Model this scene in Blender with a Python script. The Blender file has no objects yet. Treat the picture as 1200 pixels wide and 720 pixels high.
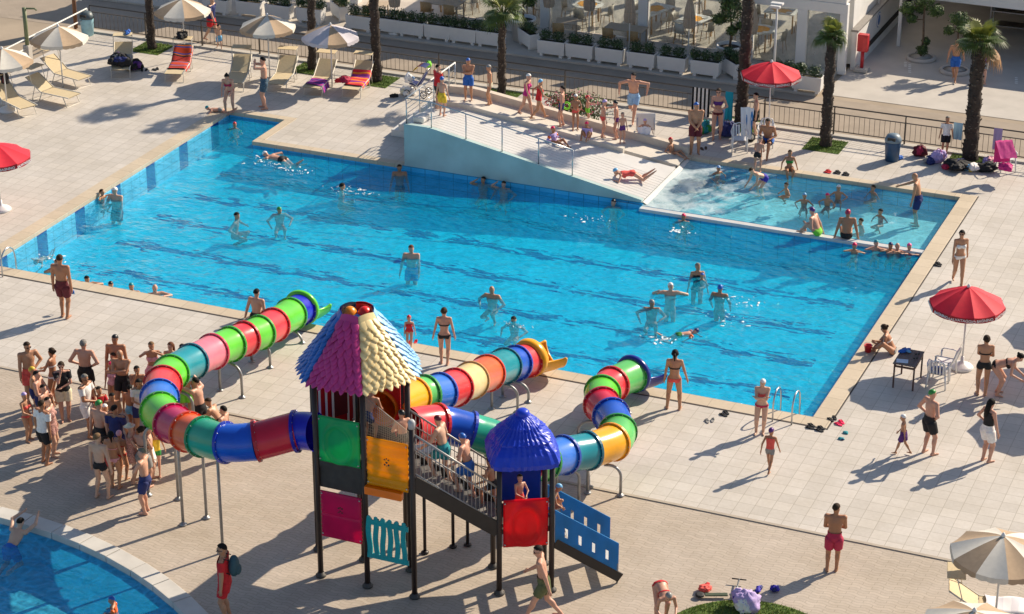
import bpy, math, random
import numpy as np
from mathutils import Vector, Matrix

# ---------------------------------------------------------------- camera, sky, sun, exposure
S = bpy.context.scene
C = S.collection
R = math.radians
PI = math.pi
F_PX, CAM = 2712.57, np.array((38.3462, -51.1476, 26.8257))
_p, _r, _y = .426317, .00144, -.400488
FW = np.array((math.sin(_y)*math.cos(_p), math.cos(_y)*math.cos(_p), -math.sin(_p)))
_rt = np.array((math.cos(_y), -math.sin(_y), 0.)); _up = np.cross(_rt, FW)
RT = math.cos(_r)*_rt + math.sin(_r)*_up
UP = -math.sin(_r)*_rt + math.cos(_r)*_up
cd = bpy.data.cameras.new('camera'); cam = bpy.data.objects.new('camera', cd); C.objects.link(cam)
cam.matrix_world = Matrix(((RT[0], UP[0], -FW[0], CAM[0]), (RT[1], UP[1], -FW[1], CAM[1]), (RT[2], UP[2], -FW[2], CAM[2]), (0, 0, 0, 1)))
cd.sensor_width = 36; cd.lens = 36*F_PX/1200; cd.clip_end = 2000; S.camera = cam

SUN_EL, SUN_AZ = R(34), R(59)               # azimuth measured from +x towards +y
SUN = np.array((math.cos(SUN_EL)*math.cos(SUN_AZ), math.cos(SUN_EL)*math.sin(SUN_AZ), math.sin(SUN_EL)))
w = bpy.data.worlds.new('World'); S.world = w; w.use_nodes = True
_sk = w.node_tree.nodes.new('ShaderNodeTexSky'); _sk.sky_type = 'NISHITA'; _sk.sun_disc = False
_sk.sun_elevation = SUN_EL; _sk.sun_rotation = PI/2 - SUN_AZ
w.node_tree.links.new(_sk.outputs[0], w.node_tree.nodes['Background'].inputs[0])
w.node_tree.nodes['Background'].inputs[1].default_value = .082
ld = bpy.data.lights.new('sun', 'SUN'); ld.energy = 4.6; ld.angle = R(.53); ld.color = (1, .87, .69)
sun = bpy.data.objects.new('sun', ld); C.objects.link(sun); sun.location = (60, 80, 60)
sun.rotation_euler = Vector(tuple(-SUN)).to_track_quat('-Z', 'Y').to_euler()
S.view_settings.view_transform = 'Standard'; S.view_settings.look = 'None'
S.view_settings.exposure = 0.5; S.view_settings.gamma = 1
S.cycles.use_denoising = True
S.cycles.max_bounces = 8; S.cycles.transparent_max_bounces = 12

def W(px, py, z=0.):
    """world point at height z that a pixel of the 1200 x 720 photograph looks at"""
    d = FW + (px-600)/F_PX*RT + (360-py)/F_PX*UP
    return CAM + d*((z-CAM[2])/d[2])
def PX(P):
    d = np.asarray(P, float)-CAM; z = d@FW
    return 600+F_PX*(d@RT)/z, 360-F_PX*(d@UP)/z
CF = np.array((FW[0], FW[1])); CF /= np.linalg.norm(CF)     # camera's forward on the ground
CR = np.array((RT[0], RT[1])); CR /= np.linalg.norm(CR)
def facing(deg):
    """z rotation of a thing whose front is +y: 0 looks away from the camera, 90 to the right, 180 at the camera"""
    v = math.cos(R(deg))*CF + math.sin(R(deg))*CR
    return math.atan2(-v[0], v[1])
rnd = random.Random(11)

# ---------------------------------------------------------------- materials
MATS = {}
def _new(name):
    m = bpy.data.materials.new(name); m.use_nodes = True
    nt = m.node_tree; b = nt.nodes['Principled BSDF']
    return m, nt, b
def pm(name, col, rough=.5, var=.12, scale=6., bump=0., metal=0., spec=.5, sub=0., trans=0.):
    """painted, woven or cast surface: base colour with a soft noise variation"""
    if name in MATS: return MATS[name]
    m, nt, b = _new(name); N, L = nt.nodes, nt.links
    tc = N.new('ShaderNodeTexCoord')
    nz = N.new('ShaderNodeTexNoise'); nz.inputs['Scale'].default_value = scale; nz.inputs['Detail'].default_value = 5
    L.new(tc.outputs['Object'], nz.inputs['Vector'])
    rp = N.new('ShaderNodeValToRGB')
    rp.color_ramp.elements[0].position = .3; rp.color_ramp.elements[1].position = .7
    rp.color_ramp.elements[0].color = (*[max(0, c*(1-var)) for c in col], 1)
    rp.color_ramp.elements[1].color = (*[min(1, c*(1+var)) for c in col], 1)
    L.new(nz.outputs['Fac'], rp.inputs[0]); L.new(rp.outputs[0], b.inputs['Base Color'])
    b.inputs['Roughness'].default_value = rough; b.inputs['Metallic'].default_value = metal
    b.inputs['Specular IOR Level'].default_value = spec
    if bump:
        bp = N.new('ShaderNodeBump'); bp.inputs['Strength'].default_value = bump; bp.inputs['Distance'].default_value = .02
        n2 = N.new('ShaderNodeTexNoise'); n2.inputs['Scale'].default_value = scale*6; n2.inputs['Detail'].default_value = 4
        L.new(tc.outputs['Object'], n2.inputs['Vector']); L.new(n2.outputs['Fac'], bp.inputs['Height']); L.new(bp.outputs[0], b.inputs['Normal'])
    if trans:                                   # thin cloth or plastic that lets some light through
        tr = N.new('ShaderNodeBsdfTranslucent'); L.new(rp.outputs[0], tr.inputs[0])
        mx = N.new('ShaderNodeMixShader'); mx.inputs[0].default_value = trans
        o = N['Material Output']; L.new(b.outputs[0], mx.inputs[1]); L.new(tr.outputs[0], mx.inputs[2]); L.new(mx.outputs[0], o.inputs[0])
    MATS[name] = m
    return m
def hexc(h):
    h = h.lstrip('#'); v = [int(h[i:i+2], 16)/255 for i in (0, 2, 4)]
    return tuple(c/12.92 if c <= .04045 else ((c+.055)/1.055)**2.4 for c in v)

# ---------------------------------------------------------------- mesh collecting
class MB:
    def __init__(s): s.v = []; s.f = []; s.mi = []; s.n = 0; s.sm = []
    def add(s, v, f, mi=0, smooth=False):
        s.v.append(np.asarray(v, float).reshape(-1, 3)); 
        for q in f: s.f.append(tuple(int(i)+s.n for i in q)); s.mi.append(mi); s.sm.append(smooth)
        s.n += len(s.v[-1]); return s
    def box(s, x0, x1, y0, y1, z0, z1, mi=0, M=None):
        v = np.array([(x, y, z) for z in (z0, z1) for y in (y0, y1) for x in (x0, x1)], float)
        if M is not None: v = v@np.asarray(M)[:3, :3].T + np.asarray(M)[:3, 3]
        return s.add(v, [(0, 2, 3, 1), (4, 5, 7, 6), (0, 1, 5, 4), (2, 6, 7, 3), (0, 4, 6, 2), (1, 3, 7, 5)], mi)
    def bar(s, a, b, wd, ht, mi=0, up=(0, 0, 1)):
        a = np.asarray(a, float); b = np.asarray(b, float); d = b-a; n = np.linalg.norm(d); d /= n
        sd = np.cross(d, up)
        if np.linalg.norm(sd) < 1e-4: sd = np.cross(d, (1, 0, 0))
        sd /= np.linalg.norm(sd); u = np.cross(sd, d)
        v = [p + i*sd*wd/2 + j*u*ht/2 for p in (a, b) for i, j in ((-1, -1), (1, -1), (1, 1), (-1, 1))]
        return s.add(v, [(3, 2, 1, 0), (4, 5, 6, 7), (0, 1, 5, 4), (1, 2, 6, 5), (2, 3, 7, 6), (3, 0, 4, 7)], mi)
    def tube(s, pts, r, n=8, mi=0, cap=True, smooth=True, squash=1.):
        P = np.asarray(pts, float); k = len(P); r = np.broadcast_to(np.asarray(r, float), (k,))
        T = np.gradient(P, axis=0) if k > 2 else np.repeat((P[-1:]-P[:1]), k, 0)
        T = T/np.maximum(np.linalg.norm(T, axis=1), 1e-9)[:, None]
        u = np.cross(T[0], (0, 0, 1)) if abs(T[0][2]) < .95 else np.cross(T[0], (0, 1, 0))
        u /= np.linalg.norm(u); V = []
        a = np.arange(n)*2*PI/n
        for i in range(k):
            u = u - T[i]*(u@T[i]); u /= max(np.linalg.norm(u), 1e-9); w2 = np.cross(T[i], u)
            V.append(P[i] + r[i]*(np.cos(a)[:, None]*u + squash*np.sin(a)[:, None]*w2))
        f = [(i*n+j, i*n+(j+1) % n, (i+1)*n+(j+1) % n, (i+1)*n+j) for i in range(k-1) for j in range(n)]
        if cap: f += [tuple(range(n-1, -1, -1)), tuple((k-1)*n+j for j in range(n))]
        return s.add(np.concatenate(V), f, mi, smooth)
    def lathe(s, prof, c=(0, 0, 0), n=16, mi=0, smooth=True, a0=0., cap=True):
        k = len(prof); a = a0+np.arange(n)*2*PI/n
        V = [(c[0]+r*math.cos(t), c[1]+r*math.sin(t), c[2]+z) for r, z in prof for t in a]
        f = [(i*n+j, i*n+(j+1) % n, (i+1)*n+(j+1) % n, (i+1)*n+j) for i in range(k-1) for j in range(n)]
        if cap: f += [tuple(range(n-1, -1, -1)), tuple((k-1)*n+j for j in range(n))]
        return s.add(V, f, mi, smooth)
    def ell(s, c, r, n=10, m=6, mi=0, M=None, jit=0., seed=0):
        rr = random.Random(seed)
        V = [(0, 0, -1)]+[(math.cos(2*PI*j/n)*math.sin(PI*i/m), math.sin(2*PI*j/n)*math.sin(PI*i/m), -math.cos(PI*i/m)) for i in range(1, m) for j in range(n)]+[(0, 0, 1)]
        V = np.array(V)
        if jit: V *= np.array([1+rr.uniform(-jit, jit) for _ in V])[:, None]
        V = V*np.asarray(r, float)
        if M is not None: V = V@np.asarray(M)[:3, :3].T
        f = [(0, 1+(j+1) % n, 1+j) for j in range(n)]
        f += [(1+i*n+j, 1+i*n+(j+1) % n, 1+(i+1)*n+(j+1) % n, 1+(i+1)*n+j) for i in range(m-2) for j in range(n)]
        b = 1+(m-2)*n; f += [(b+j, b+(j+1) % n, b+n) for j in range(n)]
        return s.add(V+np.asarray(c, float), f, mi, True)
    def prism(s, poly, z0, z1, mi=0):
        n = len(poly); v = [(x, y, z0) for x, y in poly]+[(x, y, z1) for x, y in poly]
        f = [tuple(range(n-1, -1, -1)), tuple(range(n, 2*n))]+[(i, (i+1) % n, n+(i+1) % n, n+i) for i in range(n)]
        return s.add(v, f, mi)
    def plate(s, poly, o, ex, ey, en, t, mi=0):
        """a flat outline (u, v) laid in the plane o + u ex + v ey, given thickness t along en"""
        o, ex, ey, en = [np.asarray(q, float) for q in (o, ex, ey, en)]
        n = len(poly); v = [o+u*ex+q*ey-en*t/2 for u, q in poly]+[o+u*ex+q*ey+en*t/2 for u, q in poly]
        f = [tuple(range(n-1, -1, -1)), tuple(range(n, 2*n))]+[(i, (i+1) % n, n+(i+1) % n, n+i) for i in range(n)]
        return s.add(v, f, mi)
    def build(s, name, mats, parent=None, loc=None, bevel=0., base=None):
        v = np.concatenate(s.v) if s.v else np.zeros((0, 3))
        if base is not None: v = v-np.asarray(base, float)
        me = bpy.data.meshes.new(name); me.from_pydata(v.tolist(), [], s.f)
        for m in (mats if isinstance(mats, (list, tuple)) else [mats]): me.materials.append(m)
        me.polygons.foreach_set('material_index', s.mi); me.polygons.foreach_set('use_smooth', s.sm)
        me.validate(); me.update()
        o = bpy.data.objects.new(name, me); C.objects.link(o)
        if parent is not None: o.parent = parent
        if loc is not None: o.location = loc
        if bevel:
            b = o.modifiers.new('bevel', 'BEVEL'); b.width = bevel; b.segments = 2; b.limit_method = 'ANGLE'
        return o
def tag(o, label, cat, group=None, kind=None):
    o['label'] = label; o['category'] = cat
    if group: o['group'] = group
    if kind: o['kind'] = kind
    return o
def struct(o, kind='structure', label=None):
    o['kind'] = kind
    if label: o['label'] = label
    return o
def thing(name, label, cat, loc=(0, 0, 0), rz=0., group=None):
    o = bpy.data.objects.new(name, None); C.objects.link(o); o.empty_display_size = .2
    o.location = tuple(float(q) for q in loc); o.rotation_euler = (0, 0, rz)
    return tag(o, label, cat, group)
KIDS = {}
def copy_tree(o, parent=None):
    c = o.copy(); C.objects.link(c)
    if parent is not None: c.parent = parent; c.matrix_parent_inverse = o.matrix_parent_inverse
    for ch in list(o.children): copy_tree(ch, c)
    return c
def dup(o, loc, rz, label, group=None):
    c = copy_tree(o); c.location = tuple(float(q) for q in loc); c.rotation_euler = (0, 0, rz); c['label'] = label
    if group: c['group'] = group
    return c
def rotm(rx=0, ry=0, rz=0, loc=(0, 0, 0)):
    return np.array(Matrix.Translation(loc) @ Matrix.Rotation(rz, 4, 'Z') @ Matrix.Rotation(ry, 4, 'Y') @ Matrix.Rotation(rx, 4, 'X'))
def leaves(mb, c, rad, n, size, seed, mi=(0,), shell=.45, flat=1.):
    """leaf clump: small tilted quads spread through an ellipsoid's volume"""
    rr = np.random.RandomState(seed)
    d = rr.normal(size=(n, 3)); d /= np.linalg.norm(d, axis=1)[:, None]
    q = (shell+(1-shell)*rr.rand(n)**.6)
    lump = 1+.22*np.sin(3.1*d[:, 0]*2+seed)*np.cos(2.7*d[:, 1]*2+seed*1.7)+.12*np.sin(7*d[:, 2]+seed)
    P = np.asarray(c)+d*(q*lump)[:, None]*np.asarray(rad)
    a = rr.normal(size=(n, 3)); nrm = d+.7*a/np.linalg.norm(a, axis=1)[:, None]; nrm /= np.linalg.norm(nrm, axis=1)[:, None]
    t = np.cross(nrm, rr.normal(size=(n, 3))); t /= np.linalg.norm(t, axis=1)[:, None]; b = np.cross(nrm, t)
    s1 = size*(.6+.8*rr.rand(n))[:, None]; s2 = s1*.55
    V = np.stack([P-t*s1, P+b*s2, P+t*s1, P-b*s2], 1).reshape(-1, 3)
    base = mb.n; mb.v.append(V); mb.n += 4*n
    pick = rr.randint(0, len(mi), n)
    for i in range(n):
        mb.f.append((base+4*i, base+4*i+1, base+4*i+2, base+4*i+3)); mb.mi.append(mi[pick[i]]); mb.sm.append(False)
# ---------------------------------------------------------------- surfaces of the setting
def tiles_mat(name, col, tw, th, mortar, mcol, var, offset=0., rough=.6, rot=0., stain=.25, msize=.012, wob=0., bump=.25):
    m, nt, b = _new(name); N, L = nt.nodes, nt.links
    tc = N.new('ShaderNodeTexCoord'); mp = N.new('ShaderNodeMapping'); mp.inputs['Rotation'].default_value = (0, 0, rot)
    L.new(tc.outputs['Object'], mp.inputs['Vector'])
    src = mp.outputs[0]
    if wob:                                      # interlocking pavers have wavy joints
        sp = N.new('ShaderNodeSeparateXYZ'); L.new(src, sp.inputs[0])
        sn = N.new('ShaderNodeMath'); sn.operation = 'MULTIPLY'; sn.inputs[1].default_value = 2*PI/tw
        L.new(sp.outputs[0], sn.inputs[0])
        s2 = N.new('ShaderNodeMath'); s2.operation = 'SINE'; L.new(sn.outputs[0], s2.inputs[0])
        s3 = N.new('ShaderNodeMath'); s3.operation = 'MULTIPLY_ADD'; s3.inputs[1].default_value = wob; L.new(s2.outputs[0], s3.inputs[0]); L.new(sp.outputs[1], s3.inputs[2])
        cb = N.new('ShaderNodeCombineXYZ'); L.new(sp.outputs[0], cb.inputs[0]); L.new(s3.outputs[0], cb.inputs[1]); src = cb.outputs[0]
    br = N.new('ShaderNodeTexBrick'); br.offset = offset; br.squash = 1
    br.inputs['Scale'].default_value = 1; br.inputs['Brick Width'].default_value = tw; br.inputs['Row Height'].default_value = th
    br.inputs['Mortar Size'].default_value = msize; br.inputs['Mortar Smooth'].default_value = .2
    br.inputs['Color1'].default_value = (*[c*(1-var) for c in col], 1); br.inputs['Color2'].default_value = (*[min(1, c*(1+var)) for c in col], 1)
    br.inputs['Mortar'].default_value = (*mcol, 1)
    L.new(src, br.inputs['Vector'])
    nz = N.new('ShaderNodeTexNoise'); nz.inputs['Scale'].default_value = .55; nz.inputs['Detail'].default_value = 7; nz.inputs['Roughness'].default_value = .62
    L.new(tc.outputs['Object'], nz.inputs['Vector'])
    rp = N.new('ShaderNodeValToRGB'); rp.color_ramp.elements[0].position = .32; rp.color_ramp.elements[1].position = .68
    rp.color_ramp.elements[0].color = (1-stain, 1-stain*1.1, 1-stain*1.35, 1); rp.color_ramp.elements[1].color = (1, 1, 1, 1)
    L.new(nz.outputs['Fac'], rp.inputs[0])
    n3 = N.new('ShaderNodeTexNoise'); n3.inputs['Scale'].default_value = 9; n3.inputs['Detail'].default_value = 6; n3.inputs['Roughness'].default_value = .7
    L.new(tc.outputs['Object'], n3.inputs['Vector'])
    r3 = N.new('ShaderNodeValToRGB'); r3.color_ramp.elements[0].position = .25; r3.color_ramp.elements[1].position = .75
    r3.color_ramp.elements[0].color = (.90, .89, .87, 1); r3.color_ramp.elements[1].color = (1.05, 1.05, 1.05, 1)
    L.new(n3.outputs['Fac'], r3.inputs[0])
    m1 = N.new('ShaderNodeMixRGB'); m1.blend_type = 'MULTIPLY'; m1.inputs[0].default_value = 1; L.new(br.outputs['Color'], m1.inputs[1]); L.new(rp.outputs[0], m1.inputs[2])
    m2 = N.new('ShaderNodeMixRGB'); m2.blend_type = 'MULTIPLY'; m2.inputs[0].default_value = 1; L.new(m1.outputs[0], m2.inputs[1]); L.new(r3.outputs[0], m2.inputs[2])
    L.new(m2.outputs[0], b.inputs['Base Color']); b.inputs['Roughness'].default_value = rough
    bp = N.new('ShaderNodeBump'); bp.inputs['Strength'].default_value = bump; bp.inputs['Distance'].default_value = .004; bp.invert = True
    L.new(br.outputs['Fac'], bp.inputs['Height']); L.new(bp.outputs[0], b.inputs['Normal'])
    return m
M_DECK = tiles_mat('deck tiles', (.615, .57, .52), .41, .41, 0, (.40, .36, .30), .055, stain=.15, msize=.007)
M_PAVE = tiles_mat('wavy pavers', (.53, .452, .375), .46, .105, 0, (.39, .33, .265), .06, offset=.5, stain=.19, msize=.008, wob=.030, rot=R(2))
M_COPE = tiles_mat('coping stone', (.62, .52, .39), .62, 9., 0, (.40, .33, .24), .05, stain=.12, msize=.008)
M_ROAD = pm('road asphalt', (.335, .275, .215), .9, .10, 1.3, bump=.3)
M_SAND = pm('sandy ground', (.36, .29, .215), .95, .14, .5, bump=.3)
M_CONC = pm('pale concrete', (.50, .46, .41), .85, .08, 1.2, bump=.15)
M_KERB = pm('kerb stone', (.42, .36, .29), .85, .10, 3)
M_SLOT = pm('drain slot', (.06, .05, .045), .8)
def sheet(name, rects, z, m, kind='structure'):
    mb = MB()
    for x0, x1, y0, y1 in rects: mb.add([(x0, y0, z), (x1, y0, z), (x1, y1, z), (x0, y1, z)], [(0, 1, 2, 3)])
    return struct(mb.build(name, m), kind)
KY = -5.57                                       # edge between the tiled deck and the lower pavers
sheet('ground', [(-1500, 1500, 20.12, 1500), (-1500, 1500, -1500, -60), (-1500, -40, -60, 20.12), (70, 1500, -60, 20.12), (-40, -9.35, KY, 20.12), (-40, -9.35, -60, KY)], -.03, M_SAND)
X0, X1, Y1, SY0, SY1, NX, NY = 0., 25., 12.1, 11.72, 16.4, 2.2, 14.4
CW = .47
deck_r = [(-9.35, 70, KY, -CW), (-9.35, -CW, -CW, 20.12), (X1+CW, 70, -CW, 20.12), (-CW, X1+CW, SY1+.3, 20.12),
          (NX+.3, 15.9, Y1, SY1+.3), (-CW, NX+.3, NY+.3, SY1+.3)]
sheet('pool_deck', deck_r, 0, M_DECK)
# kerb line and lower terrace with a round hole for the children's pool
mb = MB(); mb.box(-9.35, 70, KY-.09, KY, -.2, .012); struct(mb.build('kerb', M_KERB))
RC, RR, RW = np.array((8.73, -23.7)), 11.3, .42
mb = MB(); n = 96; ang = np.arange(n)*2*PI/n
hx0, hx1, hy0, hy1 = -9.35, 70., -60., KY-.09
def toward(a):
    d = np.array((math.cos(a), math.sin(a))); t = 1e9
    if d[0] > 1e-9: t = min(t, (hx1-RC[0])/d[0])
    if d[0] < -1e-9: t = min(t, (hx0-RC[0])/d[0])
    if d[1] > 1e-9: t = min(t, (hy1-RC[1])/d[1])
    if d[1] < -1e-9: t = min(t, (hy0-RC[1])/d[1])
    return RC+d*t
angs = sorted(list(ang)+[math.atan2(y-RC[1], x-RC[0]) % (2*PI) for x in (hx0, hx1) for y in (hy0, hy1)]); n = len(angs)
V = [(*(RC+(RR+RW)*np.array((math.cos(a), math.sin(a)))), -.012) for a in angs]+[(*toward(a), -.012) for a in angs]
mb.add(V, [(i, n+i, n+(i+1) % n, (i+1) % n) for i in range(n)]); struct(mb.build('lower_terrace', M_PAVE))

# ---------------------------------------------------------------- pools
def tile_wall_mat(name, col, lines, mark=None):
    m, nt, b = _new(name); N, L = nt.nodes, nt.links
    tc = N.new('ShaderNodeTexCoord'); sp = N.new('ShaderNodeSeparateXYZ'); L.new(tc.outputs['Object'], sp.inputs[0])
    nz = N.new('ShaderNodeTexNoise'); nz.inputs['Scale'].default_value = 1.1; nz.inputs['Detail'].default_value = 4; L.new(tc.outputs['Object'], nz.inputs['Vector'])
    rp = N.new('ShaderNodeValToRGB'); rp.color_ramp.elements[0].color = (*[c*.86 for c in col], 1); rp.color_ramp.elements[1].color = (*[min(1, c*1.12) for c in col], 1)
    rp.color_ramp.elements[0].position = .3; rp.color_ramp.elements[1].position = .7
    L.new(nz.outputs['Fac'], rp.inputs[0]); out = rp.outputs[0]
    for ax in lines:                             # tile joints every half metre
        ad = N.new('ShaderNodeMath'); ad.operation = 'ADD'; ad.inputs[1].default_value = 100; L.new(sp.outputs[ax], ad.inputs[0])
        mo = N.new('ShaderNodeMath'); mo.operation = 'MODULO'; mo.inputs[1].default_value = .5 if ax < 2 else .28; L.new(ad.outputs[0], mo.inputs[0])
        lt = N.new('ShaderNodeMath'); lt.operation = 'LESS_THAN'; lt.inputs[1].default_value = .022; L.new(mo.outputs[0], lt.inputs[0])
        mx = N.new('ShaderNodeMixRGB'); mx.inputs[2].default_value = (*[c*.45 for c in col], 1); L.new(lt.outputs[0], mx.inputs[0]); L.new(out, mx.inputs[1]); out = mx.outputs[0]
    if mark: out = mark(N, L, tc, sp, out)
    L.new(out, b.inputs['Base Color']); b.inputs['Roughness'].default_value = .35
    return m
LANE0, LANED = .8, 2.1
def band(N, L, val, c0, period, half, lo=None, hi=None):
    a = N.new('ShaderNodeMath'); a.operation = 'ADD'; a.inputs[1].default_value = 50*period-c0+period/2; L.new(val, a.inputs[0])
    o = N.new('ShaderNodeMath'); o.operation = 'MODULO'; o.inputs[1].default_value = period; L.new(a.outputs[0], o.inputs[0])
    s = N.new('ShaderNodeMath'); s.operation = 'SUBTRACT'; s.inputs[1].default_value = period/2; L.new(o.outputs[0], s.inputs[0])
    ab = N.new('ShaderNodeMath'); ab.operation = 'ABSOLUTE'; L.new(s.outputs[0], ab.inputs[0])
    l = N.new('ShaderNodeMath'); l.operation = 'LESS_THAN'; l.inputs[1].default_value = half; L.new(ab.outputs[0], l.inputs[0])
    return l.outputs[0]
def mul(N, L, a, b):
    m = N.new('ShaderNodeMath'); m.operation = 'MULTIPLY'; L.new(a, m.inputs[0]); L.new(b, m.inputs[1]); return m.outputs[0]
def cmp(N, L, a, op, v):
    m = N.new('ShaderNodeMath'); m.operation = op; L.new(a, m.inputs[0]); m.inputs[1].default_value = v; return m.outputs[0]
NAVY = (.002, .03, .26, 1)
def wall_marks(N, L, tc, sp, out):
    f = band(N, L, sp.outputs[1], LANE0, LANED, .27)
    mx = N.new('ShaderNodeMixRGB'); mx.inputs[2].default_value = NAVY; L.new(f, mx.inputs[0]); L.new(out, mx.inputs[1])
    return mx.outputs[0]
def floor_lanes(N, L, tc, sp, out):
    # lane lines with the ripples' refraction painted in as bent edges and gaps
    nz = N.new('ShaderNodeTexNoise'); nz.inputs['Scale'].default_value = 1.0; nz.inputs['Detail'].default_value = 3; nz.inputs['Roughness'].default_value = .72
    mp = N.new('ShaderNodeMapping'); mp.inputs['Scale'].default_value = (1.1, 3.4, 1); L.new(tc.outputs['Object'], mp.inputs[0]); L.new(mp.outputs[0], nz.inputs['Vector'])
    a = N.new('ShaderNodeMath'); a.operation = 'MULTIPLY_ADD'; a.inputs[1].default_value = 1.75; L.new(nz.outputs['Fac'], a.inputs[0])
    s = N.new('ShaderNodeMath'); s.operation = 'SUBTRACT'; s.inputs[1].default_value = .875; L.new(sp.outputs[1], s.inputs[0]); L.new(s.outputs[0], a.inputs[2])
    f = band(N, L, a.outputs[0], LANE0, LANED, .22)
    n2 = N.new('ShaderNodeTexNoise'); n2.inputs['Scale'].default_value = 1; n2.inputs['Detail'].default_value = 3; m2 = N.new('ShaderNodeMapping'); m2.inputs['Scale'].default_value = (1.2, 6., 1); L.new(tc.outputs['Object'], m2.inputs[0]); L.new(m2.outputs[0], n2.inputs['Vector'])
    f = mul(N, L, f, cmp(N, L, n2.outputs['Fac'], 'GREATER_THAN', .455))
    f = mul(N, L, f, cmp(N, L, sp.outputs[0], 'GREATER_THAN', 1.3)); f = mul(N, L, f, cmp(N, L, sp.outputs[0], 'LESS_THAN', 23.6))
    mx = N.new('ShaderNodeMixRGB'); mx.inputs[2].default_value = NAVY; L.new(f, mx.inputs[0]); L.new(out, mx.inputs[1])
    return mx.outputs[0]
CY = (.002, .65, 1.)
M_FLOOR = tile_wall_mat('pool floor mosaic', CY, (), floor_lanes)
M_WALLX = tile_wall_mat('pool wall mosaic long side', (.06, .50, .84), (0, 2))
M_WALLY = tile_wall_mat('pool wall mosaic with lane marks', (.22, .66, .88), (1, 2), wall_marks)
M_SFLOOR = pm('shallow floor', (.26, .78, .92), .5, .12, .8)
FZ, SFZ, WZ, SWZ = -1.0, -.62, -.17, -.10
mb = MB()
def wall(mb, x0, y0, x1, y1, z0, z1, mi): mb.add([(x0, y0, z0), (x1, y1, z0), (x1, y1, z1), (x0, y0, z1)], [(0, 1, 2, 3)], mi)
mb.add([(X0, 0, FZ), (X1, 0, FZ), (X1, SY0, FZ), (X0, SY0, FZ), (16, SY0, FZ), (16, Y1, FZ), (X0, Y1, FZ), (NX, Y1, FZ), (NX, NY, FZ), (X0, NY, FZ)], [(0, 1, 2, 3), (3, 4, 5, 6), (6, 7, 8, 9)], 0)
for q in ((X1, 0, X0, 0), (15.98, Y1, NX, Y1), (16, SY0, X1, SY0)): pass
wall(mb, X0, 0, X1, 0, FZ, -.012, 1); wall(mb, X1, 0, X1, SY0, FZ, -.012, 2); wall(mb, X1, SY0, 16, SY0, FZ, -.06, 1); wall(mb, 16, SY0, 16, Y1, FZ, -.06, 2)
wall(mb, 16, Y1, NX, Y1, FZ, -.012, 1); wall(mb, NX, Y1, NX, NY, FZ, -.012, 2); wall(mb, NX, NY, X0, NY, FZ, -.012, 1); wall(mb, X0, NY, X0, 0, FZ, -.012, 2)
struct(mb.build('pool_basin', [M_FLOOR, M_WALLX, M_WALLY]))
mb = MB()
LW = .26
sx0, sy0 = 15.9, SY0+LW
mb.add([(sx0-.9, sy0, SFZ), (X1, sy0, SFZ), (X1, SY1, SFZ), (sx0-.9, SY1, SFZ)], [(0, 1, 2, 3)], 0)
wall(mb, X1, sy0, X1, SY1, SFZ, -.012, 1); wall(mb, X1, SY1, sx0-.9, SY1, SFZ, -.012, 2); wall(mb, sx0-.9, SY1, sx0-.9, sy0, SFZ, -.012, 1); wall(mb, sx0-.9, sy0, X1, sy0, SFZ, -.06, 2)
struct(mb.build('paddling_basin', [M_SFLOOR, M_WALLY and tile_wall_mat('paddling wall short', (.05, .40, .66), (1, 2)), M_WALLX]))
def boxes(name, bs, m, bevel=.01, kind='structure'):
    mb = MB()
    for b_ in bs: mb.box(*b_)
    o = mb.build(name, m, bevel=bevel); return struct(o, kind)
M_LIP = pm('wet white lip', (.62, .62, .60), .3, .08, 3)
boxes('pool_lip', [(16, X1, SY0-.02, sy0+.012, -.16, -.07)], M_LIP, .02)
# coping: butted strips round the pools
zt = .016
boxes('coping', [(-CW, X1+CW, -CW, .02, -.12, zt)], M_COPE)
M_COPEY = tiles_mat('coping stone across', (.62, .52, .39), 9., .62, 0, (.40, .33, .24), .05, stain=.12, msize=.008)
boxes('coping_side', [(X1-.02, X1+CW, .022, SY1+.298, -.12, zt), (-CW, .02, .022, NY+.298, -.12, zt)], M_COPEY)
boxes('coping_far', [(sx0, X1-.022, SY1-.02, SY1+.298, -.12, zt+.003), (NX-.02, 7.7, Y1-.02, Y1+.3, -.12, zt), (.022, NX+.3, NY-.02, NY+.298, -.12, zt-.004), (NX-.02, NX+.3, Y1+.302, NY-.022, -.12, zt)], M_COPE)
mb = MB()
for x0, x1, y0, y1 in ((-CW, X1+CW+.05, -CW-.05, -CW), (X1+CW, X1+CW+.045, -CW, SY1+.3)): mb.add([(x0, y0, .005), (x1, y0, .005), (x1, y1, .005), (x0, y1, .005)], [(0, 1, 2, 3)])
struct(mb.build('drain', M_SLOT))
# round children's pool: pale kerb of stones, wall and floor
M_RKERB = pm('white kerb stones', (.60, .57, .52), .6, .10, 2.)
mb = MB(); n = 80
def circ(r, z, k): return [(*(RC+r*np.array((math.cos(2*PI*i/k), math.sin(2*PI*i/k)))), z) for i in range(k)]
for i in range(n):                               # separate kerb stones with open joints
    a0, a1 = 2*PI*(i+.012)/n, 2*PI*(i+.988)/n
    P = [(RC[0]+r*math.cos(a), RC[1]+r*math.sin(a)) for r, a in ((RR-.03, a0), (RR+RW, a0), (RR+RW, a1), (RR-.03, a1))]
    mb.prism(P, -.15, .03+.004*(i % 3))
struct(mb.build('round_coping', M_RKERB, bevel=.012))
n = 120; mb = MB(); a = circ(RR, .0, n); b_ = circ(RR, -.85, n)
mb.add(a+b_, [(i, (i+1) % n, n+(i+1) % n, n+i) for i in range(n)], 0, True); mb.add(b_, [tuple(range(n))], 1)
b3 = circ(RR-.004, -.10, n); b4 = circ(RR-.004, -.04, n); mb.add(b3+b4, [(i, (i+1) % n, n+(i+1) % n, n+i) for i in range(n)], 2, True)
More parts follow.
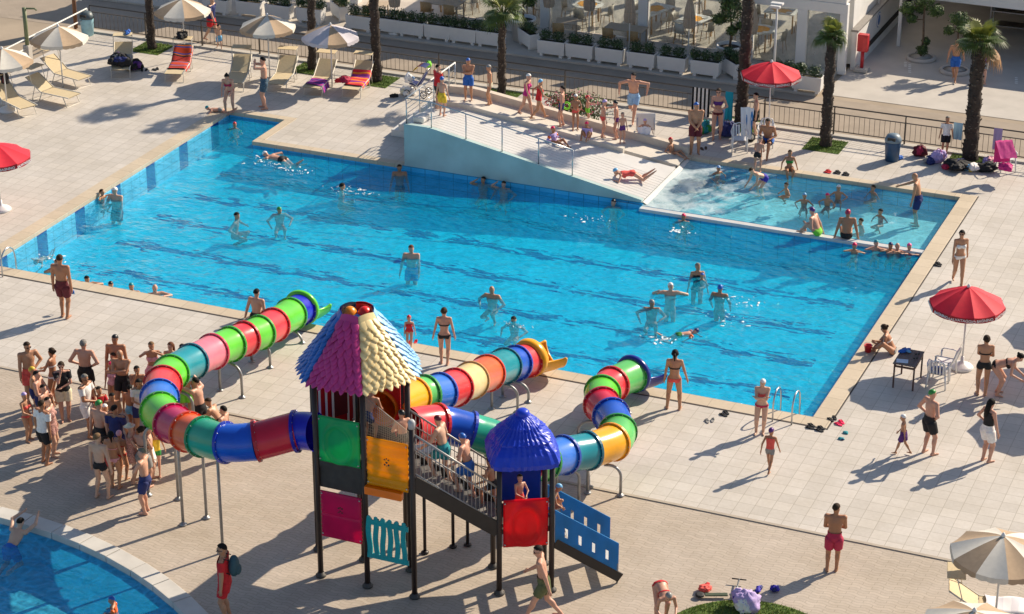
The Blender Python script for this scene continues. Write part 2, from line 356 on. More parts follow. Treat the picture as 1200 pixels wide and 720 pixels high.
struct(mb.build('round_basin', [pm('round pool wall', (.16, .60, .85), .4, .1, 2), pm('round pool floor', (.08, .66, 1.), .5, .12, 1.2), pm('navy tile line', (.02, .05, .16), .4)]))

def water_mat(name, tint, web, foam=0., scale=1., rip=.5, webscale=1.5, murk=.25, mcol=(.015, .50, .86)):
    """clear water: lets light through, with a caustic web painted into the colour it passes, and mirrors the sky"""
    m = bpy.data.materials.new(name); m.use_nodes = True; nt = m.node_tree; N, L = nt.nodes, nt.links; N.clear()
    o = N.new('ShaderNodeOutputMaterial'); tc = N.new('ShaderNodeTexCoord')
    n0 = N.new('ShaderNodeTexNoise'); n0.inputs['Scale'].default_value = 1.3*scale; n0.inputs['Detail'].default_value = 2; L.new(tc.outputs['Object'], n0.inputs['Vector'])
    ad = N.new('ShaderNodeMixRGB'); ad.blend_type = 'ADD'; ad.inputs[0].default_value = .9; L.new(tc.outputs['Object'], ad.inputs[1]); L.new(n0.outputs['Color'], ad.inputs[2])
    vo = N.new('ShaderNodeTexVoronoi'); vo.feature = 'DISTANCE_TO_EDGE'; vo.inputs['Scale'].default_value = webscale*scale; L.new(ad.outputs[0], vo.inputs['Vector'])  # bright web of gathered light, painted into the transparency
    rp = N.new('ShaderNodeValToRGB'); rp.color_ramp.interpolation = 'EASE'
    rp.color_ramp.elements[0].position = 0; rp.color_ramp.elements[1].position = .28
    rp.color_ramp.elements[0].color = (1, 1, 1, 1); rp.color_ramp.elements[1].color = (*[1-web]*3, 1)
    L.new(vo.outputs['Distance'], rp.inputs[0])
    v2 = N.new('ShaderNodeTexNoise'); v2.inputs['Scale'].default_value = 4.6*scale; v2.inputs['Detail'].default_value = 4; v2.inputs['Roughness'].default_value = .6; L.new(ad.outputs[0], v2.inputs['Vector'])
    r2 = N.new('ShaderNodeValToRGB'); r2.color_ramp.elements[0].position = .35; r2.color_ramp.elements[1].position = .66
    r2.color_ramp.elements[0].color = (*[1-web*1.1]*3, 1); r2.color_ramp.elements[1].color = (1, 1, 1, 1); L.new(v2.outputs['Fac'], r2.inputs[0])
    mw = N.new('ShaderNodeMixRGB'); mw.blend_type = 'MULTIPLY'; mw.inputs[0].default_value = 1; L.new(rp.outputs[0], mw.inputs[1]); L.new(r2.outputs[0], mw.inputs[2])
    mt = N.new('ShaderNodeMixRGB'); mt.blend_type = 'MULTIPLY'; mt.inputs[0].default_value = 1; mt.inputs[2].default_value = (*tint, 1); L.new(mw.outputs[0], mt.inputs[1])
    tr = N.new('ShaderNodeBsdfTransparent'); L.new(mt.outputs[0], tr.inputs[0])
    bn = N.new('ShaderNodeTexNoise'); bn.inputs['Scale'].default_value = 2.6*scale; bn.inputs['Detail'].default_value = 5; bn.inputs['Roughness'].default_value = .55
    mp = N.new('ShaderNodeMapping'); mp.inputs['Scale'].default_value = (1, 1.5, 1); mp.inputs['Rotation'].default_value = (0, 0, .4); L.new(tc.outputs['Object'], mp.inputs[0]); L.new(mp.outputs[0], bn.inputs['Vector'])
    bp = N.new('ShaderNodeBump'); bp.inputs['Strength'].default_value = rip; bp.inputs['Distance'].default_value = .16; L.new(bn.outputs['Fac'], bp.inputs['Height'])
    gl = N.new('ShaderNodeBsdfGlossy'); gl.inputs['Roughness'].default_value = .06; gl.inputs['Color'].default_value = (.92, .96, 1, 1); L.new(bp.outputs[0], gl.inputs['Normal'])
    fr = N.new('ShaderNodeFresnel'); fr.name = 'mirror'; L.new(bp.outputs[0], fr.inputs['Normal'])
    ge = N.new('ShaderNodeNewGeometry'); io = N.new('ShaderNodeMapRange'); io.inputs[3].default_value = 1.22; io.inputs[4].default_value = 1/1.22   # same interface seen from either side
    L.new(ge.outputs['Backfacing'], io.inputs[0]); L.new(io.outputs[0], fr.inputs[0])
    mk = N.new('ShaderNodeBsdfDiffuse'); mk.inputs[0].default_value = (*mcol, 1); L.new(bp.outputs[0], mk.inputs['Normal'])     # light scattered back by the water itself
    mm = N.new('ShaderNodeMixShader'); mm.inputs[0].default_value = murk; L.new(tr.outputs[0], mm.inputs[1]); L.new(mk.outputs[0], mm.inputs[2])
    mx = N.new('ShaderNodeMixShader'); L.new(fr.outputs[0], mx.inputs[0]); L.new(mm.outputs[0], mx.inputs[1]); L.new(gl.outputs[0], mx.inputs[2])
    last = mx.outputs[0]
    if foam:
        fn = N.new('ShaderNodeTexNoise'); fn.inputs['Scale'].default_value = 1.1; fn.inputs['Detail'].default_value = 9; fn.inputs['Roughness'].default_value = .68; L.new(ad.outputs[0], fn.inputs['Vector'])
        fs = N.new('ShaderNodeSeparateXYZ'); L.new(tc.outputs['Object'], fs.inputs[0])
        fm = N.new('ShaderNodeMapRange'); fm.inputs[1].default_value = 15.6; fm.inputs[2].default_value = 20.; fm.inputs[3].default_value = foam; fm.inputs[4].default_value = 0; L.new(fs.outputs[0], fm.inputs[0])
        fa = N.new('ShaderNodeMath'); fa.operation = 'ADD'; L.new(fn.outputs['Fac'], fa.inputs[0]); L.new(fm.outputs[0], fa.inputs[1])
        fr2 = N.new('ShaderNodeValToRGB'); fr2.color_ramp.elements[0].position = .62; fr2.color_ramp.elements[1].position = .95; fr2.color_ramp.elements[1].color = (.8, .8, .8, 1); L.new(fa.outputs[0], fr2.inputs[0])
        df = N.new('ShaderNodeBsdfDiffuse'); df.inputs[0].default_value = (.72, .80, .82, 1)
        mf = N.new('ShaderNodeMixShader'); L.new(fr2.outputs[0], mf.inputs[0]); L.new(last, mf.inputs[1]); L.new(df.outputs[0], mf.inputs[2]); last = mf.outputs[0]
    L.new(last, o.inputs[0])
    return m
def water_grid(name, rects, z, m, cell, amp, seed, mask=None):
    rr = random.Random(seed); wv = []
    for i in range(26):
        lam = rr.choice([.6, .8, 1.1, 1.5, 2.1, 3.]); t = rr.gauss(.5, .9)
        wv.append((2*PI/lam*math.cos(t), 2*PI/lam*math.sin(t), rr.uniform(0, 6.28), amp*lam**.8))
    mb = MB()
    for x0, x1, y0, y1 in rects:
        nx, ny = max(1, round((x1-x0)/cell)), max(1, round((y1-y0)/cell))
        X, Y = np.meshgrid(np.linspace(x0, x1, nx+1), np.linspace(y0, y1, ny+1)); Z = z+sum(A*np.sin(a*X+b*Y+p) for a, b, p, A in wv)
        i = np.arange(nx*ny); q = (i//nx)*(nx+1)+i % nx
        F = np.c_[q, q+1, q+nx+2, q+nx+1]
        if mask is not None:
            V = np.c_[X.ravel(), Y.ravel()]; F = F[mask(V[F].mean(1))]
        mb.add(np.c_[X.ravel(), Y.ravel(), Z.ravel()], F, 0, True)
    return struct(mb.build(name, m))
M_WATER = water_mat('pool water', (.88, 1., 1.), .13, webscale=2.2, rip=1.1, murk=.26, mcol=(.0, .62, 1.))
water_grid('water', [(X0, X1, 0, SY0), (X0, 16, SY0, Y1), (X0, NX, Y1, NY)], WZ, M_WATER, .14, .0011, 3)
M_WATER2 = water_mat('paddling water', (.94, 1., 1.), .16, foam=.38, scale=1.3, murk=.18, mcol=(.10, .58, .80))
water_grid('paddling_water', [(15.0, X1, sy0+.01, SY1)], SWZ, M_WATER2, .12, .0016, 5)
M_WATER3 = water_mat('round pool water', (.92, 1., 1.), .34, scale=1., rip=.4, webscale=3.0, murk=.22, mcol=(.02, .54, 1.))
mb = MB(); n = 120
mb.add([(*RC, -.13)]+circ(RR-.002, -.13, n), [(0, 1+i, 1+(i+1) % n) for i in range(n)]); struct(mb.build('round_pool_water', M_WATER3))
# road, kerbs, restaurant terrace, courtyard
sheet('road', [(-60, 90, 20.5, 23.9)], -.024, M_ROAD)
sheet('courtyard_paving', [(18.35, 80, 24.25, 60)], -.018, M_CONC)
boxes('terrace_kerb', [(-60, 18.1, 23.9, 26.15, -.03, .06)], pm('terrace concrete', (.50, .45, .385), .85, .1, 1.5, bump=.2), .015)
boxes('fence_kerb', [(-9.35, 70, 20.12, 20.42, -.1, .05)], pm('fence kerb', (.50, .46, .40), .8, .08, 2), .012)
# painted white marks on the courtyard
mb = MB()
for px, py, k in ((1061, 73, 3), (1066, 76, 5), (1191, 91, 4)):
    for i in range(k):
        g = W(px, py+i*2.1); mb.add([(g[0]-.05, g[1]-.04, -.013), (g[0]+.05, g[1]-.04, -.013), (g[0]+.05, g[1]+.06, -.013), (g[0]-.05, g[1]+.06, -.013)], [(0, 1, 2, 3)])
struct(mb.build('road_markings', pm('white road paint', (.75, .74, .70), .7)))
# lawn island at the bottom edge of the terrace
LC, LR = np.array((26.75, -10.95)), 2.03
mb = MB(); mb.add([(*LC, .03)]+[(LC[0]+LR*math.cos(t), LC[1]+LR*math.sin(t), -.005) for t in np.arange(64)*2*PI/64], [(0, 1+i, 1+(i+1) % 64) for i in range(64)], 0, True)
M_SOIL = pm('lawn base', (.075, .13, .018), .9, .35, 5)
struct(mb.build('lawn', M_SOIL))
def grass(name, label, inside, n, h, seed):
    rr = np.random.RandomState(seed); P = inside(rr, n)
    n = len(P); a = rr.rand(n)*2*PI; hh = h*(.5+rr.rand(n)); t = np.c_[np.cos(a), np.sin(a)]*.009
    ln = rr.normal(size=(n, 2))*h*.45
    V = np.stack([np.c_[P[:, :2]-t, P[:, 2]], np.c_[P[:, :2]+t, P[:, 2]], np.c_[P[:, :2]+ln, P[:, 2]+hh]], 1).reshape(-1, 3)
    mb = MB(); mb.add(V, np.arange(3*n).reshape(-1, 3)); 
    mb.mi = rr.randint(0, 3, n).tolist()
    o = mb.build(name, [pm('grass fresh', (.17, .26, .022), .7, .25, 3), pm('grass deep', (.10, .19, .018), .7, .25, 3), pm('grass dry', (.23, .24, .05), .8, .25, 3)])
    return tag(o, label, 'grass', kind='stuff')
def disc(rr, n):
    a, r = rr.rand(n)*2*PI, LR*np.sqrt(rr.rand(n))*.99
    return np.c_[LC[0]+r*np.cos(a), LC[1]+r*np.sin(a), .03-.035*r/LR]
grass('grass', 'short sunlit green grass of the round lawn island at the terrace edge', disc, 16000, .05, 1)
# ---------------------------------------------------------------- people: one smooth skinned surface per body, clothes and hair as children
def _norm(v): return v/max(np.linalg.norm(v), 1e-9)
def ik(a, t, l1, l2, pole):
    """middle joint of a two-bone limb from a towards t, bent towards pole; also the reached end"""
    d = t-a; n = np.linalg.norm(d); d = d/max(n, 1e-9); n = min(max(n, abs(l1-l2)+1e-3), (l1+l2)*.999)
    c_ = (n*n+l1*l1-l2*l2)/(2*n); h = math.sqrt(max(l1*l1-c_*c_, 0))
    p = _norm(pole-d*(pole@d))
    return a+d*c_+p*h, a+d*n
POSES = dict(
    stand=dict(fl=(-.055, .01), fr=(.055, -.01), hl=(-.155, .02, .47), hr=(.155, .03, .47)),
    wide=dict(fl=(-.085, .0), fr=(.085, .02), hl=(-.17, .03, .48), hr=(.17, .02, .47)),
    hips=dict(fl=(-.07, 0), fr=(.065, .03), hl=(-.095, .03, .585), hr=(.095, .03, .585), el=(-1, -.55, .1), er=(1, -.55, .1)),
    hipone=dict(fl=(-.06, 0), fr=(.065, .03), hl=(-.095, .03, .585), hr=(.16, .06, .48), el=(-1, -.55, .1)),
    folded=dict(fl=(-.06, 0), fr=(.06, .02), hl=(.06, .115, .69), hr=(-.06, .125, .70), el=(-1, .25, -.7), er=(1, .25, -.7)),
    front=dict(fl=(-.06, 0), fr=(.06, .02), hl=(-.03, .15, .60), hr=(.03, .155, .61), el=(-1, -.4, -.5), er=(1, -.4, -.5)),
    belly=dict(fl=(-.07, 0), fr=(.07, .02), hl=(-.02, .16, .56), hr=(.03, .16, .56), el=(-1, -.3, -.3), er=(1, -.3, -.3)),
    photo=dict(fl=(-.06, 0), fr=(.06, .03), hl=(-.035, .16, .885), hr=(.04, .155, .89), el=(-1, .1, -.5), er=(1, .1, -.5)),
    chin=dict(fl=(-.05, 0), fr=(.06, .03), hl=(.02, .10, .62), hr=(.03, .105, .84), el=(-1, .1, -.5), er=(.4, .3, -1)),
    headhands=dict(fl=(-.06, .05), fr=(.06, -.05), hl=(-.075, .04, .95), hr=(.08, .05, .95), el=(-1, .3, .2), er=(1, .3, .2)),
    walk=dict(fl=(-.04, .14), fr=(.04, -.15, .03), hl=(-.155, -.09, .50), hr=(.155, .12, .50), lean=.06),
    stride=dict(fl=(-.04, .20), fr=(.04, -.21, .05), hl=(-.16, -.13, .53), hr=(.15, .15, .56), lean=.10),
    run=dict(fl=(-.03, .17, .02), fr=(.04, -.24, .14), hl=(-.26, -.02, .62), hr=(.27, .0, .60), lean=.14, el=(-1, -.4, .3), er=(1, -.4, .3)),
    lean1=dict(fl=(-.06, -.02), fr=(.06, .03), hl=(-.15, .06, .47), hr=(.10, .36, .66), lean=.22, nk=.2),
    step=dict(fl=(-.05, .16, .10), fr=(.05, -.10), hl=(-.12, .20, .62), hr=(.14, .06, .56), lean=.14),
    climb=dict(fl=(-.05, .13, .11), fr=(.05, -.08), hl=(-.19, .17, .58), hr=(.17, .14, .56), lean=.16),
    reach=dict(fl=(-.06, .0), fr=(.07, -.10), hl=(-.11, .23, .98), hr=(.09, .25, 1.02), lean=.16, el=(-1, .2, -.4), er=(1, .2, -.4)),
    point=dict(fl=(-.06, .0), fr=(.06, -.03), hl=(-.15, .02, .47), hr=(.10, .36, .76)),
    capespread=dict(fl=(-.04, 0), fr=(.04, 0), hl=(-.22, .03, .60), hr=(.22, .03, .60)),
    armsup=dict(fl=(-.05, 0), fr=(.05, 0), hl=(-.10, .05, 1.02), hr=(.10, .05, 1.02), el=(-1, .2, .1), er=(1, .2, .1)),
    bend=dict(ph=.50, pz=-.09, fl=(-.07, 0), fr=(.07, .02), lean=1.75, hl=(-.09, .30, .25), hr=(.09, .28, .22), nk=-.3),
    stoop=dict(ph=.50, pz=-.05, fl=(-.08, 0), fr=(.08, .02), lean=1.15, hl=(-.12, .33, .36), hr=(.10, .34, .36), nk=.2),
    rim=dict(ph=.30, pz=-.02, fl=(-.06, -.22, .0), fr=(.06, -.18, .02), lean=.80, hl=(-.12, .45, .60), hr=(.12, .46, .60), el=(-1, .1, .2), er=(1, .1, .2), nk=-.2, bt=1),
    leanfwd=dict(ph=.51, pz=-.03, fl=(-.07, -.03), fr=(.07, .04), lean=.55, hl=(-.08, .30, .52), hr=(.09, .28, .50), nk=.3),
    sitedge=dict(ph=.045, fl=(-.05, .26, -.21), fr=(.05, .25, -.22), hl=(-.19, -.02, .02), hr=(.19, -.02, .02), lean=-.02, bt=1),
    sitchair=dict(ph=.045, fl=(-.06, .27, -.24), fr=(.06, .27, -.24), hl=(-.08, .17, .12), hr=(.08, .17, .12), lean=.25, bt=1),
    hug=dict(ph=.05, fl=(-.045, .30, .01), fr=(.045, .29, .01), hl=(-.03, .26, .15), hr=(.03, .265, .16), lean=.38, bt=1),
    kneeup=dict(ph=.05, fl=(-.045, .30, .0), fr=(.055, .28, .0), hl=(-.08, .19, .20), hr=(.16, -.03, .02), lean=.32, bt=1),
    sitfloor=dict(ph=.05, fl=(-.08, .34, .01), fr=(.08, .33, .01), hl=(-.10, .14, .03), hr=(.11, .15, .03), lean=.12, bt=1),
    crouch=dict(ph=.17, fl=(-.06, .05, .0), fr=(.07, .02, .0), hl=(-.05, .25, .10), hr=(.06, .26, .12), lean=.55, bt=1),
    prone=dict(fl=(-.05, .0, .06), fr=(.05, .0, .04), hl=(-.06, .03, 1.12), hr=(.07, .03, 1.10), el=(-1, .2, 0), er=(1, .2, 0), nk=-.55, toe=1, lie=-1),
    pronearms=dict(fl=(-.07, .0, .04), fr=(.07, .0, .04), hl=(-.10, .10, .99), hr=(.06, .11, .98), el=(-1, .4, -.2), er=(1, .4, -.2), nk=-.75, toe=1, lie=-1),
    swim=dict(fl=(-.05, -.05, .03), fr=(.06, .04, .02), hl=(-.13, .12, 1.06), hr=(.20, .06, .62), el=(-1, -.2, 0), er=(1, -.4, 0), nk=-.4, toe=1, lie=-1),
    wade=dict(fl=(-.06, 0), fr=(.06, 0), hl=(-.16, .13, .52), hr=(.17, .10, .50), el=(-1, -.6, 0), er=(1, -.6, 0)),
    wadeup=dict(fl=(-.06, 0), fr=(.06, 0), hl=(-.19, .10, .86), hr=(.20, .09, .87), el=(-1, -.2, -.3), er=(1, -.2, -.3)),
    tread=dict(ph=.20, fl=(-.08, .10, .0), fr=(.08, .02, .02), hl=(-.17, .17, .33), hr=(.20, .13, .31), lean=.12, el=(-1, -.6, -.5), er=(1, -.6, -.5), bt=1),
    cling=dict(ph=.20, fl=(-.08, .10, .0), fr=(.08, .02, .02), hl=(-.12, .20, .52), hr=(.12, .20, .52), lean=.06, el=(-1, -.4, -.3), er=(1, -.4, -.3), bt=1),
    cling1=dict(ph=.20, fl=(-.08, .10, .0), fr=(.08, .02, .02), hl=(-.20, .12, .32), hr=(.12, .16, .66), lean=.06, el=(-1, -.4, -.3), er=(1, -.1, -.4), bt=1),
    slide=dict(ph=.05, fl=(-.06, .42, .0), fr=(.06, .42, .02), hl=(-.15, .05, .16), hr=(.16, .06, .17), lean=-.18, bt=1),
)
class Body: pass
def skeleton(pose, H, sex, hs, seed=None):
    p = dict(POSES[pose]); B = Body(); B.H = H
    if seed is not None:                         # nobody stands exactly like the next one
        q = random.Random(seed); j = .028 if pose in ('stand', 'wide', 'front', 'walk', 'wade', 'tread', 'cling', 'stride', 'climb') else .012
        for k in ('hl', 'hr'): p[k] = tuple(x+q.uniform(-j, j) for x in p[k])
        if not p.get('bt') and 'lie' not in p:
            for k in ('fl', 'fr'): p[k] = (p[k][0]+q.uniform(-.012, .02), p[k][1]+q.uniform(-j, j))+tuple(p[k][2:])
        p['lean'] = p.get('lean', 0)+q.uniform(-.05, .07)*(1 if 'lie' not in p else 0); p['nk'] = p.get('nk', 0)+q.uniform(-.1, .22); p['yaw'] = q.uniform(-.5, .5)
    sh = {'m': .112, 'f': .098, 'k': .098}[sex]; hp = {'m': .050, 'f': .056, 'k': .048}[sex]
    nb = .845-(hs-1)*.16                        # children: bigger head, lower neck
    lean = p.get('lean', 0.); st = p.get('bt', 0)
    drop = .53-p.get('ph', .52+.003)
    L1, L2 = (.245, .245) if st or 'lie' in p or lean > .5 else (.2275, .2275)
    P0 = np.array((0, p.get('pz', 0.), .53-drop)); T = np.array((0, math.sin(lean), math.cos(lean))); Fv = np.array((0, math.cos(lean), -math.sin(lean)))
    X = np.array((1., 0, 0)); B.P0, B.T, B.Fv, B.X = P0, T, Fv, X
    tl = nb-.53; B.tl = tl; B.neck = P0+T*tl
    nk = p.get('nk', 0.); hT = np.array((0, math.sin(lean*.45+nk), math.cos(lean*.45+nk)))
    cy, sy_ = math.cos(p.get('yaw', 0)), math.sin(p.get('yaw', 0)); hF_ = np.array((0, math.cos(lean*.45+nk), -math.sin(lean*.45+nk))); B.hX = X*cy-hF_*sy_
    B.head = B.neck+hT*.083*hs; B.hT = hT; B.hF = hF_*cy+X*sy_
    B.sh = []; B.arms = []; B.legs = []
    for s, kh, ke, kf in ((-1, 'hl', 'el', 'fl'), (1, 'hr', 'er', 'fr')):
        a = P0+T*(tl-.028)+X*s*sh
        ht = np.array(p[kh], float)
        if abs(lean) < .4 and not st and 'lie' not in p: ht = ht+np.array((0, math.sin(lean)*.2, 0))
        ht[2] -= (hs-1)*.16*min(1, max(0, ht[2])/.8)
        e, h = ik(a, ht, .172, .148, np.array(p.get(ke, (s*.5, -1, -.25)), float))
        B.arms.append((a, e, h))
        hip = P0-T*.015*(1 if not st else 0)+X*s*hp + (np.array((0, .0, -.02)) if not st else 0)
        f = p[kf]; ft = np.array((f[0], f[1], (f[2] if len(f) > 2 else 0)+.045), float)
        k, an = ik(hip, ft, L1, L2, np.array((s*.12, 1, .25 if st else .0)))
        B.legs.append((hip, k, an))
    B.lie = p.get('lie', 0); B.toe = p.get('toe', 0)
    return B
def build_body(B, sex, fat, hs, cell):
    """distance field of tapered limbs and a shaped trunk, meshed with surface nets"""
    P = []                                       # (kind, part, params, blend)
    T, X, Fv = B.T, B.X, B.Fv; M = np.array((X, Fv, T)); w_ = 1+fat*.9; d_ = 1+fat*1.6
    def E(c, r, part, k=.03, M=M): P.append(('e', part, np.asarray(c, float), np.asarray(r, float), M, k))
    def K(a, b, r1, r2, part, k=.012): P.append(('k', part, np.asarray(a, float), np.asarray(b, float), r1, r2, k))
    tl = B.tl
    cw, ww, pw = {'m': (.098, .080, .085), 'f': (.086, .067, .092), 'k': (.082, .070, .076)}[sex]
    E(B.P0+T*(tl*.66)+Fv*.002, (cw, .058*(1+fat*.5), .098), 'chest')
    E(B.P0+T*(tl*.30)+Fv*.012*fat*3, (ww*w_, .052*d_, .085), 'waist', .04)
    E(B.P0+T*.008, (pw*(1+fat*.5), .062*(1+fat*.6), .068), 'pelvis', .03)
    if sex == 'f':
        for s in (-1, 1): E(B.P0+T*(tl*.60)+Fv*.052+X*s*.042, (.033, .028, .031), 'chest', .016)
    K(B.P0+T*(tl-.035), B.head-B.hT*.03, .031 if sex == 'm' else .027, .026, 'neck', .02)
    for (a, e, h) in B.arms:
        r0 = {'m': .032, 'f': .026, 'k': .025}[sex]*(1+fat*.4)
        K(B.P0+T*(tl-.035)+.5*(a-(B.P0+T*(tl-.035))), a, .036, r0*1.02, 'chest', .03)
        K(a, e, r0, r0*.78, 'uarm', .012); K(e, h, r0*.80, r0*.55, 'farm', .008)
        d = _norm(h-e); K(h, h+d*.045, .0145, .017, 'hand', .008)
    for (hip, k, an) in B.legs:
        r0 = {'m': .050, 'f': .052, 'k': .044}[sex]*(1+fat*.3)
        K(hip, k, r0, r0*.68, 'thigh', .014); K(k, an, r0*.66, r0*.42, 'calf', .010)
        q = k+(an-k)*.30; back = _norm(np.cross(an-k, X)); E(q+back*.008*(1 if (np.cross(an-k, X))[1] < 0 else -1), (.031*r0/.05, .034*r0/.05, .065), 'calf', .012, np.array((X, _norm(np.cross(_norm(k-an), X)), _norm(k-an))))
        fd = np.array((0, 1., 0)) if not B.toe else _norm(an-k)
        if B.toe: K(an, an+fd*.10, .022, .013, 'foot', .010)
        else:
            sd = 1 if an[0] > 0 else -1; fd = _norm(np.array((sd*.18, 1, 0))); z0 = np.array((0, 0, -.026))
            K(an-fd*.022+z0, an+fd*.085+z0-np.array((0, 0, .006)), .021, .0135, 'foot', .012); K(an, an+z0, .020, .02, 'foot', .01)
    Mh = np.array((B.hX, B.hF, B.hT)); hd = B.head
    E(hd+B.hT*.012*hs, (.043*hs, .053*hs, .056*hs), 'head', .01, Mh); E(hd-B.hT*.028*hs+B.hF*.014*hs, (.033*hs, .036*hs, .042*hs), 'head', .022, Mh)
    E(hd-B.hT*.012*hs+B.hF*.058*hs, (.008*hs, .011*hs, .014*hs), 'head', .008, Mh)
    for s in (-1, 1): E(hd+B.hX*s*.044*hs-B.hF*.004, (.006, .011*hs, .016*hs), 'head', .006, Mh)
    pts = [q[2] for q in P]+[q[3] for q in P if q[0] == 'k']
    lo, hi = np.min(pts, 0)-.12, np.max(pts, 0)+.12
    n = np.ceil((hi-lo)/cell).astype(int)+1
    ax = [lo[i]+cell*np.arange(n[i]) for i in range(3)]
    F = np.full(n, .2)
    for q in P:
        if q[0] == 'e': c_, r = q[2], q[3]; ext = np.abs(q[4]).T@r+.05; b0, b1 = c_-ext, c_+ext
        else: rr_ = max(q[4], q[5])+.05; b0, b1 = np.minimum(q[2], q[3])-rr_, np.maximum(q[2], q[3])+rr_
        i0 = np.maximum(((b0-lo)/cell).astype(int), 0); i1 = np.minimum(((b1-lo)/cell).astype(int)+2, n)
        sl = tuple(slice(i0[i], i1[i]) for i in range(3))
        G = np.stack(np.meshgrid(*[ax[i][sl[i]] for i in range(3)], indexing='ij'), -1)
        d = prim_d(q, G); A = F[sl]; k = q[-1]
        h = np.clip(.5+.5*(A-d)/k, 0, 1); F[sl] = A+(d-A)*h-k*h*(1-h)
    return P, surface_nets(F, lo, cell)
def prim_d(q, G):
    if q[0] == 'e':
        x = (G-q[2])@q[4].T; k0 = np.linalg.norm(x/q[3], axis=-1); k1 = np.linalg.norm(x/q[3]**2, axis=-1)
        return k0*(k0-1)/np.maximum(k1, 1e-6)
    a, b = q[2], q[3]; ba = b-a; t = np.clip((G-a)@ba/max(ba@ba, 1e-9), 0, 1)
    return np.linalg.norm(G-a-t[..., None]*ba, axis=-1)-(q[4]+(q[5]-q[4])*t)
def surface_nets(F, lo, cell):
    n = np.array(F.shape); sgn = F < 0
    offs = [(i, j, k) for i in (0, 1) for j in (0, 1) for k in (0, 1)]
    cs = tuple(n-1)
    def cv(A, o): return A[o[0]:o[0]+cs[0], o[1]:o[1]+cs[1], o[2]:o[2]+cs[2]]
    cnt = sum(cv(sgn, o).astype(np.int8) for o in offs); act = (cnt > 0) & (cnt < 8)
    idx = np.full(cs, -1); I = np.argwhere(act); idx[act] = np.arange(len(I))
    acc = np.zeros((len(I), 3)); num = np.zeros(len(I))
    vals = {o: F[I[:, 0]+o[0], I[:, 1]+o[1], I[:, 2]+o[2]] for o in offs}
    for o in offs:
        for a_ in range(3):
            if o[a_]: continue
            o2 = list(o); o2[a_] = 1; f0, f1 = vals[o], vals[tuple(o2)]
            m = (f0 < 0) != (f1 < 0); t = np.where(m, f0/np.where(m, f0-f1, 1), 0)
            p = np.tile(np.array(o, float), (len(I), 1)); p[:, a_] += t
            acc += p*m[:, None]; num += m
    V = lo+cell*(I+acc/num[:, None]); Fc = []
    for a_ in range(3):
        b_, c_ = (a_+1) % 3, (a_+2) % 3
        s0 = [slice(None)]*3; s1 = [slice(None)]*3; s0[a_] = slice(0, -1); s1[a_] = slice(1, None)
        A, Bb = sgn[tuple(s0)], sgn[tuple(s1)]; E_ = np.argwhere(A != Bb); fl = A[tuple(E_.T)]
        ok = (E_[:, b_] > 0) & (E_[:, c_] > 0) & (E_[:, b_] < n[b_]-1) & (E_[:, c_] < n[c_]-1); E_, fl = E_[ok], fl[ok]
        def g(db, dc):
            q = E_.copy(); q[:, b_] -= db; q[:, c_] -= dc; return idx[tuple(q.T)]
        Q = np.stack([g(0, 0), g(1, 0), g(1, 1), g(0, 1)], 1); Q[~fl] = Q[~fl][:, ::-1]; Fc.append(Q)
    Fc = np.concatenate(Fc); return V, Fc[(Fc >= 0).all(1)]
def fast_mesh(name, V, Fq, mats, mi=None):
    me = bpy.data.meshes.new(name); nf = len(Fq)
    me.vertices.add(len(V)); me.vertices.foreach_set('co', np.asarray(V, np.float32).ravel())
    me.loops.add(4*nf); me.loops.foreach_set('vertex_index', np.asarray(Fq, np.int32).ravel())
    me.polygons.add(nf); me.polygons.foreach_set('loop_start', np.arange(nf, dtype=np.int32)*4)
    me.polygons.foreach_set('use_smooth', np.ones(nf, bool))
    if mi is not None: me.polygons.foreach_set('material_index', np.asarray(mi, np.int32))
    for m in mats: me.materials.append(m)
    me.update(calc_edges=True); me.validate(); return me
SKINS = dict(tan=(.50, .245, .135), pale=(.62, .37, .255), dark=(.36, .155, .08), pink=(.60, .315, .215), brown=(.42, .19, .10))
def skin_mat(k): return pm('skin '+k, SKINS[k], .48, .07, 9, sub=0)
HAIRC = dict(black=(.012, .010, .009), brown=(.045, .026, .015), fair=(.20, .12, .06), grey=(.22, .20, .18), red=(.13, .045, .02))
def cloth(col):
    k = col in ('floral', 'plaid', 'stripe')       # printed cloth
    return pm('cloth '+col, hexc(CLOTH[col]), .75, .65 if k else .12, 38 if k else 14, bump=.15)
CLOTH = dict(black='#15151a', navy='#1c2a66', blue='#2463b8', sky='#6fb0dc', lightblue='#8fb4dd', teal='#1f8f9a', green='#2f8a3c', lime='#7fd43a', yellow='#d9b62f',
             orange='#ee6a22', red='#cf2028', crimson='#b0224a', maroon='#5e1524', magenta='#c2257e', pink='#f05aa0', palepink='#e8a9b4', purple='#5a2a78', lilac='#b9a3d6',
             white='#ece8e4', cream='#e4d8b8', grey='#8b8a88', olive='#5e6440', coral='#e4574f', floral='#3f5a6e', plaid='#b98a80', stripe='#c98f80', hotpink='#f0205f', brown='#5a4434', slate='#33525a', violet='#3a2fa8')
NPEOPLE = [0]
PW = []                                          # people who were built, for checks
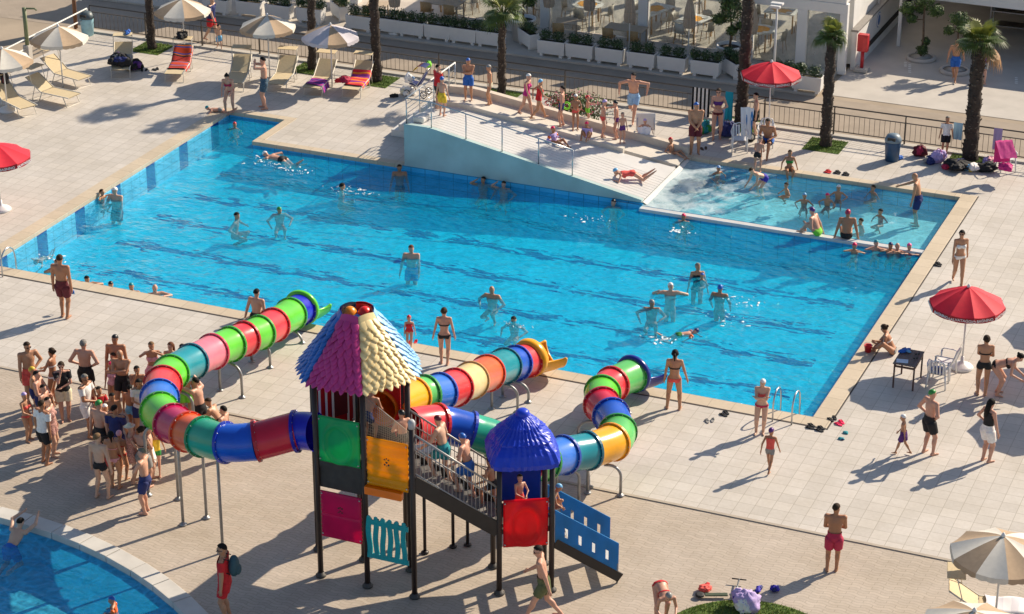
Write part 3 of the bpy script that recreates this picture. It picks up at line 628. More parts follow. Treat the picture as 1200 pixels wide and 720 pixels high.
def person(label, at, H=1.72, face=180, pose='stand', sex='m', skin=None, hair=None, style='short', bottom=None, top=None, cap=None, fat=None, group=None,
           turn=0., cell=None, glasses=False, armbands=None, tilt=0., brim=False, long_sl=False, base=None, zoff=0.):
    """at: world position of the ground, seat or water point under the body; lengths inside are fractions of H"""
    hs = 1. if H > 1.5 else 1.12 if H > 1.3 else 1.22 if H > 1.05 else 1.34
    if H < 1.35 and sex == 'm': sex = 'k'
    seed = sum(ord(ch)*(i+7) for i, ch in enumerate(label))
    if skin is None: skin = random.Random(seed+1).choice(('tan', 'tan', 'pink', 'brown', 'tan', 'pale') if H > 1.45 else ('tan', 'pink', 'tan', 'brown'))
    if hair is None: hair = random.Random(seed+2).choice(('black', 'brown', 'black'))
    if fat is None: fat = random.Random(seed).choice((-.03, 0, .02, .05, .09, .14) if H > 1.5 else (-.04, -.02, 0, .03))
    B = skeleton(pose, H, sex, hs, seed)
    P, (V, Fq) = build_body(B, sex, fat, hs, (cell or .019)/H)
    parts = np.array([q[1] for q in P]); D = np.stack([prim_d(q, V) for q in P], 1); own = parts[D.argmin(1)]
    tt = np.zeros(len(V)); best = D.argmin(1)
    for i, q in enumerate(P):
        if q[0] == 'k': s = best == i; ba = q[3]-q[2]; tt[s] = ((V[s]-q[2])@ba)/(ba@ba)
    rel = V-B.P0; u = rel@B.T/B.tl; fw_ = rel@B.Fv; lat = rel@B.X
    trunk = np.isin(own, ('chest', 'waist', 'pelvis'))
    nrm = vert_normals(V, Fq)
    # fingers: five bent, unequal ones per hand, rooted in the palm; eyes and mouth on the head
    hand = MB()
    for si, (a, e, h) in enumerate(B.arms):
        s = -1 if si == 0 else 1; d = _norm(h-e); ref = B.Fv if abs(d@B.Fv) < .8 else B.T
        side = _norm(np.cross(d, np.cross(ref, d))); pal = np.cross(d, side)*s
        tip = h+d*.052
        for j, ln in enumerate((.036, .042, .040, .031)):
            o = tip+side*(.0125-.0085*j); o0 = o-d*.014
            hand.tube([o0, o+d*ln*.5-pal*.003, o+d*ln*.95-pal*.013], [.0047, .0044, .0034], 5)
        o = h+d*.020+side*.013; hand.tube([o, o+side*.014+d*.016, o+side*.017+d*.036-pal*.004], [.0055, .005, .004], 5)
    eye = MB(); hd = B.head
    for s in (-1, 1): eye.ell(hd+B.hX*s*.0175*hs+B.hF*.0485*hs+B.hT*.004*hs, (.0075*hs, .0045*hs, .0045*hs), 6, 4)
    eye.ell(hd+B.hF*.0475*hs-B.hT*.036*hs, (.012*hs, .004*hs, .0032*hs), 6, 4)
    nf = len(Fq); vs = [V]; fs = [Fq]; mi = [np.zeros(nf, int)]; off = len(V)
    for mbx, m_ in ((hand, 0), (eye, 1)):
        v = np.concatenate(mbx.v); q4 = []
        for f in mbx.f:
            if len(f) == 4: q4.append(f)
            elif len(f) == 3: q4.append((f[0], f[1], f[2], f[2]))
            else:
                for i in range(1, len(f)-1): q4.append((f[0], f[i], f[i+1], f[i+1]))
        q4 = np.array(q4); tri = q4[:, 2] == q4[:, 3]
        ctr = len(v); 
        # degenerate corners become tiny quads through an added mid point
        add = []; 
        for i in np.where(tri)[0]:
            add.append((v[q4[i, 2]]+v[q4[i, 0]])/2); q4[i, 3] = ctr+len(add)-1
        if add: v = np.concatenate([v, np.array(add)])
        vs.append(v); fs.append(q4+off); mi.append(np.full(len(q4), m_)); off += len(v)
    VV = np.concatenate(vs); FF = np.concatenate(fs); MI = np.concatenate(mi)
    # placing: lie down, tilt, scale, turn, put in the world
    A = np.eye(3)
    if B.lie: A = np.array(Matrix.Rotation(-PI/2 if B.lie < 0 else PI/2, 3, 'X'))
    if tilt: A = np.array(Matrix.Rotation(tilt, 3, 'X'))@A
    def place(v):
        q = np.asarray(v)@A.T
        if B.lie: q = q-np.array((0, .5, 0))+np.array((0, 0, -B.lie*0+.062))
        return q*H
    loc = np.asarray(at, float)+np.array((0, 0, zoff)); rz = facing(face)
    me = fast_mesh('person', place(VV), FF, [skin_mat(skin), pm('eyes and lips', (.06, .025, .02), .4)], MI)
    o = bpy.data.objects.new('person', me); C.objects.link(o); o.location = loc; o.rotation_euler = (0, 0, rz)
    tag(o, label, 'person', group)
    def shell(name, mask, off, mat, extra=None, thick=None):
        f = Fq[mask[Fq].all(1)]
        if len(f) < 4: return None
        us, inv = np.unique(f, return_inverse=True); off_ = off if np.isscalar(off) else off[us][:, None]
        v = V[us]+nrm[us]*off_/1.0
        ff = inv.reshape(f.shape)
        v2 = [v]; f2 = [ff]
        if extra is not None:
            ve = np.concatenate(extra.v); fe = []
            for q in extra.f:
                if len(q) == 4: fe.append(q)
                else:
                    for i in range(1, len(q)-1, 2): fe.append((q[0], q[i], q[i+1], q[min(i+2, len(q)-1)]))
            fe = np.array([q for q in fe if len(set(q)) == 4]); v2.append(ve); f2.append(fe+len(v))
        c_ = bpy.data.objects.new(name, fast_mesh(name, place(np.concatenate(v2)), np.concatenate(f2), [mat])); C.objects.link(c_); c_.parent = o
        return c_
    k = .0075*1.72/H
    if bottom:
        kind, col = bottom
        lim = dict(brief=.12, trunk=.36, shorts=.66, long=.92, bikini=.05, skirt=.6)[kind]; up = dict(brief=.17, trunk=.24, shorts=.26, long=.3, bikini=.06, skirt=.3)[kind]
        leg = (own == 'thigh') & (tt < lim); msk = (trunk & (u < up)) | leg
        if kind == 'bikini': msk &= (np.abs(lat) < .075+.10*np.clip(u+.2, 0, 1)) | (u > -.05)
        shell('swim_shorts' if kind in ('shorts', 'trunk', 'long') else 'skirt' if kind == 'skirt' else 'swim_briefs', msk, k*(1.6 if kind in ('shorts', 'skirt') else .8)*(1+.8*leg*(kind in ('shorts', 'skirt'))), cloth(col))
    if top:
        kind, col = top
        if kind == 'bikini': msk = trunk & (u > .50) & (u < .72) & ((fw_ > 0) | ((u > .54) & (u < .64)))
        elif kind == 'suit': msk = (trunk & (u < .84) & (u > -.45)) | ((own == 'thigh') & (tt < .03))
        elif kind == 'tank': msk = trunk & (u < .90) & (u > .02)
        elif kind == 'rash': msk = (trunk & (u < .97) & (u > .0)) | (own == 'uarm') | ((own == 'farm') & (tt < .85)) 
        elif kind == 'dress': msk = (trunk & (u < .93)) | ((own == 'uarm') & (tt < .35)) | ((own == 'thigh') & (tt < .5))
        else: msk = (trunk & (u < .97) & (u > -.02)) | ((own == 'uarm') & (tt < .62))
        shell(dict(bikini='bikini_top', suit='swimsuit', tank='tank_top', rash='rash_guard', dress='dress').get(kind, 't_shirt'), msk, k*(1.9 if kind in ('tshirt', 'dress') else 1.0), cloth(col))
    rh = V-hd; hz, hy = rh@B.hT/hs, rh@B.hF/hs; ishead = own == 'head'
    if cap:
        ex = None
        if brim:
            ex = MB(); rim = [hd+B.hT*.022*hs+hs*(B.hX*math.cos(t)*.078+B.hF*(math.sin(t)*.088)) for t in np.arange(16)*2*PI/16]
            inn = [hd+B.hT*.034*hs+hs*(B.hX*math.cos(t)*.046+B.hF*(math.sin(t)*.056)) for t in np.arange(16)*2*PI/16]
            ex.add(rim+inn, [(i, (i+1) % 16, 16+(i+1) % 16, 16+i) for i in range(16)])
        shell('sun_hat' if brim else 'swim_cap', ishead & (hz > .020-.30*np.clip(-hy, -.06, .06)-.2*np.clip(-hy, 0, .06)), .006, pm('cap '+cap, hexc(CLOTH[cap]), .4, .06, 10), ex)
    elif style != 'bald':
        ex = None; hm = pm('hair '+hair, HAIRC[hair], .6, .3, 30, bump=.4, spec=.15)
        if style in ('bun', 'tail', 'long'):
            ex = MB()
            if style == 'bun': ex.ell(hd+hs*(B.hT*.03-B.hF*.06), np.array((.022, .022, .022))*hs, 8, 6)
            if style == 'tail': ex.tube([hd+hs*(B.hT*.03-B.hF*.05), hd+hs*(B.hT*.01-B.hF*.085), hd-hs*(B.hT*.08+B.hF*.075)], [.014, .02, .008], 8)
            if style == 'long':
                ex.tube([hd+hs*(B.hT*.02-B.hF*.028), hd-hs*(B.hT*.045+B.hF*.04), hd-hs*(B.hT*.13+B.hF*.055), hd-hs*(B.hT*.20+B.hF*.05)], [.050*hs, .048*hs, .042*hs, .02*hs], 10, squash=.62)
        low = .005 if style == 'short' else -.02
        shell('hair', ishead & (hz > low+.018-.55*np.clip(-hy, -.06, .055)) & ~((hy > .03) & (hz < .036)), np.where(hz > 0, .010, .007), hm, ex)
    if glasses:
        g = MB(); c_ = hd+B.hF*.050*hs+B.hT*.006*hs
        for s in (-1, 1):
            g.ell(c_+B.hX*s*.0185*hs, np.array((.016, .007, .011))*hs, 8, 4); g.bar(c_+B.hX*s*.036*hs, hd+B.hX*s*.047*hs-B.hF*.004, .004, .004)
        gm = g; gm.v = [place(np.concatenate(g.v))]; gm.build('sunglasses', pm('dark lenses', (.012, .012, .014), .12), o)
    if armbands:
        g = MB()
        for a, e, h in B.arms: g.tube([a+(e-a)*.30, a+(e-a)*.36, a+(e-a)*.64, a+(e-a)*.70], [.030, .050, .050, .030], 10)
        g.v = [place(np.concatenate(g.v))]; g.build('armband', pm('vinyl '+armbands, hexc(CLOTH[armbands]), .25, .05), o)
    NPEOPLE[0] += 1; o['_b'] = 0; del o['_b']
    B.place = lambda q: np.array(Matrix.Translation(loc) @ Matrix.Rotation(rz, 4, 'Z'))[:3, :3]@place(np.asarray(q)[None])[0]+loc
    o_b[o.name] = B
    return o
o_b = {}
def vert_normals(V, Fq):
    n = np.cross(V[Fq[:, 2]]-V[Fq[:, 0]], V[Fq[:, 3]]-V[Fq[:, 1]]); out = np.zeros_like(V)
    for i in range(4): np.add.at(out, Fq[:, i], n)
    return out/np.maximum(np.linalg.norm(out, axis=1), 1e-12)[:, None]
# ---------------------------------------------------------------- restaurant, courtyard, planters, fence
M_WHITE = pm('white render', (.74, .72, .69), .7, .06, 1.5, bump=.1)
M_WPLAST = pm('white plastic', (.72, .72, .72), .35, .04, 4)
M_WMETAL = pm('white painted metal', (.70, .69, .67), .4, .05, 5)
M_STEEL = pm('brushed steel', (.55, .55, .56), .28, .08, 9, metal=1.)
M_FENCE = pm('fence paint', (.085, .068, .052), .5, .15, 8)
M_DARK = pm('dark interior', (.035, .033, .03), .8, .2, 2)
M_TAUPE = pm('taupe cloth', (.46, .36, .26), .8, .08, 8)
M_WOOD = pm('light wood', (.50, .30, .13), .5, .18, 12)
M_ORANGE = pm('orange table runner', (.80, .36, .03), .7, .08, 8)
M_CLOTHW = pm('white table linen', (.75, .73, .70), .7, .04, 8)
M_GREYF = pm('restaurant floor', (.54, .48, .41), .55, .12, 1.2)
def glass_mat():
    m = bpy.data.materials.new('facade glass'); m.use_nodes = True; N, L = m.node_tree.nodes, m.node_tree.links; N.clear()
    o = N.new('ShaderNodeOutputMaterial'); tr = N.new('ShaderNodeBsdfTransparent'); tr.inputs[0].default_value = (.80, .84, .84, 1)
    gl = N.new('ShaderNodeBsdfGlossy'); gl.inputs['Roughness'].default_value = .03
    tc = N.new('ShaderNodeTexCoord'); nz = N.new('ShaderNodeTexNoise'); nz.inputs['Scale'].default_value = 2.2; nz.inputs['Detail'].default_value = 6; L.new(tc.outputs['Object'], nz.inputs['Vector'])
    df = N.new('ShaderNodeBsdfDiffuse'); df.inputs[0].default_value = (.55, .55, .53, 1)       # patchy pale grey mixed over the clear panes
    rp = N.new('ShaderNodeValToRGB'); rp.color_ramp.elements[0].position = .42; rp.color_ramp.elements[1].position = .8; rp.color_ramp.elements[0].color = (.04, .04, .04, 1); rp.color_ramp.elements[1].color = (.40, .40, .40, 1)
    L.new(nz.outputs['Fac'], rp.inputs[0])
    m1 = N.new('ShaderNodeMixShader'); L.new(rp.outputs[0], m1.inputs[0]); L.new(tr.outputs[0], m1.inputs[1]); L.new(df.outputs[0], m1.inputs[2])
    fr = N.new('ShaderNodeFresnel'); fr.inputs[0].default_value = 1.45
    m2 = N.new('ShaderNodeMixShader'); L.new(fr.outputs[0], m2.inputs[0]); L.new(m1.outputs[0], m2.inputs[1]); L.new(gl.outputs[0], m2.inputs[2]); L.new(m2.outputs[0], o.inputs[0]); return m
M_GLASS = glass_mat()
FY, FLZ = 27.2, .12
rest = thing('restaurant', 'white restaurant pavilion with glazed front and white pillars beyond the road', 'building', (6, FY, 0))
def rp(name, mb, m, bevel=0.): return mb.build(name, m, rest, bevel=bevel, base=(6, FY, 0))
mb = MB(); mb.box(-9, 18.15, 26.2, 37, -.05, FLZ); rp('floor_slab', mb, M_GREYF)
mb = MB(); mb.box(-9, 18.15, 26.17, 26.198, -.05, FLZ+.03); rp('floor_edging', mb, pm('edging stone', (.55, .52, .47), .7))
for x in (-5.5, -1.5, 2.5, 6.57, 10.5, 14.6):
    mb = MB(); mb.box(x-.18, x+.18, FY-.18, FY+.18, FLZ, 3.45); rp('pillar', mb, M_WHITE, .015)
for x in (8.5, 12.5): 
    mb = MB(); mb.box(x-.18, x+.18, 31, 31.36, FLZ, 3.45); rp('pillar', mb, M_WHITE, .015)
mb = MB(); mb.box(-9, 18.4, FY-.2, FY+.25, 3.45, 3.95); rp('roof_beam', mb, M_WHITE)
# roof: unseen, open bays shaped for sun patches below, like the parapet with gaps
mb = MB()
for x0, x1, y0, y1 in ((-9, 18.4, 27.46, 27.95), (-9, -2.4, 27.952, 36), (18, 18.4, 27.952, 36), (-2.2, 17.9, 30.9, 31.25), (3.4, 5.0, 31.26, 36), (7.6, 9.4, 31.26, 36), (11.8, 13.2, 31.26, 36), (15.8, 17.4, 31.26, 36), (-.6, -.3, 27.952, 30.89), (3.3, 3.6, 27.952, 30.89), (7.7, 8.0, 27.952, 30.89), (11.9, 12.2, 27.952, 30.89), (15.5, 15.8, 27.952, 30.89)):
    mb.box(x0, x1, y0, y1, 3.6, 3.8)
rp('roof', mb, M_WHITE)
mb = MB()
for x, wd, h in ((-9, 5.2, 1.0), (5.3, .5, .75), (8.2, 1.6, .55), (10.9, .4, .8), (12.6, .9, .6), (15.4, .5, .8), (17.2, 1.1, .7)): mb.box(x, x+wd, FY-.1, FY-.02, 3.952, 3.95+h)
rp('shadow_parapet', mb, M_WHITE)  # blocks added out of view to cast broken shade on the road
mb = MB(); mb.box(18.02, 18.4, FY+.26, 37, FLZ, 3.45); mb.box(-9, 18, 36.7, 37, FLZ, .9); rp('side_wall', mb, M_WHITE)
for x0, x1 in ((2.68, 6.39), (6.75, 10.32), (10.68, 14.42)):       # glazed bays, one pane object each
    for k in range(2):
        a = x0+(x1-x0)*k/2+.02; b_ = x0+(x1-x0)*(k+1)/2-.02
        mb = MB(); mb.box(a, b_, FY-.01, FY+.01, FLZ+.02, 3.4); rp('glass_pane', mb, M_GLASS)
# framed corner with a beam, two panes and doorposts
mb = MB(); mb.box(14.79, 18.42, 26.5, 26.75, 2.25, 2.62); rp('front_beam', mb, M_WHITE, .01)
mb = MB(); mb.box(14.79, 18.35, 26.52, 27.0, 2.63, 3.44); rp('front_fascia', mb, M_WHITE)
for x0, x1 in ((16.58, 16.95), (18.15, 18.42), (14.79, 14.95)):
    mb = MB(); mb.box(x0, x1, 26.5, 26.75, 0, 2.248); f = rp('door_frame', mb, M_WHITE, .01)
mb = MB(); mb.box(14.95, 16.58, 26.55, 26.62, .0, .12); mb.box(16.95, 18.15, 26.55, 26.62, .0, .12); rp('sill', mb, M_WHITE)
for x0, x1 in ((14.97, 16.56), (16.97, 18.13)):
    mb = MB(); mb.box(x0, x1, 26.60, 26.62, .122, 2.24); rp('glass_pane', mb, M_GLASS)
# boundary wall of the courtyard
bw = thing('boundary_wall', 'low white wall with a grey sloping coping and dark skirting along the courtyard', 'wall', (18.75, 27, 0))
mb = MB(); mb.box(18.44, 18.62, 27.25, 38, -.02, 1.42); mb.build('wall_body', M_WHITE, bw, base=(18.75, 27, 0))
mb = MB(); mb.box(18.405, 18.68, 27.2, 38, 1.42, 1.50); mb.build('wall_cap', pm('grey coping', (.24, .22, .20), .7), bw, base=(18.75, 27, 0), bevel=.01)
mb = MB(); mb.box(18.622, 18.66, 28.4, 38, .33, .52); mb.build('skirting', M_DARK, bw, base=(18.75, 27, 0))
mb = MB(); mb.ell((18.628, 30.35, 1.0), (.012, .30, .30), 18, 10); mb.build('wall_emblem', pm('blue emblem', (.07, .17, .42), .5), bw, base=(18.75, 27, 0))
mb = MB(); mb.lathe([(.265, -.008), (.265, .008), (.20, .008), (.20, -.008)], n=20, cap=False); v = np.concatenate(mb.v); mb.v = [np.c_[v[:, 2]*1.+18.637, v[:, 0]+30.35, v[:, 1]+1.0]]; mb.build('emblem_ring', M_WHITE, bw, base=(18.75, 27, 0))
# canopy over the far side of the courtyard
cn = thing('canopy', 'long low white canopy with a deep fascia and dark space beneath, right rear', 'canopy', (27, 30.4, 0))
mb = MB(); mb.box(18.95, 60, 30.4, 30.5, 1.98, 2.46); mb.build('fascia', M_WHITE, cn, base=(27, 30.4, 0))
mb = MB(); mb.box(18.95, 60, 30.502, 44, 2.36, 2.45); mb.build('roof_sheet', pm('beige roof sheet', (.46, .39, .31), .8), cn, base=(27, 30.4, 0))
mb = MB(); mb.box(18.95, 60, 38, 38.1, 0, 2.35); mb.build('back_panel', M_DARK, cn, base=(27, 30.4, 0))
for x in (19.3, 24.6, 30, 36): mb = MB(); mb.box(x, x+.12, 30.6, 30.72, -.02, 2.35); mb.build('post', M_WMETAL, cn, base=(27, 30.4, 0))

g = W(1026.5, 50); t = thing('flag_pole', 'thin white pole standing against the courtyard wall', 'pole', g)
mb = MB(); mb.tube([(0, 0, 0), (0, 0, 4.2)], .035, 8); mb.build('shaft', M_WMETAL, t); mb = MB(); mb.lathe([(.09, 0), (.09, .03), (.04, .06)], n=10); mb.build('foot', M_WMETAL, t)
g = W(1009.5, 83); t = thing('hydrant_box', 'red hose cabinet on a red post with a square concrete foot', 'hydrant', g)
M_RED = pm('red paint', (.52, .022, .03), .4, .08, 5)
mb = MB(); mb.box(-.24, .24, -.24, .24, 0, .12); mb.build('foot', M_CONC, t, bevel=.02)
mb = MB(); mb.tube([(0, 0, .12), (0, 0, .75)], .065, 10); mb.build('post', M_RED, t)
mb = MB(); mb.box(-.19, .19, -.13, .13, .74, 1.38); mb.build('cabinet', M_RED, t, bevel=.02)
mb = MB(); mb.box(.02, .19, -.145, -.132, .78, 1.30); mb.build('door', pm('red cabinet door', (.60, .03, .04), .3), t)
g = W(905.5, 112); t = thing('post_lamp', 'white slim lamp post with a flat double head by the red parasol', 'lamp post', g)
mb = MB(); mb.tube([(0, 0, 0), (0, 0, 3.3)], [.05, .035], 8); mb.build('shaft', M_WMETAL, t)
mb = MB(); mb.box(-.22, .22, -.12, .10, 3.3, 3.38); mb.box(-.18, .18, -.30, -.13, 3.24, 3.33); mb.build('lamp_head', M_WMETAL, t, bevel=.02)

# foliage colours
G1 = pm('leaf green', (.055, .105, .022), .55, .3, 3); G2 = pm('leaf deep green', (.028, .062, .016), .55, .3, 3); G3 = pm('leaf fresh', (.10, .16, .03), .55, .3, 3)
BARK = pm('bark', (.13, .09, .06), .9, .3, 12, bump=.5)
M_SOILP = pm('planter soil', (.06, .045, .03), .95)
# planters: boxes on feet with clipped shrubs
def make_planter(nsh, seed):
    t = thing('planter', '', 'planter', (0, 0, 0), 0, 'white planters along the restaurant terrace')
    mb = MB(); w_, d_, z0, z1 = .54, .22, .10, .60
    v = [(-w_*.95, -d_*.92, z0), (w_*.95, -d_*.92, z0), (w_*.95, d_*.92, z0), (-w_*.95, d_*.92, z0), (-w_, -d_, z1), (w_, -d_, z1), (w_, d_, z1), (-w_, d_, z1),
         (-w_+.04, -d_+.04, z1), (w_-.04, -d_+.04, z1), (w_-.04, d_-.04, z1), (-w_+.04, d_-.04, z1), (-w_+.04, -d_+.04, z1-.06), (w_-.04, -d_+.04, z1-.06), (w_-.04, d_-.04, z1-.06), (-w_+.04, d_-.04, z1-.06)]
    mb.add(v, [(3, 2, 1, 0), (0, 1, 5, 4), (1, 2, 6, 5), (2, 3, 7, 6), (3, 0, 4, 7), (4, 5, 9, 8), (5, 6, 10, 9), (6, 7, 11, 10), (7, 4, 8, 11), (8, 9, 13, 12), (9, 10, 14, 13), (10, 11, 15, 14), (11, 8, 12, 15)])
    mb.build('box', M_WHITE, t, bevel=.012)
    mb = MB(); mb.box(-w_+.045, w_-.045, -d_+.045, d_-.045, z1-.10, z1-.058); mb.build('soil', M_SOILP, t)
    for sx in (-1, 1): mb = MB(); mb.box(sx*.38-.06, sx*.38+.06, -.18, .18, 0, z0+.002); mb.build('foot', M_WHITE, t)
    for k in range(nsh):
        mb = MB(); x = (k-(nsh-1)/2)*.50*(2/nsh)**.4
        leaves(mb, (x, 0, z1+.17), (.28 if nsh == 2 else .24, .24, .21), 420, .035, seed*7+k, (0, 1, 2), .35)
        mb.build('shrub', [G1, G2, G2], t)
    return t
pro = [make_planter(2, 1), make_planter(2, 2), make_planter(3, 3)]; used = [0, 0, 0]
PL = [(213, 14, 0, 'farthest left of its row'), (252, 19, 0, 'behind the man in red shorts on the road'), (291, 22, 0, 'above the striped parasol beside the photographer'), (325, 26, 0, 'left of the second palm trunk'),
      (362, 30, 0, 'directly behind the second palm trunk'), (396, 25, -.75, 'turned at an angle left of the third palm'), (420, 39, 0, 'just left of the third palm trunk'), (452, 42, 0, 'just right of the third palm trunk'), (481, 46, 0, 'below the long taupe table end'),
      (512, 50, 0, 'in front of the long taupe table'), (542, 54, 0, 'right of the long taupe table'), (573, 58, 0, 'left of the round white pot'), (617, 58, -.75, 'turned at an angle right of the round white pot'), (645, 69, 0, 'first right of the angled planter'),
      (678, 73, 0, 'in front of the small square terrace table'), (713, 78, 0, 'below the left end of the wide terrace table'), (750, 83, 0, 'below the right end of the wide terrace table'), (786, 88, 0, 'between two closed parasols'), (825, 93, 0, 'in front of the clipped tree pot'),
      (857, 93, -.75, 'turned at an angle behind the palm by the red parasol'), (921, 106, 0, 'right behind the red parasol'), (944, 111, 0, 'at the right end of the row by the glass door')]
for i, (px, py, rz, tx) in enumerate(PL):
    k = rnd.choice((0, 1, 2)); g = W(px, py); lab = 'white planter box of shrubs '+tx
    if not used[k]: o = pro[k]; used[k] = 1; o.location = (g[0], g[1]+.2, .06); o.rotation_euler = (0, 0, rz); o['label'] = lab
    else: o = dup(pro[k], (g[0], g[1]+.2, .06), rz+(PI if i % 2 else 0), lab)
for k in (0, 1, 2):
    if not used[k]: pro[k]['label'] = 'white box planter of green shrubs out of sight beyond the left end of the row'; pro[k].location = (-9.5, 24.5, .06)
def ball_tree(t, stem, balls, seed):
    mb = MB(); mb.tube(stem, np.linspace(.05, .03, len(stem)), 8)
    for c, r in balls:
        q = min(stem, key=lambda s: np.linalg.norm(np.array(s)-np.array(c))); mb.tube([q, c], [.02, .012], 6)
    mb.build('trunk', BARK, t)
    for i, (c, r) in enumerate(balls):
        mb = MB(); leaves(mb, c, (r, r, r*.85), int(900*r/.3), .038, seed+i, (0, 1, 2), .5); mb.build('foliage', [G1, G2, G3], t)
def pot(t, r, h):
    mb = MB(); mb.lathe([(r*.78, 0), (r*.98, h*.9), (r*1.05, h*.9), (r*1.05, h), (r*.93, h), (r*.9, h*.86)], n=24); mb.build('pot', M_WHITE, t)
    mb = MB(); mb.lathe([(r*.9, h*.86), (.01, h*.88)], n=20); mb.build('soil', M_SOILP, t)
g = W(609, 51); t = thing('potted_palm', 'large round white pot with a leafy plant on the terrace', 'potted plant', (g[0], g[1]+.3, .06)); pot(t, .48, .85)
ball_tree(t, [(0, 0, .7), (.03, 0, 1.2), (0, 0, 1.6)], [((0, 0, 1.75), .42), ((.25, .1, 1.5), .25)], 50)
g = W(851, 82); t = thing('potted_tree', 'round white pot with a clipped cloud tree behind the palm trunk', 'potted plant', (g[0], g[1]+.3, .06)); pot(t, .46, .80)
ball_tree(t, [(0, 0, .7), (.05, 0, 1.2), (0, 0, 1.9)], [((.02, 0, 2.05), .50), ((-.42, -.1, 1.75), .26), ((.40, 0, 1.55), .20), ((.08, -.1, 1.38), .22), ((-.1, .1, 2.4), .36)], 60)
for (px, py), seed, lab, balls in (((1079, 69), 70, 'cloud-pruned tree in a round stone bed in the shaded courtyard', [((0, 0, 2.35), .40), ((-.62, 0, 1.85), .30), ((-.18, .2, 1.9), .27), ((.42, 0, 1.9), .30), ((-.40, -.2, 1.55), .2), ((.05, -.1, .40), .22), ((.12, .1, .68), .16)]),
                           ((1119, 84), 80, 'cloud-pruned tree in a stone bed half hidden behind the right palm', [((0, 0, 2.0), .32), ((.2, 0, 1.75), .32), ((-.35, .1, 1.5), .2), ((.4, -.1, 1.5), .25)])):
    g = W(px, py); t = thing('topiary_tree', lab, 'topiary', (g[0], g[1], -.02), 0, 'cloud pruned trees in the courtyard')
    mb = MB(); mb.lathe([(.55, 0), (.55, .12), (.44, .13), (.42, .10)], n=28); mb.build('stone_ring', M_CONC, t)
    mb = MB(); mb.lathe([(.42, .10), (.01, .14)], n=24); mb.build('gravel', pm('white gravel', (.5, .48, .45), .9, .3, 40, bump=.8), t)
    ball_tree(t, [(0, 0, .1), (.04, 0, .8), (.0, 0, 1.5), (0, 0, 2.1)], balls, seed)
# metal rack and pushchair under the canopy
g = W(1178, 48); t = thing('storage_rack', 'grey metal shelf rack in the dark under the canopy', 'rack', (g[0], g[1]+1.2, 0))
mb = MB()
for sx in (-.8, .8):
    for sy in (-.3, .3): mb.bar((sx, sy, 0), (sx, sy, 1.5), .05, .05)
mb.build('frame', M_STEEL, t)
for z in (.25, .8, 1.4): mb = MB(); mb.box(-.82, .82, -.32, .32, z, z+.04); mb.build('shelf', M_STEEL, t)

# terrace furniture
def make_table(kind, L_, D_, H_, cloth_):
    t = thing('dining_table', '', 'table')
    top = MB()
    if kind == 'round': top.lathe([(.02, H_-.035), (L_, H_-.035), (L_, H_), (.02, H_)], n=28, smooth=False)
    else: top.box(-L_/2, L_/2, -D_/2, D_/2, H_-.04, H_)
    top.build('tabletop', cloth_, t, bevel=.008)
    for sx in (-1, 1):
        for sy in (-1, 1):
            r = .62 if kind == 'round' else 1; lx, ly = (L_*.55, L_*.55) if kind == 'round' else (L_/2-.06, D_/2-.06)
            mb = MB(); mb.box(sx*lx-.025, sx*lx+.025, sy*ly-.025, sy*ly+.025, 0, H_-.042); mb.build('leg', cloth_ if cloth_ == M_TAUPE else M_WOOD, t)
    if cloth_ != M_TAUPE:
        mb = MB()
        if kind == 'round': mb.lathe([(.01, H_+.003), (L_*.62, H_+.003), (L_*.62, H_+.008), (.01, H_+.008)], n=20, smooth=False)
        else: mb.box(-L_*.32, L_*.32, -D_*.3, D_*.3, H_+.002, H_+.008)
        mb.build('table_runner', M_ORANGE, t)
        for k in range(4):
            a = k*PI/2+PI/4; rx, ry = (L_*.78, L_*.78) if kind == 'round' else (L_*.52*.8, D_*.5*.75)
            mb = MB(); mb.lathe([(.01, H_+.010), (.10, H_+.012), (.125, H_+.026)], (rx*math.cos(a), ry*math.sin(a), 0), n=14, cap=False); mb.build('plate', M_CLOTHW, t)
    return t
def make_chair(seat_m, leg_m):
    t = thing('chair', '', 'chair')
    mb = MB(); mb.box(-.21, .21, -.20, .21, .43, .46); mb.build('seat', seat_m, t, bevel=.01)
    mb = MB(); n = 9
    for i in range(n-1):
        a0, a1 = PI*(.12+.76*i/(n-1)), PI*(.12+.76*(i+1)/(n-1))
        p = [np.array((-.235*math.cos(a), -.03-.20*math.sin(a), 0)) for a in (a0, a1)]
        v = [(*q[:2], .46) for q in p]+[(q[0], q[1]-.05, .80+.05*math.sin(a)) for q, a in zip(p, (a0, a1))]
        v += [(q[0]*.93, q[1]*.90, q[2]) for q in np.array(v)]
        mb.add(v, [(0, 1, 3, 2), (4, 6, 7, 5), (2, 3, 7, 6), (0, 4, 5, 1)], 0, True)
    mb.build('backrest', seat_m, t)
    for sx in (-1, 1):
        for sy in (-1, 1): mb = MB(); mb.tube([(sx*.17, sy*.16, .43), (sx*.21, sy*.20, 0)], [.018, .013], 7); mb.build('leg', leg_m, t)
    return t
M_RATTAN = pm('rattan', (.47, .29, .13), .7, .2, 30, bump=.4); M_CHW = pm('cream shell', (.60, .52, .42), .5, .06)
chp = {'r': make_chair(M_RATTAN, M_TAUPE), 'w': make_chair(M_CHW, M_WOOD)}; chu = {'r': 0, 'w': 0}
def put_chair(k, x, y, z, rz, lab, grp):
    if not chu[k]: o = chp[k]; chu[k] = 1; o.location = (x, y, z); o.rotation_euler = (0, 0, rz); o['label'] = lab; o['group'] = grp; return o
    return dup(chp[k], (x, y, z), rz, lab, grp)
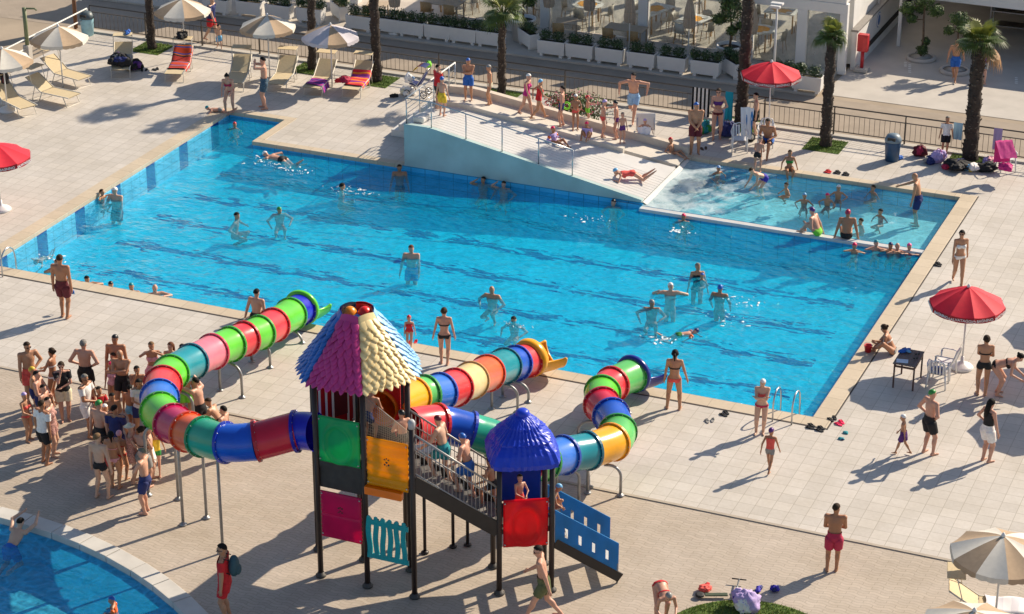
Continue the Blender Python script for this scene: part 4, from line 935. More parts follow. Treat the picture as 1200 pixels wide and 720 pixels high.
TB = [('rect', 1.5, .8, M_TAUPE, (520, 24), 0, .06, 'wide taupe terrace table behind the planters left of the big round pot', 'r', 2),
      ('rect', 1.5, .8, M_TAUPE, (733, 55), 0, .06, 'wide taupe terrace table beside a closed parasol', 'r', 2),
      ('rect', .8, .8, M_TAUPE, (664, 47), .3, .06, 'small square taupe table right of the white pillar', 'r', 1),
      ('rect', .8, .8, M_TAUPE, (443, 26), .3, .06, 'small square taupe table behind the third palm trunk', 'r', 1),
      ('round', .62, 0, M_CLOTHW, (688, 27), 0, FLZ, 'round table with yellow runner behind the closed parasol', 'w', 4),
      ('rect', .9, 1.6, M_CLOTHW, (766, 33), -.25, FLZ, 'long laid table with orange runner beside the right pillar', 'w', 3),
      ('rect', .95, 1.3, M_CLOTHW, (812, 45), -.25, FLZ, 'laid table with orange runner behind the right closed parasol', 'w', 4),
      ('round', .62, 0, M_CLOTHW, (889, 57), 0, FLZ, 'round table with orange runner behind the glass, beside the palm', 'w', 4),
      ('rect', 1.2, .8, M_CLOTHW, (915, 35), 0, FLZ, 'laid table deep inside behind the framed glass', 'w', 2),
      ('rect', 1.2, .8, M_CLOTHW, (838, 19), 0, FLZ, 'laid table deep inside beyond the clipped tree', 'w', 2),
      ('round', .62, 0, M_CLOTHW, (612, 20), 0, FLZ, 'round laid table behind the potted plant', 'w', 3),
      ('rect', .9, 1.4, M_CLOTHW, (538, 12), -.25, FLZ, 'laid table in the far left corner of the restaurant', 'w', 3)]
ORD = ['left', 'right', 'rear', 'front']
SHORT = ['wide terrace table left of the round pot', 'wide terrace table by the closed parasol', 'small square terrace table right of the pillar', 'small square table behind the third palm', 'round table with yellow runner', 'long laid table by the right pillar', 'laid table behind the right closed parasol', 'round table behind the glass', 'laid table deep behind the framed glass', 'laid table beyond the clipped tree', 'round table behind the potted plant', 'laid table in the far left corner']
for sh_, (kind, L_, D_, m_, (px, py), rz, z, lab, ck, nch) in zip(SHORT, TB):
    t = make_table(kind, L_, D_ or L_, .75, m_); g = W(px, py, z); t.location = (g[0], g[1], z); t.rotation_euler = (0, 0, rz); t['label'] = lab; t['group'] = 'restaurant and terrace tables'
    ex = (L_ if kind == 'round' else L_/2)+.18; ey = (L_ if kind == 'round' else D_/2)+.16
    spots = [(-ex, 0, -PI/2), (ex, 0, PI/2), (0, ey, PI), (0, -ey, 0)]
    if m_ == M_TAUPE: spots = [(-.35*L_, -ey*.7, 0), (.3*L_, -ey*.7, 0), (0, ey, PI)]
    for i in range(nch):
        x, y, a = spots[i]; c, s = math.cos(rz), math.sin(rz)
        put_chair(ck, g[0]+c*x-s*y, g[1]+s*x+c*y, z, rz+a, ('rattan' if ck == 'r' else 'cream')+' chair on the '+ORD[i]+' side of the '+sh_, 'chairs at the restaurant tables')
M_PCLOTH = pm('closed parasol cloth', (.40, .335, .265), .85, .10, 10)
def closed_parasol(px, py, h, lab):
    g = W(px, py); t = thing('closed_parasol', lab, 'parasol', (g[0], g[1], .06), rnd.random()*6, 'closed taupe parasols on the terrace')
    mb = MB(); mb.tube([(0, 0, 0), (0, 0, h-.1)], .022, 8); mb.build('pole', M_WMETAL, t)
    mb = MB(); mb.lathe([(.26, 0), (.26, .05), (.06, .09)], n=16); mb.build('base', M_WHITE, t)
    mb = MB(); n = 20; prof = [(.02, h), (.06, h-.1), (.15, h-.55), (.20, h-1.05), (.17, h-1.25), (.05, h-1.22)]
    V = [(r*(1+.16*(1 if j % 2 else -1)*(i > 0))*math.cos(j*2*PI/n), r*(1+.16*(1 if j % 2 else -1)*(i > 0))*math.sin(j*2*PI/n), z) for i, (r, z) in enumerate(prof) for j in range(n)]
    mb.add(V, [(i*n+j, i*n+(j+1) % n, (i+1)*n+(j+1) % n, (i+1)*n+j) for i in range(len(prof)-1) for j in range(n)], 0, False); mb.build('folded_canopy', M_PCLOTH, t)
    mb = MB(); mb.lathe([(.19, h-.90), (.20, h-.86)], n=16, cap=False); mb.build('strap', M_TAUPE, t)
for px, py, h, tx in ((643, 46, 2.45, 'left of the small square taupe table'), (690, 50, 2.45, 'between the square and the wide taupe table'), (737, 66, 2.5, 'in front of the wide taupe table and pillar'), (806, 76, 2.6, 'in front of the laid orange table'), (879, 80, 2.5, 'behind the palm beside the red parasol'), (463, 41, 2.3, 'right of the third palm trunk')):
    closed_parasol(px, py, h, 'closed taupe parasol '+tx)

# fence along the road
fe = thing('fence', 'low dark metal railing with thin upright bars between pool deck and road', 'fence', (0, 20.27, 0)); BAY = 2.42; x0 = -9.25
mb = MB(); mb.tube([(x0, 0, 1.02), (70, 0, 1.02)], .026, 8); mb.build('handrail', M_FENCE, fe)
k = 0
while x0+k*BAY < 42:
    x = x0+k*BAY
    mb = MB(); mb.bar((x, 0, .05), (x, 0, .82), .05, .05); mb.tube([(x, 0, .80), (x, -.03, .92), (x, 0, 1.02)], .022, 6); mb.build('post', M_FENCE, fe)
    mb = MB(); mb.bar((x+.03, 0, .78), (x+BAY-.03, 0, .78), .03, .03); mb.bar((x+.03, 0, .17), (x+BAY-.03, 0, .17), .03, .03)
    for j in range(1, 14): mb.tube([(x+BAY*j/14, 0, .18), (x+BAY*j/14, 0, .77)], .008, 5)
    mb.build('bar_panel', M_FENCE, fe); k += 1
# white pipe railing on the left edge
sr = thing('side_railing', 'white two-pipe railing along the left edge of the deck', 'railing', (-9.2, 12, 0))
for z in (.98, .62): mb = MB(); mb.tube([(0, -8, z), (0, 8, z)], .028, 8); mb.build('rail', M_WMETAL, sr)
for y in np.arange(-8, 8.1, 2): mb = MB(); mb.tube([(0, y, 0), (0, y, .98)], .024, 8); mb.build('post', M_WMETAL, sr)
g = W(34, 76); t = thing('lamp_post', 'green lamp post with a short bent arm at the left deck edge', 'lamp post', g)
mb = MB(); mb.box(-.12, .12, -.12, .12, 0, .75); mb.build('sleeve', M_CONC, t, bevel=.01)
M_GPOST = pm('green post', (.19, .22, .11), .5, .12, 8)
mb = MB(); mb.tube([(0, 0, .75), (0, 0, 2.15)], .075, 10); mb.build('shaft', M_GPOST, t)
mb = MB(); mb.tube([(0, 0, 2.12), (.35, .14, 2.12), (.42, .16, 2.05)], .035, 8); mb.build('arm', M_GPOST, t)
g = W(89, 33); t = thing('sign_post', 'brown wooden post carrying a blank white board at top left', 'sign', g)
mb = MB(); mb.tube([(0, 0, 0), (0, 0, 2.6)], .075, 10); mb.build('post', pm('brown post', (.22, .10, .05), .7, .2, 6), t)
mb = MB(); mb.box(-.34, .40, -.11, -.075, 1.1+.05, 2.2); mb.build('sign_board', M_WHITE, t, bevel=.006)
def bin_(px, py, col, lidc, lab, grp='bins by the fence'):
    g = W(px, py); t = thing('waste_bin', lab, 'bin', g, 0, grp)
    mb = MB(); mb.lathe([(.22, 0), (.26, .62), (.26, .66)], n=20); mb.build('body', pm('bin '+col, hexc(col), .5), t)
    mb = MB(); mb.lathe([(.275, .66), (.275, .74), (.20, .88), (.06, .93), (.01, .93)], n=20); mb.build('lid', pm('lid '+lidc, hexc(lidc), .45), t)
    mb = MB(); mb.box(-.13, .13, -.262, -.20, .74, .84); mb.build('opening', M_DARK, t)
bin_(1045, 188, '#274a6e', '#6f8290', 'dark blue litter bin with grey domed lid by the fence')
bin_(103, 41, '#9cc7d4', '#4d5a60', 'pale blue litter bin with a bag by the fence, far left')
# ---------------------------------------------------------------- wide white slide
M_AQUA = pm('aqua paint', (.42, .55, .53), .6, .15, .9, bump=.2)
ws = thing('wide_slide', 'wide white water slide with aqua side wall and steel railing beside the pools', 'slide', (7.8, 12.1, 0))
WB = (7.8, 12.1, 0)
def zt(x): return 1.40 if x < 8.7 else max(1.40-(x-8.7)*.186, -.02)
def yb(x): return 15.45+(x-7.6)*.125
xs = [7.8, 8.2, 8.6, 8.9]+list(np.arange(9.4, 15.0, .6))+[15.2, 15.6, 15.95]
def prof_mesh(name, m, y0f, y1f, dz0, dz1, x_to=None, zlow=0., bevel=0.):
    mb = MB(); X = [x for x in xs if x_to is None or x <= x_to]
    for a, b_ in zip(X[:-1], X[1:]):
        V = [(x, y, z) for x in (a, b_) for y, z in ((y0f(x), zlow if dz0 is None else zt(x)+dz0), (y1f(x), zlow if dz0 is None else zt(x)+dz0), (y1f(x), zt(x)+dz1), (y0f(x), zt(x)+dz1))]
        mb.add(V, [(0, 3, 7, 4), (1, 5, 6, 2), (3, 2, 6, 7), (0, 4, 5, 1)]+([(0, 1, 2, 3)] if a == X[0] else [])+([(4, 7, 6, 5)] if b_ == X[-1] else []))
    return mb.build(name, m, ws, base=WB, bevel=bevel)
M_RIDGE = pm('white slide sheet', (.66, .64, .61), .35, .05, 2)
prof_mesh('side_wall', M_AQUA, lambda x: 12.07, lambda x: 12.22, None, .03)
prof_mesh('slide_body', M_RIDGE, lambda x: 12.221, lambda x: yb(x)-1.18, None, -.045)
prof_mesh('middle_kerb', pm('slide kerb', (.64, .58, .50), .6, .06), lambda x: yb(x)-1.18, lambda x: yb(x)-1.0, None, .11, x_to=14.6)
prof_mesh('walkway', pm('walkway', (.60, .55, .48), .7, .06, 2), lambda x: yb(x)-1.0, lambda x: yb(x), None, -.01)
prof_mesh('back_kerb', pm('back kerb', (.60, .52, .43), .65, .06), lambda x: yb(x)+.002, lambda x: yb(x)+.22, None, .24)
mb = MB()
for k in range(11):                              # low raised ribs along the sliding lanes
    y = 12.42+k*.185
    for a, b_ in zip(xs[2:-1], xs[3:]): mb.bar((a, y, zt(a)-.044), (b_, y, zt(b_)-.044), .020, .006)
mb.build('ribs', pm('slide rib', (.58, .56, .53), .4), ws, base=WB)
mb = MB()                                        # apron running down under the water
V = [(15.95, 12.2, -.03), (16.9, 12.2, -.5), (16.9, 16.38, -.5), (15.95, 16.38, -.03), (15.95, 12.2, -.6), (15.95, 16.38, -.6)]
mb.add(V, [(0, 1, 2, 3), (0, 3, 5, 4)]); mb.build('apron', M_RIDGE, ws, base=WB)
PXS = [7.86, 8.74, 9.95, 11.2, 12.45, 13.6]
for x in PXS: mb = MB(); mb.tube([(x, 12.15, zt(x)), (x, 12.15, zt(x)+.88)], .022, 7); mb.build('railing_post', M_STEEL, ws, base=WB)
mb = MB(); mb.tube([(x, 12.15, zt(x)+.88) for x in PXS], .022, 7); mb.build('front_rail', M_STEEL, ws, base=WB)
for y in (13.2, 14.3, 15.5, 16.0): mb = MB(); mb.tube([(7.84, y, 1.38), (7.84, y, 2.30)], .022, 7); mb.build('railing_post', M_STEEL, ws, base=WB)
mb = MB(); mb.tube([(7.84, 12.15, 2.28), (7.84, 16.0, 2.30)], .026, 7); mb.build('end_rail', M_WMETAL, ws, base=WB)
mb = MB(); 
for z in (1.58, 1.74, 1.9, 2.06): mb.tube([(7.84, 12.2, z), (7.84, 16.0, z)], .010, 5)
mb.build('end_wires', M_STEEL, ws, base=WB)
for i in range(6): mb = MB(); mb.box(6.2+.27*i, 7.79, 14.4, 15.4, .232*i*(i > 0), .232*(i+1)); mb.build('step', M_RIDGE, ws, base=WB, bevel=.01)
mb = MB(); mb.box(7.9, 8.3, 12.5, 13.0, 1.36, 1.56); mb.build('corner_block', M_RIDGE, ws, base=WB, bevel=.05)
# flowering bush in the bed behind the slide
t = thing('flowering_bush', 'green bush with red and pink flowers behind the wide slide', 'bush', (11.35, 18.2, 0))
mb = MB(); leaves(mb, (0, 0, .55), (1.15, .6, .55), 1900, .05, 5, (0, 1, 2), .3); mb.build('foliage', [G1, G2, G3], t)
mb = MB(); leaves(mb, (-.55, -.15, .50), (.62, .45, .45), 420, .045, 6, (0, 1), .7); leaves(mb, (.35, -.2, .75), (.7, .4, .42), 160, .045, 8, (1,), .8); mb.build('flowers', [pm('red petals', (.42, .05, .04), .6, .2), pm('pink petals', (.58, .14, .20), .6, .2)], t)
mb = MB(); mb.tube([(0, 0, 0), (0, 0, .5)], .05, 7); mb.build('stem', BARK, t)

# ---------------------------------------------------------------- play structure with three tube slides
PB = np.array((17.64, -10.78, 0.))
play = thing('play_structure', 'tall colourful water play tower with leaf roof and three tube slides', 'play structure', PB)
def pp(name, mb, m, parent=None, bevel=0.):
    return mb.build(name, m, parent or play, base=PB, bevel=bevel)
def plast(name, h, rough=.32): return pm('plastic '+name, hexc(h), rough, .11, 2.2, bump=.04, trans=.45 if name.endswith('panel') else .10 if 'thatch' in name else 0.)
M_POST = pm('dark post', (.028, .017, .015), .45, .2, 6)
M_GALV = pm('galvanised pipe', (.33, .33, .33), .45, .15, 8, metal=.6)
HX = [(16.48, -10.78), (17.06, -11.78), (18.22, -11.78), (18.80, -10.78), (18.22, -9.78), (17.06, -9.78)]
E2 = (19.37, -11.78)
SA, SB, SC_, SD = (21.02, -10.92), (22.02, -10.34), (21.44, -9.34), (20.44, -9.92)
HZ, SZ = 2.93, 1.62
def post(x, y, h, cap=None):
    mb = MB(); mb.tube([(x, y, 0), (x, y, h)], .062, 12, smooth=True); o = pp('post', mb, M_POST)
    mb = MB(); mb.lathe([(.12, 0), (.12, .035), (.085, .05), (.075, .10)], (x, y, 0), n=14); pp('post_foot', mb, pm('post foot', (.06, .055, .05), .6), o)
    if cap: mb = MB(); mb.lathe([(.075, h-.05), (.08, h+.10), (.05, h+.15), (.01, h+.15)], (x, y, 0), n=14); pp('post_cap', mb, pm('grey cap', (.42, .43, .45), .5), o)
for x, y in HX: post(x, y, 4.9)
post(17.64, -10.78, 2.85); post(*E2, 4.22, True)
for x, y in (SA, SB, SC_, SD): post(x, y, 3.25)
for px, py, h in ((498, 648, 2.2), (531, 641, 2.1), (548, 639, 1.7)):
    g = W(px, py); mb = MB(); mb.tube([(g[0], g[1], 0), (g[0], g[1], h)], .04, 8); o = pp('thin_leg', mb, M_POST); mb = MB(); mb.lathe([(.09, 0), (.09, .03), (.04, .06)], (g[0], g[1], 0), n=12); pp('post_foot', mb, M_POST, o)
M_DECKD = pm('dark deck', (.04, .035, .032), .7, .2, 6)
mb = MB(); mb.prism(HX, HZ-.14, HZ); pp('platform', mb, M_DECKD)
mb = MB(); mb.prism([(17.64+(x-17.64)*.955, -10.78+(y+10.78)*.955) for x, y in HX], 2.26, HZ-.142); pp('under_deck', mb, M_DECKD)  # dark block standing in for the platform frame and the shade beneath
mb = MB(); mb.prism([HX[2], E2, HX[3]], HZ-.141, HZ-.004); pp('landing', mb, M_DECKD)
mb = MB(); mb.prism([SA, SB, SC_, SD], SZ-.12, SZ); pp('low_platform', mb, M_DECKD)
def frame(a, b_):
    a = np.array((*a, 0.)); b_ = np.array((*b_, 0.)); ex = _n3(b_-a); return a, b_, ex, np.cross(ex, (0, 0, 1))
def _n3(v): return v/np.linalg.norm(v)
def panel(a, b_, z0, z1, m, name, out=.03, inset=.09, ribs=0, holes=None, arch=False, bulge=.03):
    """moulded plastic wall panel between two posts, a grid bulging outwards with ribs pressed in"""
    a, b_, ex, en = frame(a, b_); L_ = np.linalg.norm(b_-a)-2*inset; o = a+ex*inset+np.array((0, 0, z0)); nx, nz = 22, 24
    V = []
    for j in range(nz+1):
        for i in range(nx+1):
            u, v = i/nx, j/nz; d = bulge*math.sin(PI*u)**.4*math.sin(PI*v)**.4
            if ribs: d += .028*(1 if (v*ribs) % 1 < .5 else 0)
            if arch:
                rr_ = math.hypot((u-.5)/.34, (v-.45)/.42)
                d += .05*math.exp(-((rr_-1)/.12)**2)+.03*max(0, 1-rr_/.75)
            V.append(o+ex*u*L_+np.array((0, 0, v*(z1-z0)))+en*(out+d))
    V += [q-en*(.035) for q in V]; k = (nx+1)*(nz+1); F = []
    for j in range(nz):
        for i in range(nx):
            q = j*(nx+1)+i; F += [(q, q+1, q+nx+2, q+nx+1), (k+q, k+q+nx+1, k+q+nx+2, k+q+1)]
    for i in range(nx): F += [(i, k+i, k+i+1, i+1), (nz*(nx+1)+i, nz*(nx+1)+i+1, k+nz*(nx+1)+i+1, k+nz*(nx+1)+i)]
    for j in range(nz): q = j*(nx+1); F += [(q, q+nx+1, k+q+nx+1, k+q), (q+nx, k+q+nx, k+q+2*nx+1, q+2*nx+1)]
    mb = MB(); mb.add(V, F, 0, True); p = pp(name, mb, m)
    if holes:
        mb = MB()
        for u, v, r in holes:
            c_ = o+ex*u*L_+np.array((0, 0, v*(z1-z0)))+en*(out+bulge+.016); mb.add([c_]+[c_+r*(ex*math.cos(t)+np.array((0, 0, 1))*math.sin(t)) for t in np.arange(14)*2*PI/14], [(0, 1+i, 1+(i+1) % 14) for i in range(14)])
        pp('peep_holes', mb, M_DARK, p)
    mb = MB()
    for u in (.03, .97):
        for v in (.06, .94): mb.ell(o+ex*u*L_+np.array((0, 0, v*(z1-z0)))+en*(out+.02), (.022, .022, .022), 8, 5)
    pp('bolts', mb, M_STEEL, p)
    return p
FL = [(.5, .55, .028), (.40, .66, .022), (.60, .66, .022), (.40, .44, .022), (.60, .44, .022), (.5, .72, .018), (.5, .38, .018)]
panel(HX[1], HX[2], 2.95, 4.05, plast('green panel', '#22bd72'), 'wall_panel', arch=True)['label'] = 'green panel with raised face'
panel(HX[1], HX[2], 1.08, 2.22, plast('magenta panel', '#dd1468'), 'wall_panel', ribs=11, holes=[(u*.42+.29, v*.42+.42, r) for u, v, r in FL])['label'] = 'magenta ribbed panel'
panel(HX[2], E2, 2.62, 3.78, plast('yellow panel', '#ffb400'), 'wall_panel', ribs=9, holes=[(u*.46+.27, v*.46+.30, r) for u, v, r in FL])['label'] = 'yellow ribbed panel'
a, b_, ex, en = frame(HX[2], E2)
mb = MB(); mb.bar(a+ex*.06+en*.10+np.array((0, 0, 2.52)), b_-ex*.20+en*.10+np.array((0, 0, 2.52)), .14, .19); pp('sill_box', mb, plast('orange sill', '#f07800'), bevel=.02)
# wavy teal slats
mb = MB()
for i in range(6):
    u0 = .10+i*.168; pts = [a+ex*(u0+.018*math.sin(v*7+i*1.3))+en*.05+np.array((0, 0, .80+v*1.0)) for v in np.linspace(0, 1, 9)]
    for p, q in zip(pts[:-1], pts[1:]): mb.bar(p, q+(q-p)*.02, .035, .115, up=ex) if 0 else mb.bar(p, q, .115, .034, up=en)
for z in (.86, 1.70): mb.bar(a+ex*.05+en*.05+np.array((0, 0, z)), b_-ex*.10+en*.05+np.array((0, 0, z)), .032, .12)
for i in range(6): mb.ell(a+ex*(.10+i*.168)+en*.05+np.array((0, 0, 1.80)), (.055, .018, .055), 10, 6)
pp('slat_panel', mb, plast('teal slats', '#159aa2'))
# striped back panel with a dark arch
a, b_, ex, en = frame(HX[0], HX[5])
L_ = np.linalg.norm(b_-a); q = panel(HX[0], HX[5], HZ+.02, 4.12, plast('red stripe', '#b80f1c'), 'wall_panel', out=-.02, bulge=.0); q['label'] = 'red panel with white stripes and an arched window'
mb = MB()
for u in (.14, .29, .44, .78, .92): mb.bar(a+ex*u*L_+np.array((0, 0, HZ+.05))+en*.022, a+ex*u*L_+np.array((0, 0, 4.06))+en*.022, .012, .055, up=np.cross(en, (0, 0, 1)))
pp('white_stripes', mb, M_WPLAST, q)
mb = MB(); pts = [(-.17, 0)]+[(.17*-math.cos(t), .52+.17*math.sin(t)) for t in np.linspace(0, PI, 11)]+[(.17, 0)]
mb.plate(pts, a+ex*.62*L_+np.array((0, 0, HZ+.30))+en*.024, ex, (0, 0, 1), en, .012); pp('window_arch', mb, pm('dark red recess', (.10, .008, .015), .5), q)
# red entry panels with round openings
for k0, k1, lab in ((3, 4, 'red entry panel with orange ring'), (4, 5, 'red entry panel at the back')):
    a, b_, ex, en = frame(HX[k0], HX[k1]); L_ = np.linalg.norm(b_-a); mb = MB(); m_ = 28; c0 = a+ex*L_/2+np.array((0, 0, HZ+.46))
    inner = [c0+.40*(ex*math.cos(t)+np.array((0, 0, 1))*math.sin(t)) for t in np.arange(m_)*2*PI/m_]; outer = []
    for t in np.arange(m_)*2*PI/m_:
        cx, cz = math.cos(t), math.sin(t); s_ = min(.50/max(abs(cx), 1e-6), (.76 if cz > 0 else .45)/max(abs(cz), 1e-6)); outer.append(c0+s_*(ex*cx+np.array((0, 0, 1))*cz))
    V = inner+outer; V = V+[v+en*.03 for v in V]; F = []
    for i in range(m_):
        j = (i+1) % m_; F += [(i, m_+i, m_+j, j), (2*m_+i, 2*m_+j, 3*m_+j, 3*m_+i), (i, j, 2*m_+j, 2*m_+i), (m_+i, 3*m_+i, 3*m_+j, m_+j)]
    mb.add(V, F); q = pp('entry_panel', mb, plast('red entry', '#d01818')); q['label'] = lab
    mb = MB(); R_ = [c0+en*.0+.42*(ex*math.cos(t)+np.array((0, 0, 1))*math.sin(t)) for t in np.arange(m_+1)*2*PI/m_]; mb.tube(R_, .045, 8, cap=False); pp('entry_ring', mb, plast('orange ring', '#f0801a'), q)
# leaf roof: six gores with overlapping moulded leaves
def leaf_roof():
    cols = [('#2a6cc0', 'blue'), ('#c23a82', 'magenta'), ('#efd59a', 'cream'), ('#86bce8', 'light blue'), ('#d82020', 'red'), ('#ee9020', 'orange')]
    c0 = PB[:2]; prof = [(t, .40+.96*t**1.05, 6.12-1.26*t**1.05+.10*(1-t)**6) for t in np.linspace(0, 1, 10)]
    for k in range(6):
        a0, a1 = math.atan2(HX[k][1]-c0[1], HX[k][0]-c0[0]), math.atan2(HX[(k+1) % 6][1]-c0[1], HX[(k+1) % 6][0]-c0[0])
        if a1 < a0: a1 += 2*PI
        d0, d1 = np.array((math.cos(a0), math.sin(a0))), np.array((math.cos(a1), math.sin(a1))); am = (a0+a1)/2; dm = np.array((math.cos(am), math.sin(am)))
        def P(t, s):
            _, r, z = prof_at(t); bul = .10*math.sin(PI*s)*min(1, t*2+.2); q = (d0*(1-s)+d1*s)*r+dm*bul
            return np.array((c0[0]+q[0], c0[1]+q[1], z+.03*math.sin(PI*s)))
        def prof_at(t): return t, .40+.96*t**1.05, 6.12-1.26*t**1.05+.10*(1-t)**6
        mb = MB(); ns, nt = 12, 14
        V = [P(t, .015+.97*s) for t in np.linspace(0, 1, nt) for s in np.linspace(0, 1, ns)]
        nn = np.array((dm[0]*.6, dm[1]*.6, .8)); V += [v-nn*.05 for v in V]; kk = ns*nt
        F = []
        for i in range(nt-1):
            for j in range(ns-1): q = i*ns+j; F += [(q, q+ns, q+ns+1, q+1), (kk+q, kk+q+1, kk+q+ns+1, kk+q+ns)]
        for i in range(nt-1): F += [(i*ns, kk+i*ns, kk+i*ns+ns, i*ns+ns), (i*ns+ns-1, i*ns+2*ns-1, kk+i*ns+2*ns-1, kk+i*ns+ns-1)]
        F += [((nt-1)*ns+j, kk+(nt-1)*ns+j, kk+(nt-1)*ns+j+1, (nt-1)*ns+j+1) for j in range(ns-1)]
        mb.add(V, F, 0, True); rr = random.Random(k)
        rows = 15
        for r_ in range(rows):
            t = .10+.90*(r_+.3)/rows; cnt = max(2, round((.40+.96*t**1.05)/.165)); 
            for j in range(cnt):
                s = (j+.5+(.5 if r_ % 2 else 0)+rr.uniform(-.14, .14))/(cnt+.5*(r_ % 2))
                if not .03 < s < .97: s = min(max(s, .06), .94)
                p = P(min(t, 1.0), s); e = P(min(t+.04, 1.02), s)-P(t-.04, s); e /= np.linalg.norm(e); sd = P(t, min(s+.03, 1))-P(t, max(s-.03, 0)); sd /= np.linalg.norm(sd); n_ = np.cross(sd, e); n_ = n_ if n_[2] > 0 else -n_
                wd, ln = .092+rr.uniform(-.014, .016), .135+rr.uniform(-.02, .025); n2 = _n3(n_+e*-.0+n_*.0); e2 = _n3(e-n_*(-.16)+n_*.02)
                M_ = np.eye(4); M_[:3, 0], M_[:3, 1], M_[:3, 2] = sd, _n3(e+n_*.26), _n3(n_-e*.26)
                # pointed leaf: ellipsoid squeezed towards its tip, with a mid rib
                ml = MB(); ml.ell((0, 0, 0), (1, 1, 1), 10, 6); v = np.concatenate(ml.v); v = np.c_[v[:, 0], v[:, 2], v[:, 1]]
                tp = np.clip((1-v[:, 1])/1.1, 0, 1)**.5; v[:, 0] *= .35+.65*tp; v[:, 2] = v[:, 2]*.5-.12*np.abs(v[:, 0])
                v = v*np.array((wd, ln, .026)); v = v@M_[:3, :3].T+p+n_*.022+e*.03
                mb.add(v, ml.f, 0, True)
        q = pp('roof_panel', mb, plast('roof '+cols[k][1], cols[k][0], .42)); q['label'] = cols[k][1]+' roof gore of moulded leaves'
    mb.lathe([(.36, 5.9), (.30, 6.06), (.01, 6.1)], (c0[0], c0[1], 0), n=16); pp('roof_ring', mb, plast('cap blue', '#2a6cc0'))
    for k_, h_, nm_ in ((-1, '#e88a1c', 'orange'), (1, '#d8241c', 'red')):       # rounded heads of the two rear gores
        mb = MB(); q = c0+CR*.16*k_+CF*.10; mb.ell((q[0], q[1], 6.02), (.17, .17, .22), 16, 10); pp('gore_head', mb, plast('gore head '+nm_, h_))
leaf_roof()
# small thatched roof
c0 = np.mean([SA, SB, SC_, SD], 0); rr = np.random.RandomState(4); nn_, rows = 72, 22; V = []
ax = math.atan2(SB[1]-SA[1], SB[0]-SA[0])
jit = rr.rand(rows, nn_)
for i in range(rows):
    t = i/(rows-1); rad = .14+.62*t**.86; z = 4.10-.80*t**1.15-(.16*max(0, t-.86)/.14)
    for j in range(nn_):
        a_ = j*2*PI/nn_; sq = (abs(math.cos(a_))**9+abs(math.sin(a_))**9)**(-1/9); strand = .013*(1 if j % 2 else -1)*min(1, t*3)+.014*(jit[i//7, j]-.5)+.006*(jit[i, j]-.5); lay = .06*((i % 7)/6.)**2
        r_ = rad*(1+(sq-1)*min(1, t*1.3)*.85)+strand+lay*t
        V.append((c0[0]+r_*math.cos(a_+ax), c0[1]+r_*math.sin(a_+ax), z+.014*(jit[i, j]-.5)-.03*(i == rows-1)*jit[i, j]))
F = [(i*nn_+j, (i+1)*nn_+j, (i+1)*nn_+(j+1) % nn_, i*nn_+(j+1) % nn_) for i in range(rows-1) for j in range(nn_)]
V += [(c0[0]+(x-c0[0])*.88, c0[1]+(y-c0[1])*.88, z+.02) for x, y, z in V[-nn_:]]; F += [((rows-1)*nn_+j, rows*nn_+j, rows*nn_+(j+1) % nn_, (rows-1)*nn_+(j+1) % nn_) for j in range(nn_)]
V.append((c0[0], c0[1], 3.9)); F += [(rows*nn_+j, len(V)-1, rows*nn_+(j+1) % nn_) for j in range(nn_)]
mb = MB(); mb.add(V, F, 0, False); M_SROOF = plast('thatch blue', '#1840d0', .38); q = pp('thatch_roof', mb, M_SROOF)
mb = MB(); mb.lathe([(.135, 4.05), (.155, 4.10), (.15, 4.17), (.10, 4.22), (.01, 4.23)], (c0[0], c0[1], 0), n=16); pp('roof_knob', mb, M_SROOF, q)
panel(SA, SB, 1.18, 2.34, plast('scarlet panel', '#ee1028'), 'wall_panel', arch=True, bulge=.06)['label'] = 'scarlet moulded panel of the low tower'
panel(SC_, SD, SZ+.05, 2.62, plast('blue panel', '#1450a8'), 'wall_panel', ribs=0)['label'] = 'blue panel at the back of the low tower'
# stairs between the towers
def v3(p, z): return np.array((*p, z))
M_RAILP = pm('grey railing', (.36, .35, .34), .45, .12, 8, metal=.4)
stn = pm('dark stringer', (.022, .018, .017), .5, .2, 5)
for a, b_, nm in ((E2, SA, 'near'), (HX[3], SD, 'far')):
    mb = MB(); p, q = v3(a, HZ-.08), v3(b_, SZ-.02); mb.bar(p, q, .05, .34); pp('stringer', mb, stn)
    mb = MB(); p, q = v3(a, HZ+1.12), v3(b_, SZ+1.02); mb.tube([p, q], .024, 8); pp('handrail', mb, M_RAILP)
    mb = MB(); p2, q2 = v3(a, HZ+.18), v3(b_, SZ+.16); mb.tube([p2, q2], .016, 6); mb.tube([p-(0, 0, .32), q-(0, 0, .28)], .014, 6)
    for k in range(1, 22): mb.tube([p2+(q2-p2)*k/22, p+(q-p)*k/22], .009, 5)
    pp('bar_panel', mb, M_RAILP)
for k in range(8):
    s = (k+.5)/8; p, q = np.array((*E2, 0))*(1-s)+np.array((*SA, 0))*s, np.array((*HX[3], 0))*(1-s)+np.array((*SD, 0))*s; z = HZ-(HZ-SZ)*(k+.6)/8
    mb = MB(); mb.bar(p+(0, 0, z), q+(0, 0, z), .24, .035); pp('step', mb, pm('perforated step', (.22, .21, .20), .6))
# net on the landing side between the posts
mb = MB(); a, b_, ex, en = frame(HX[2], E2)
top0, top1 = v3(HX[2], 4.75), v3(E2, 4.02); lo0, lo1 = v3(HX[2], 3.75), v3(E2, 3.72)
for k in range(1, 26):
    s = k/26; mb.tube([lo0+(lo1-lo0)*s, top0+(top1-top0)*s], .0035, 3)
for k in range(0, 14): s = k/13; mb.tube([lo0+(top0-lo0)*s, lo1+(top1-lo1)*s], .0035 if k < 13 else .010, 3)
pp('safety_net', mb, pm('net cord', (.40, .33, .26), .8))
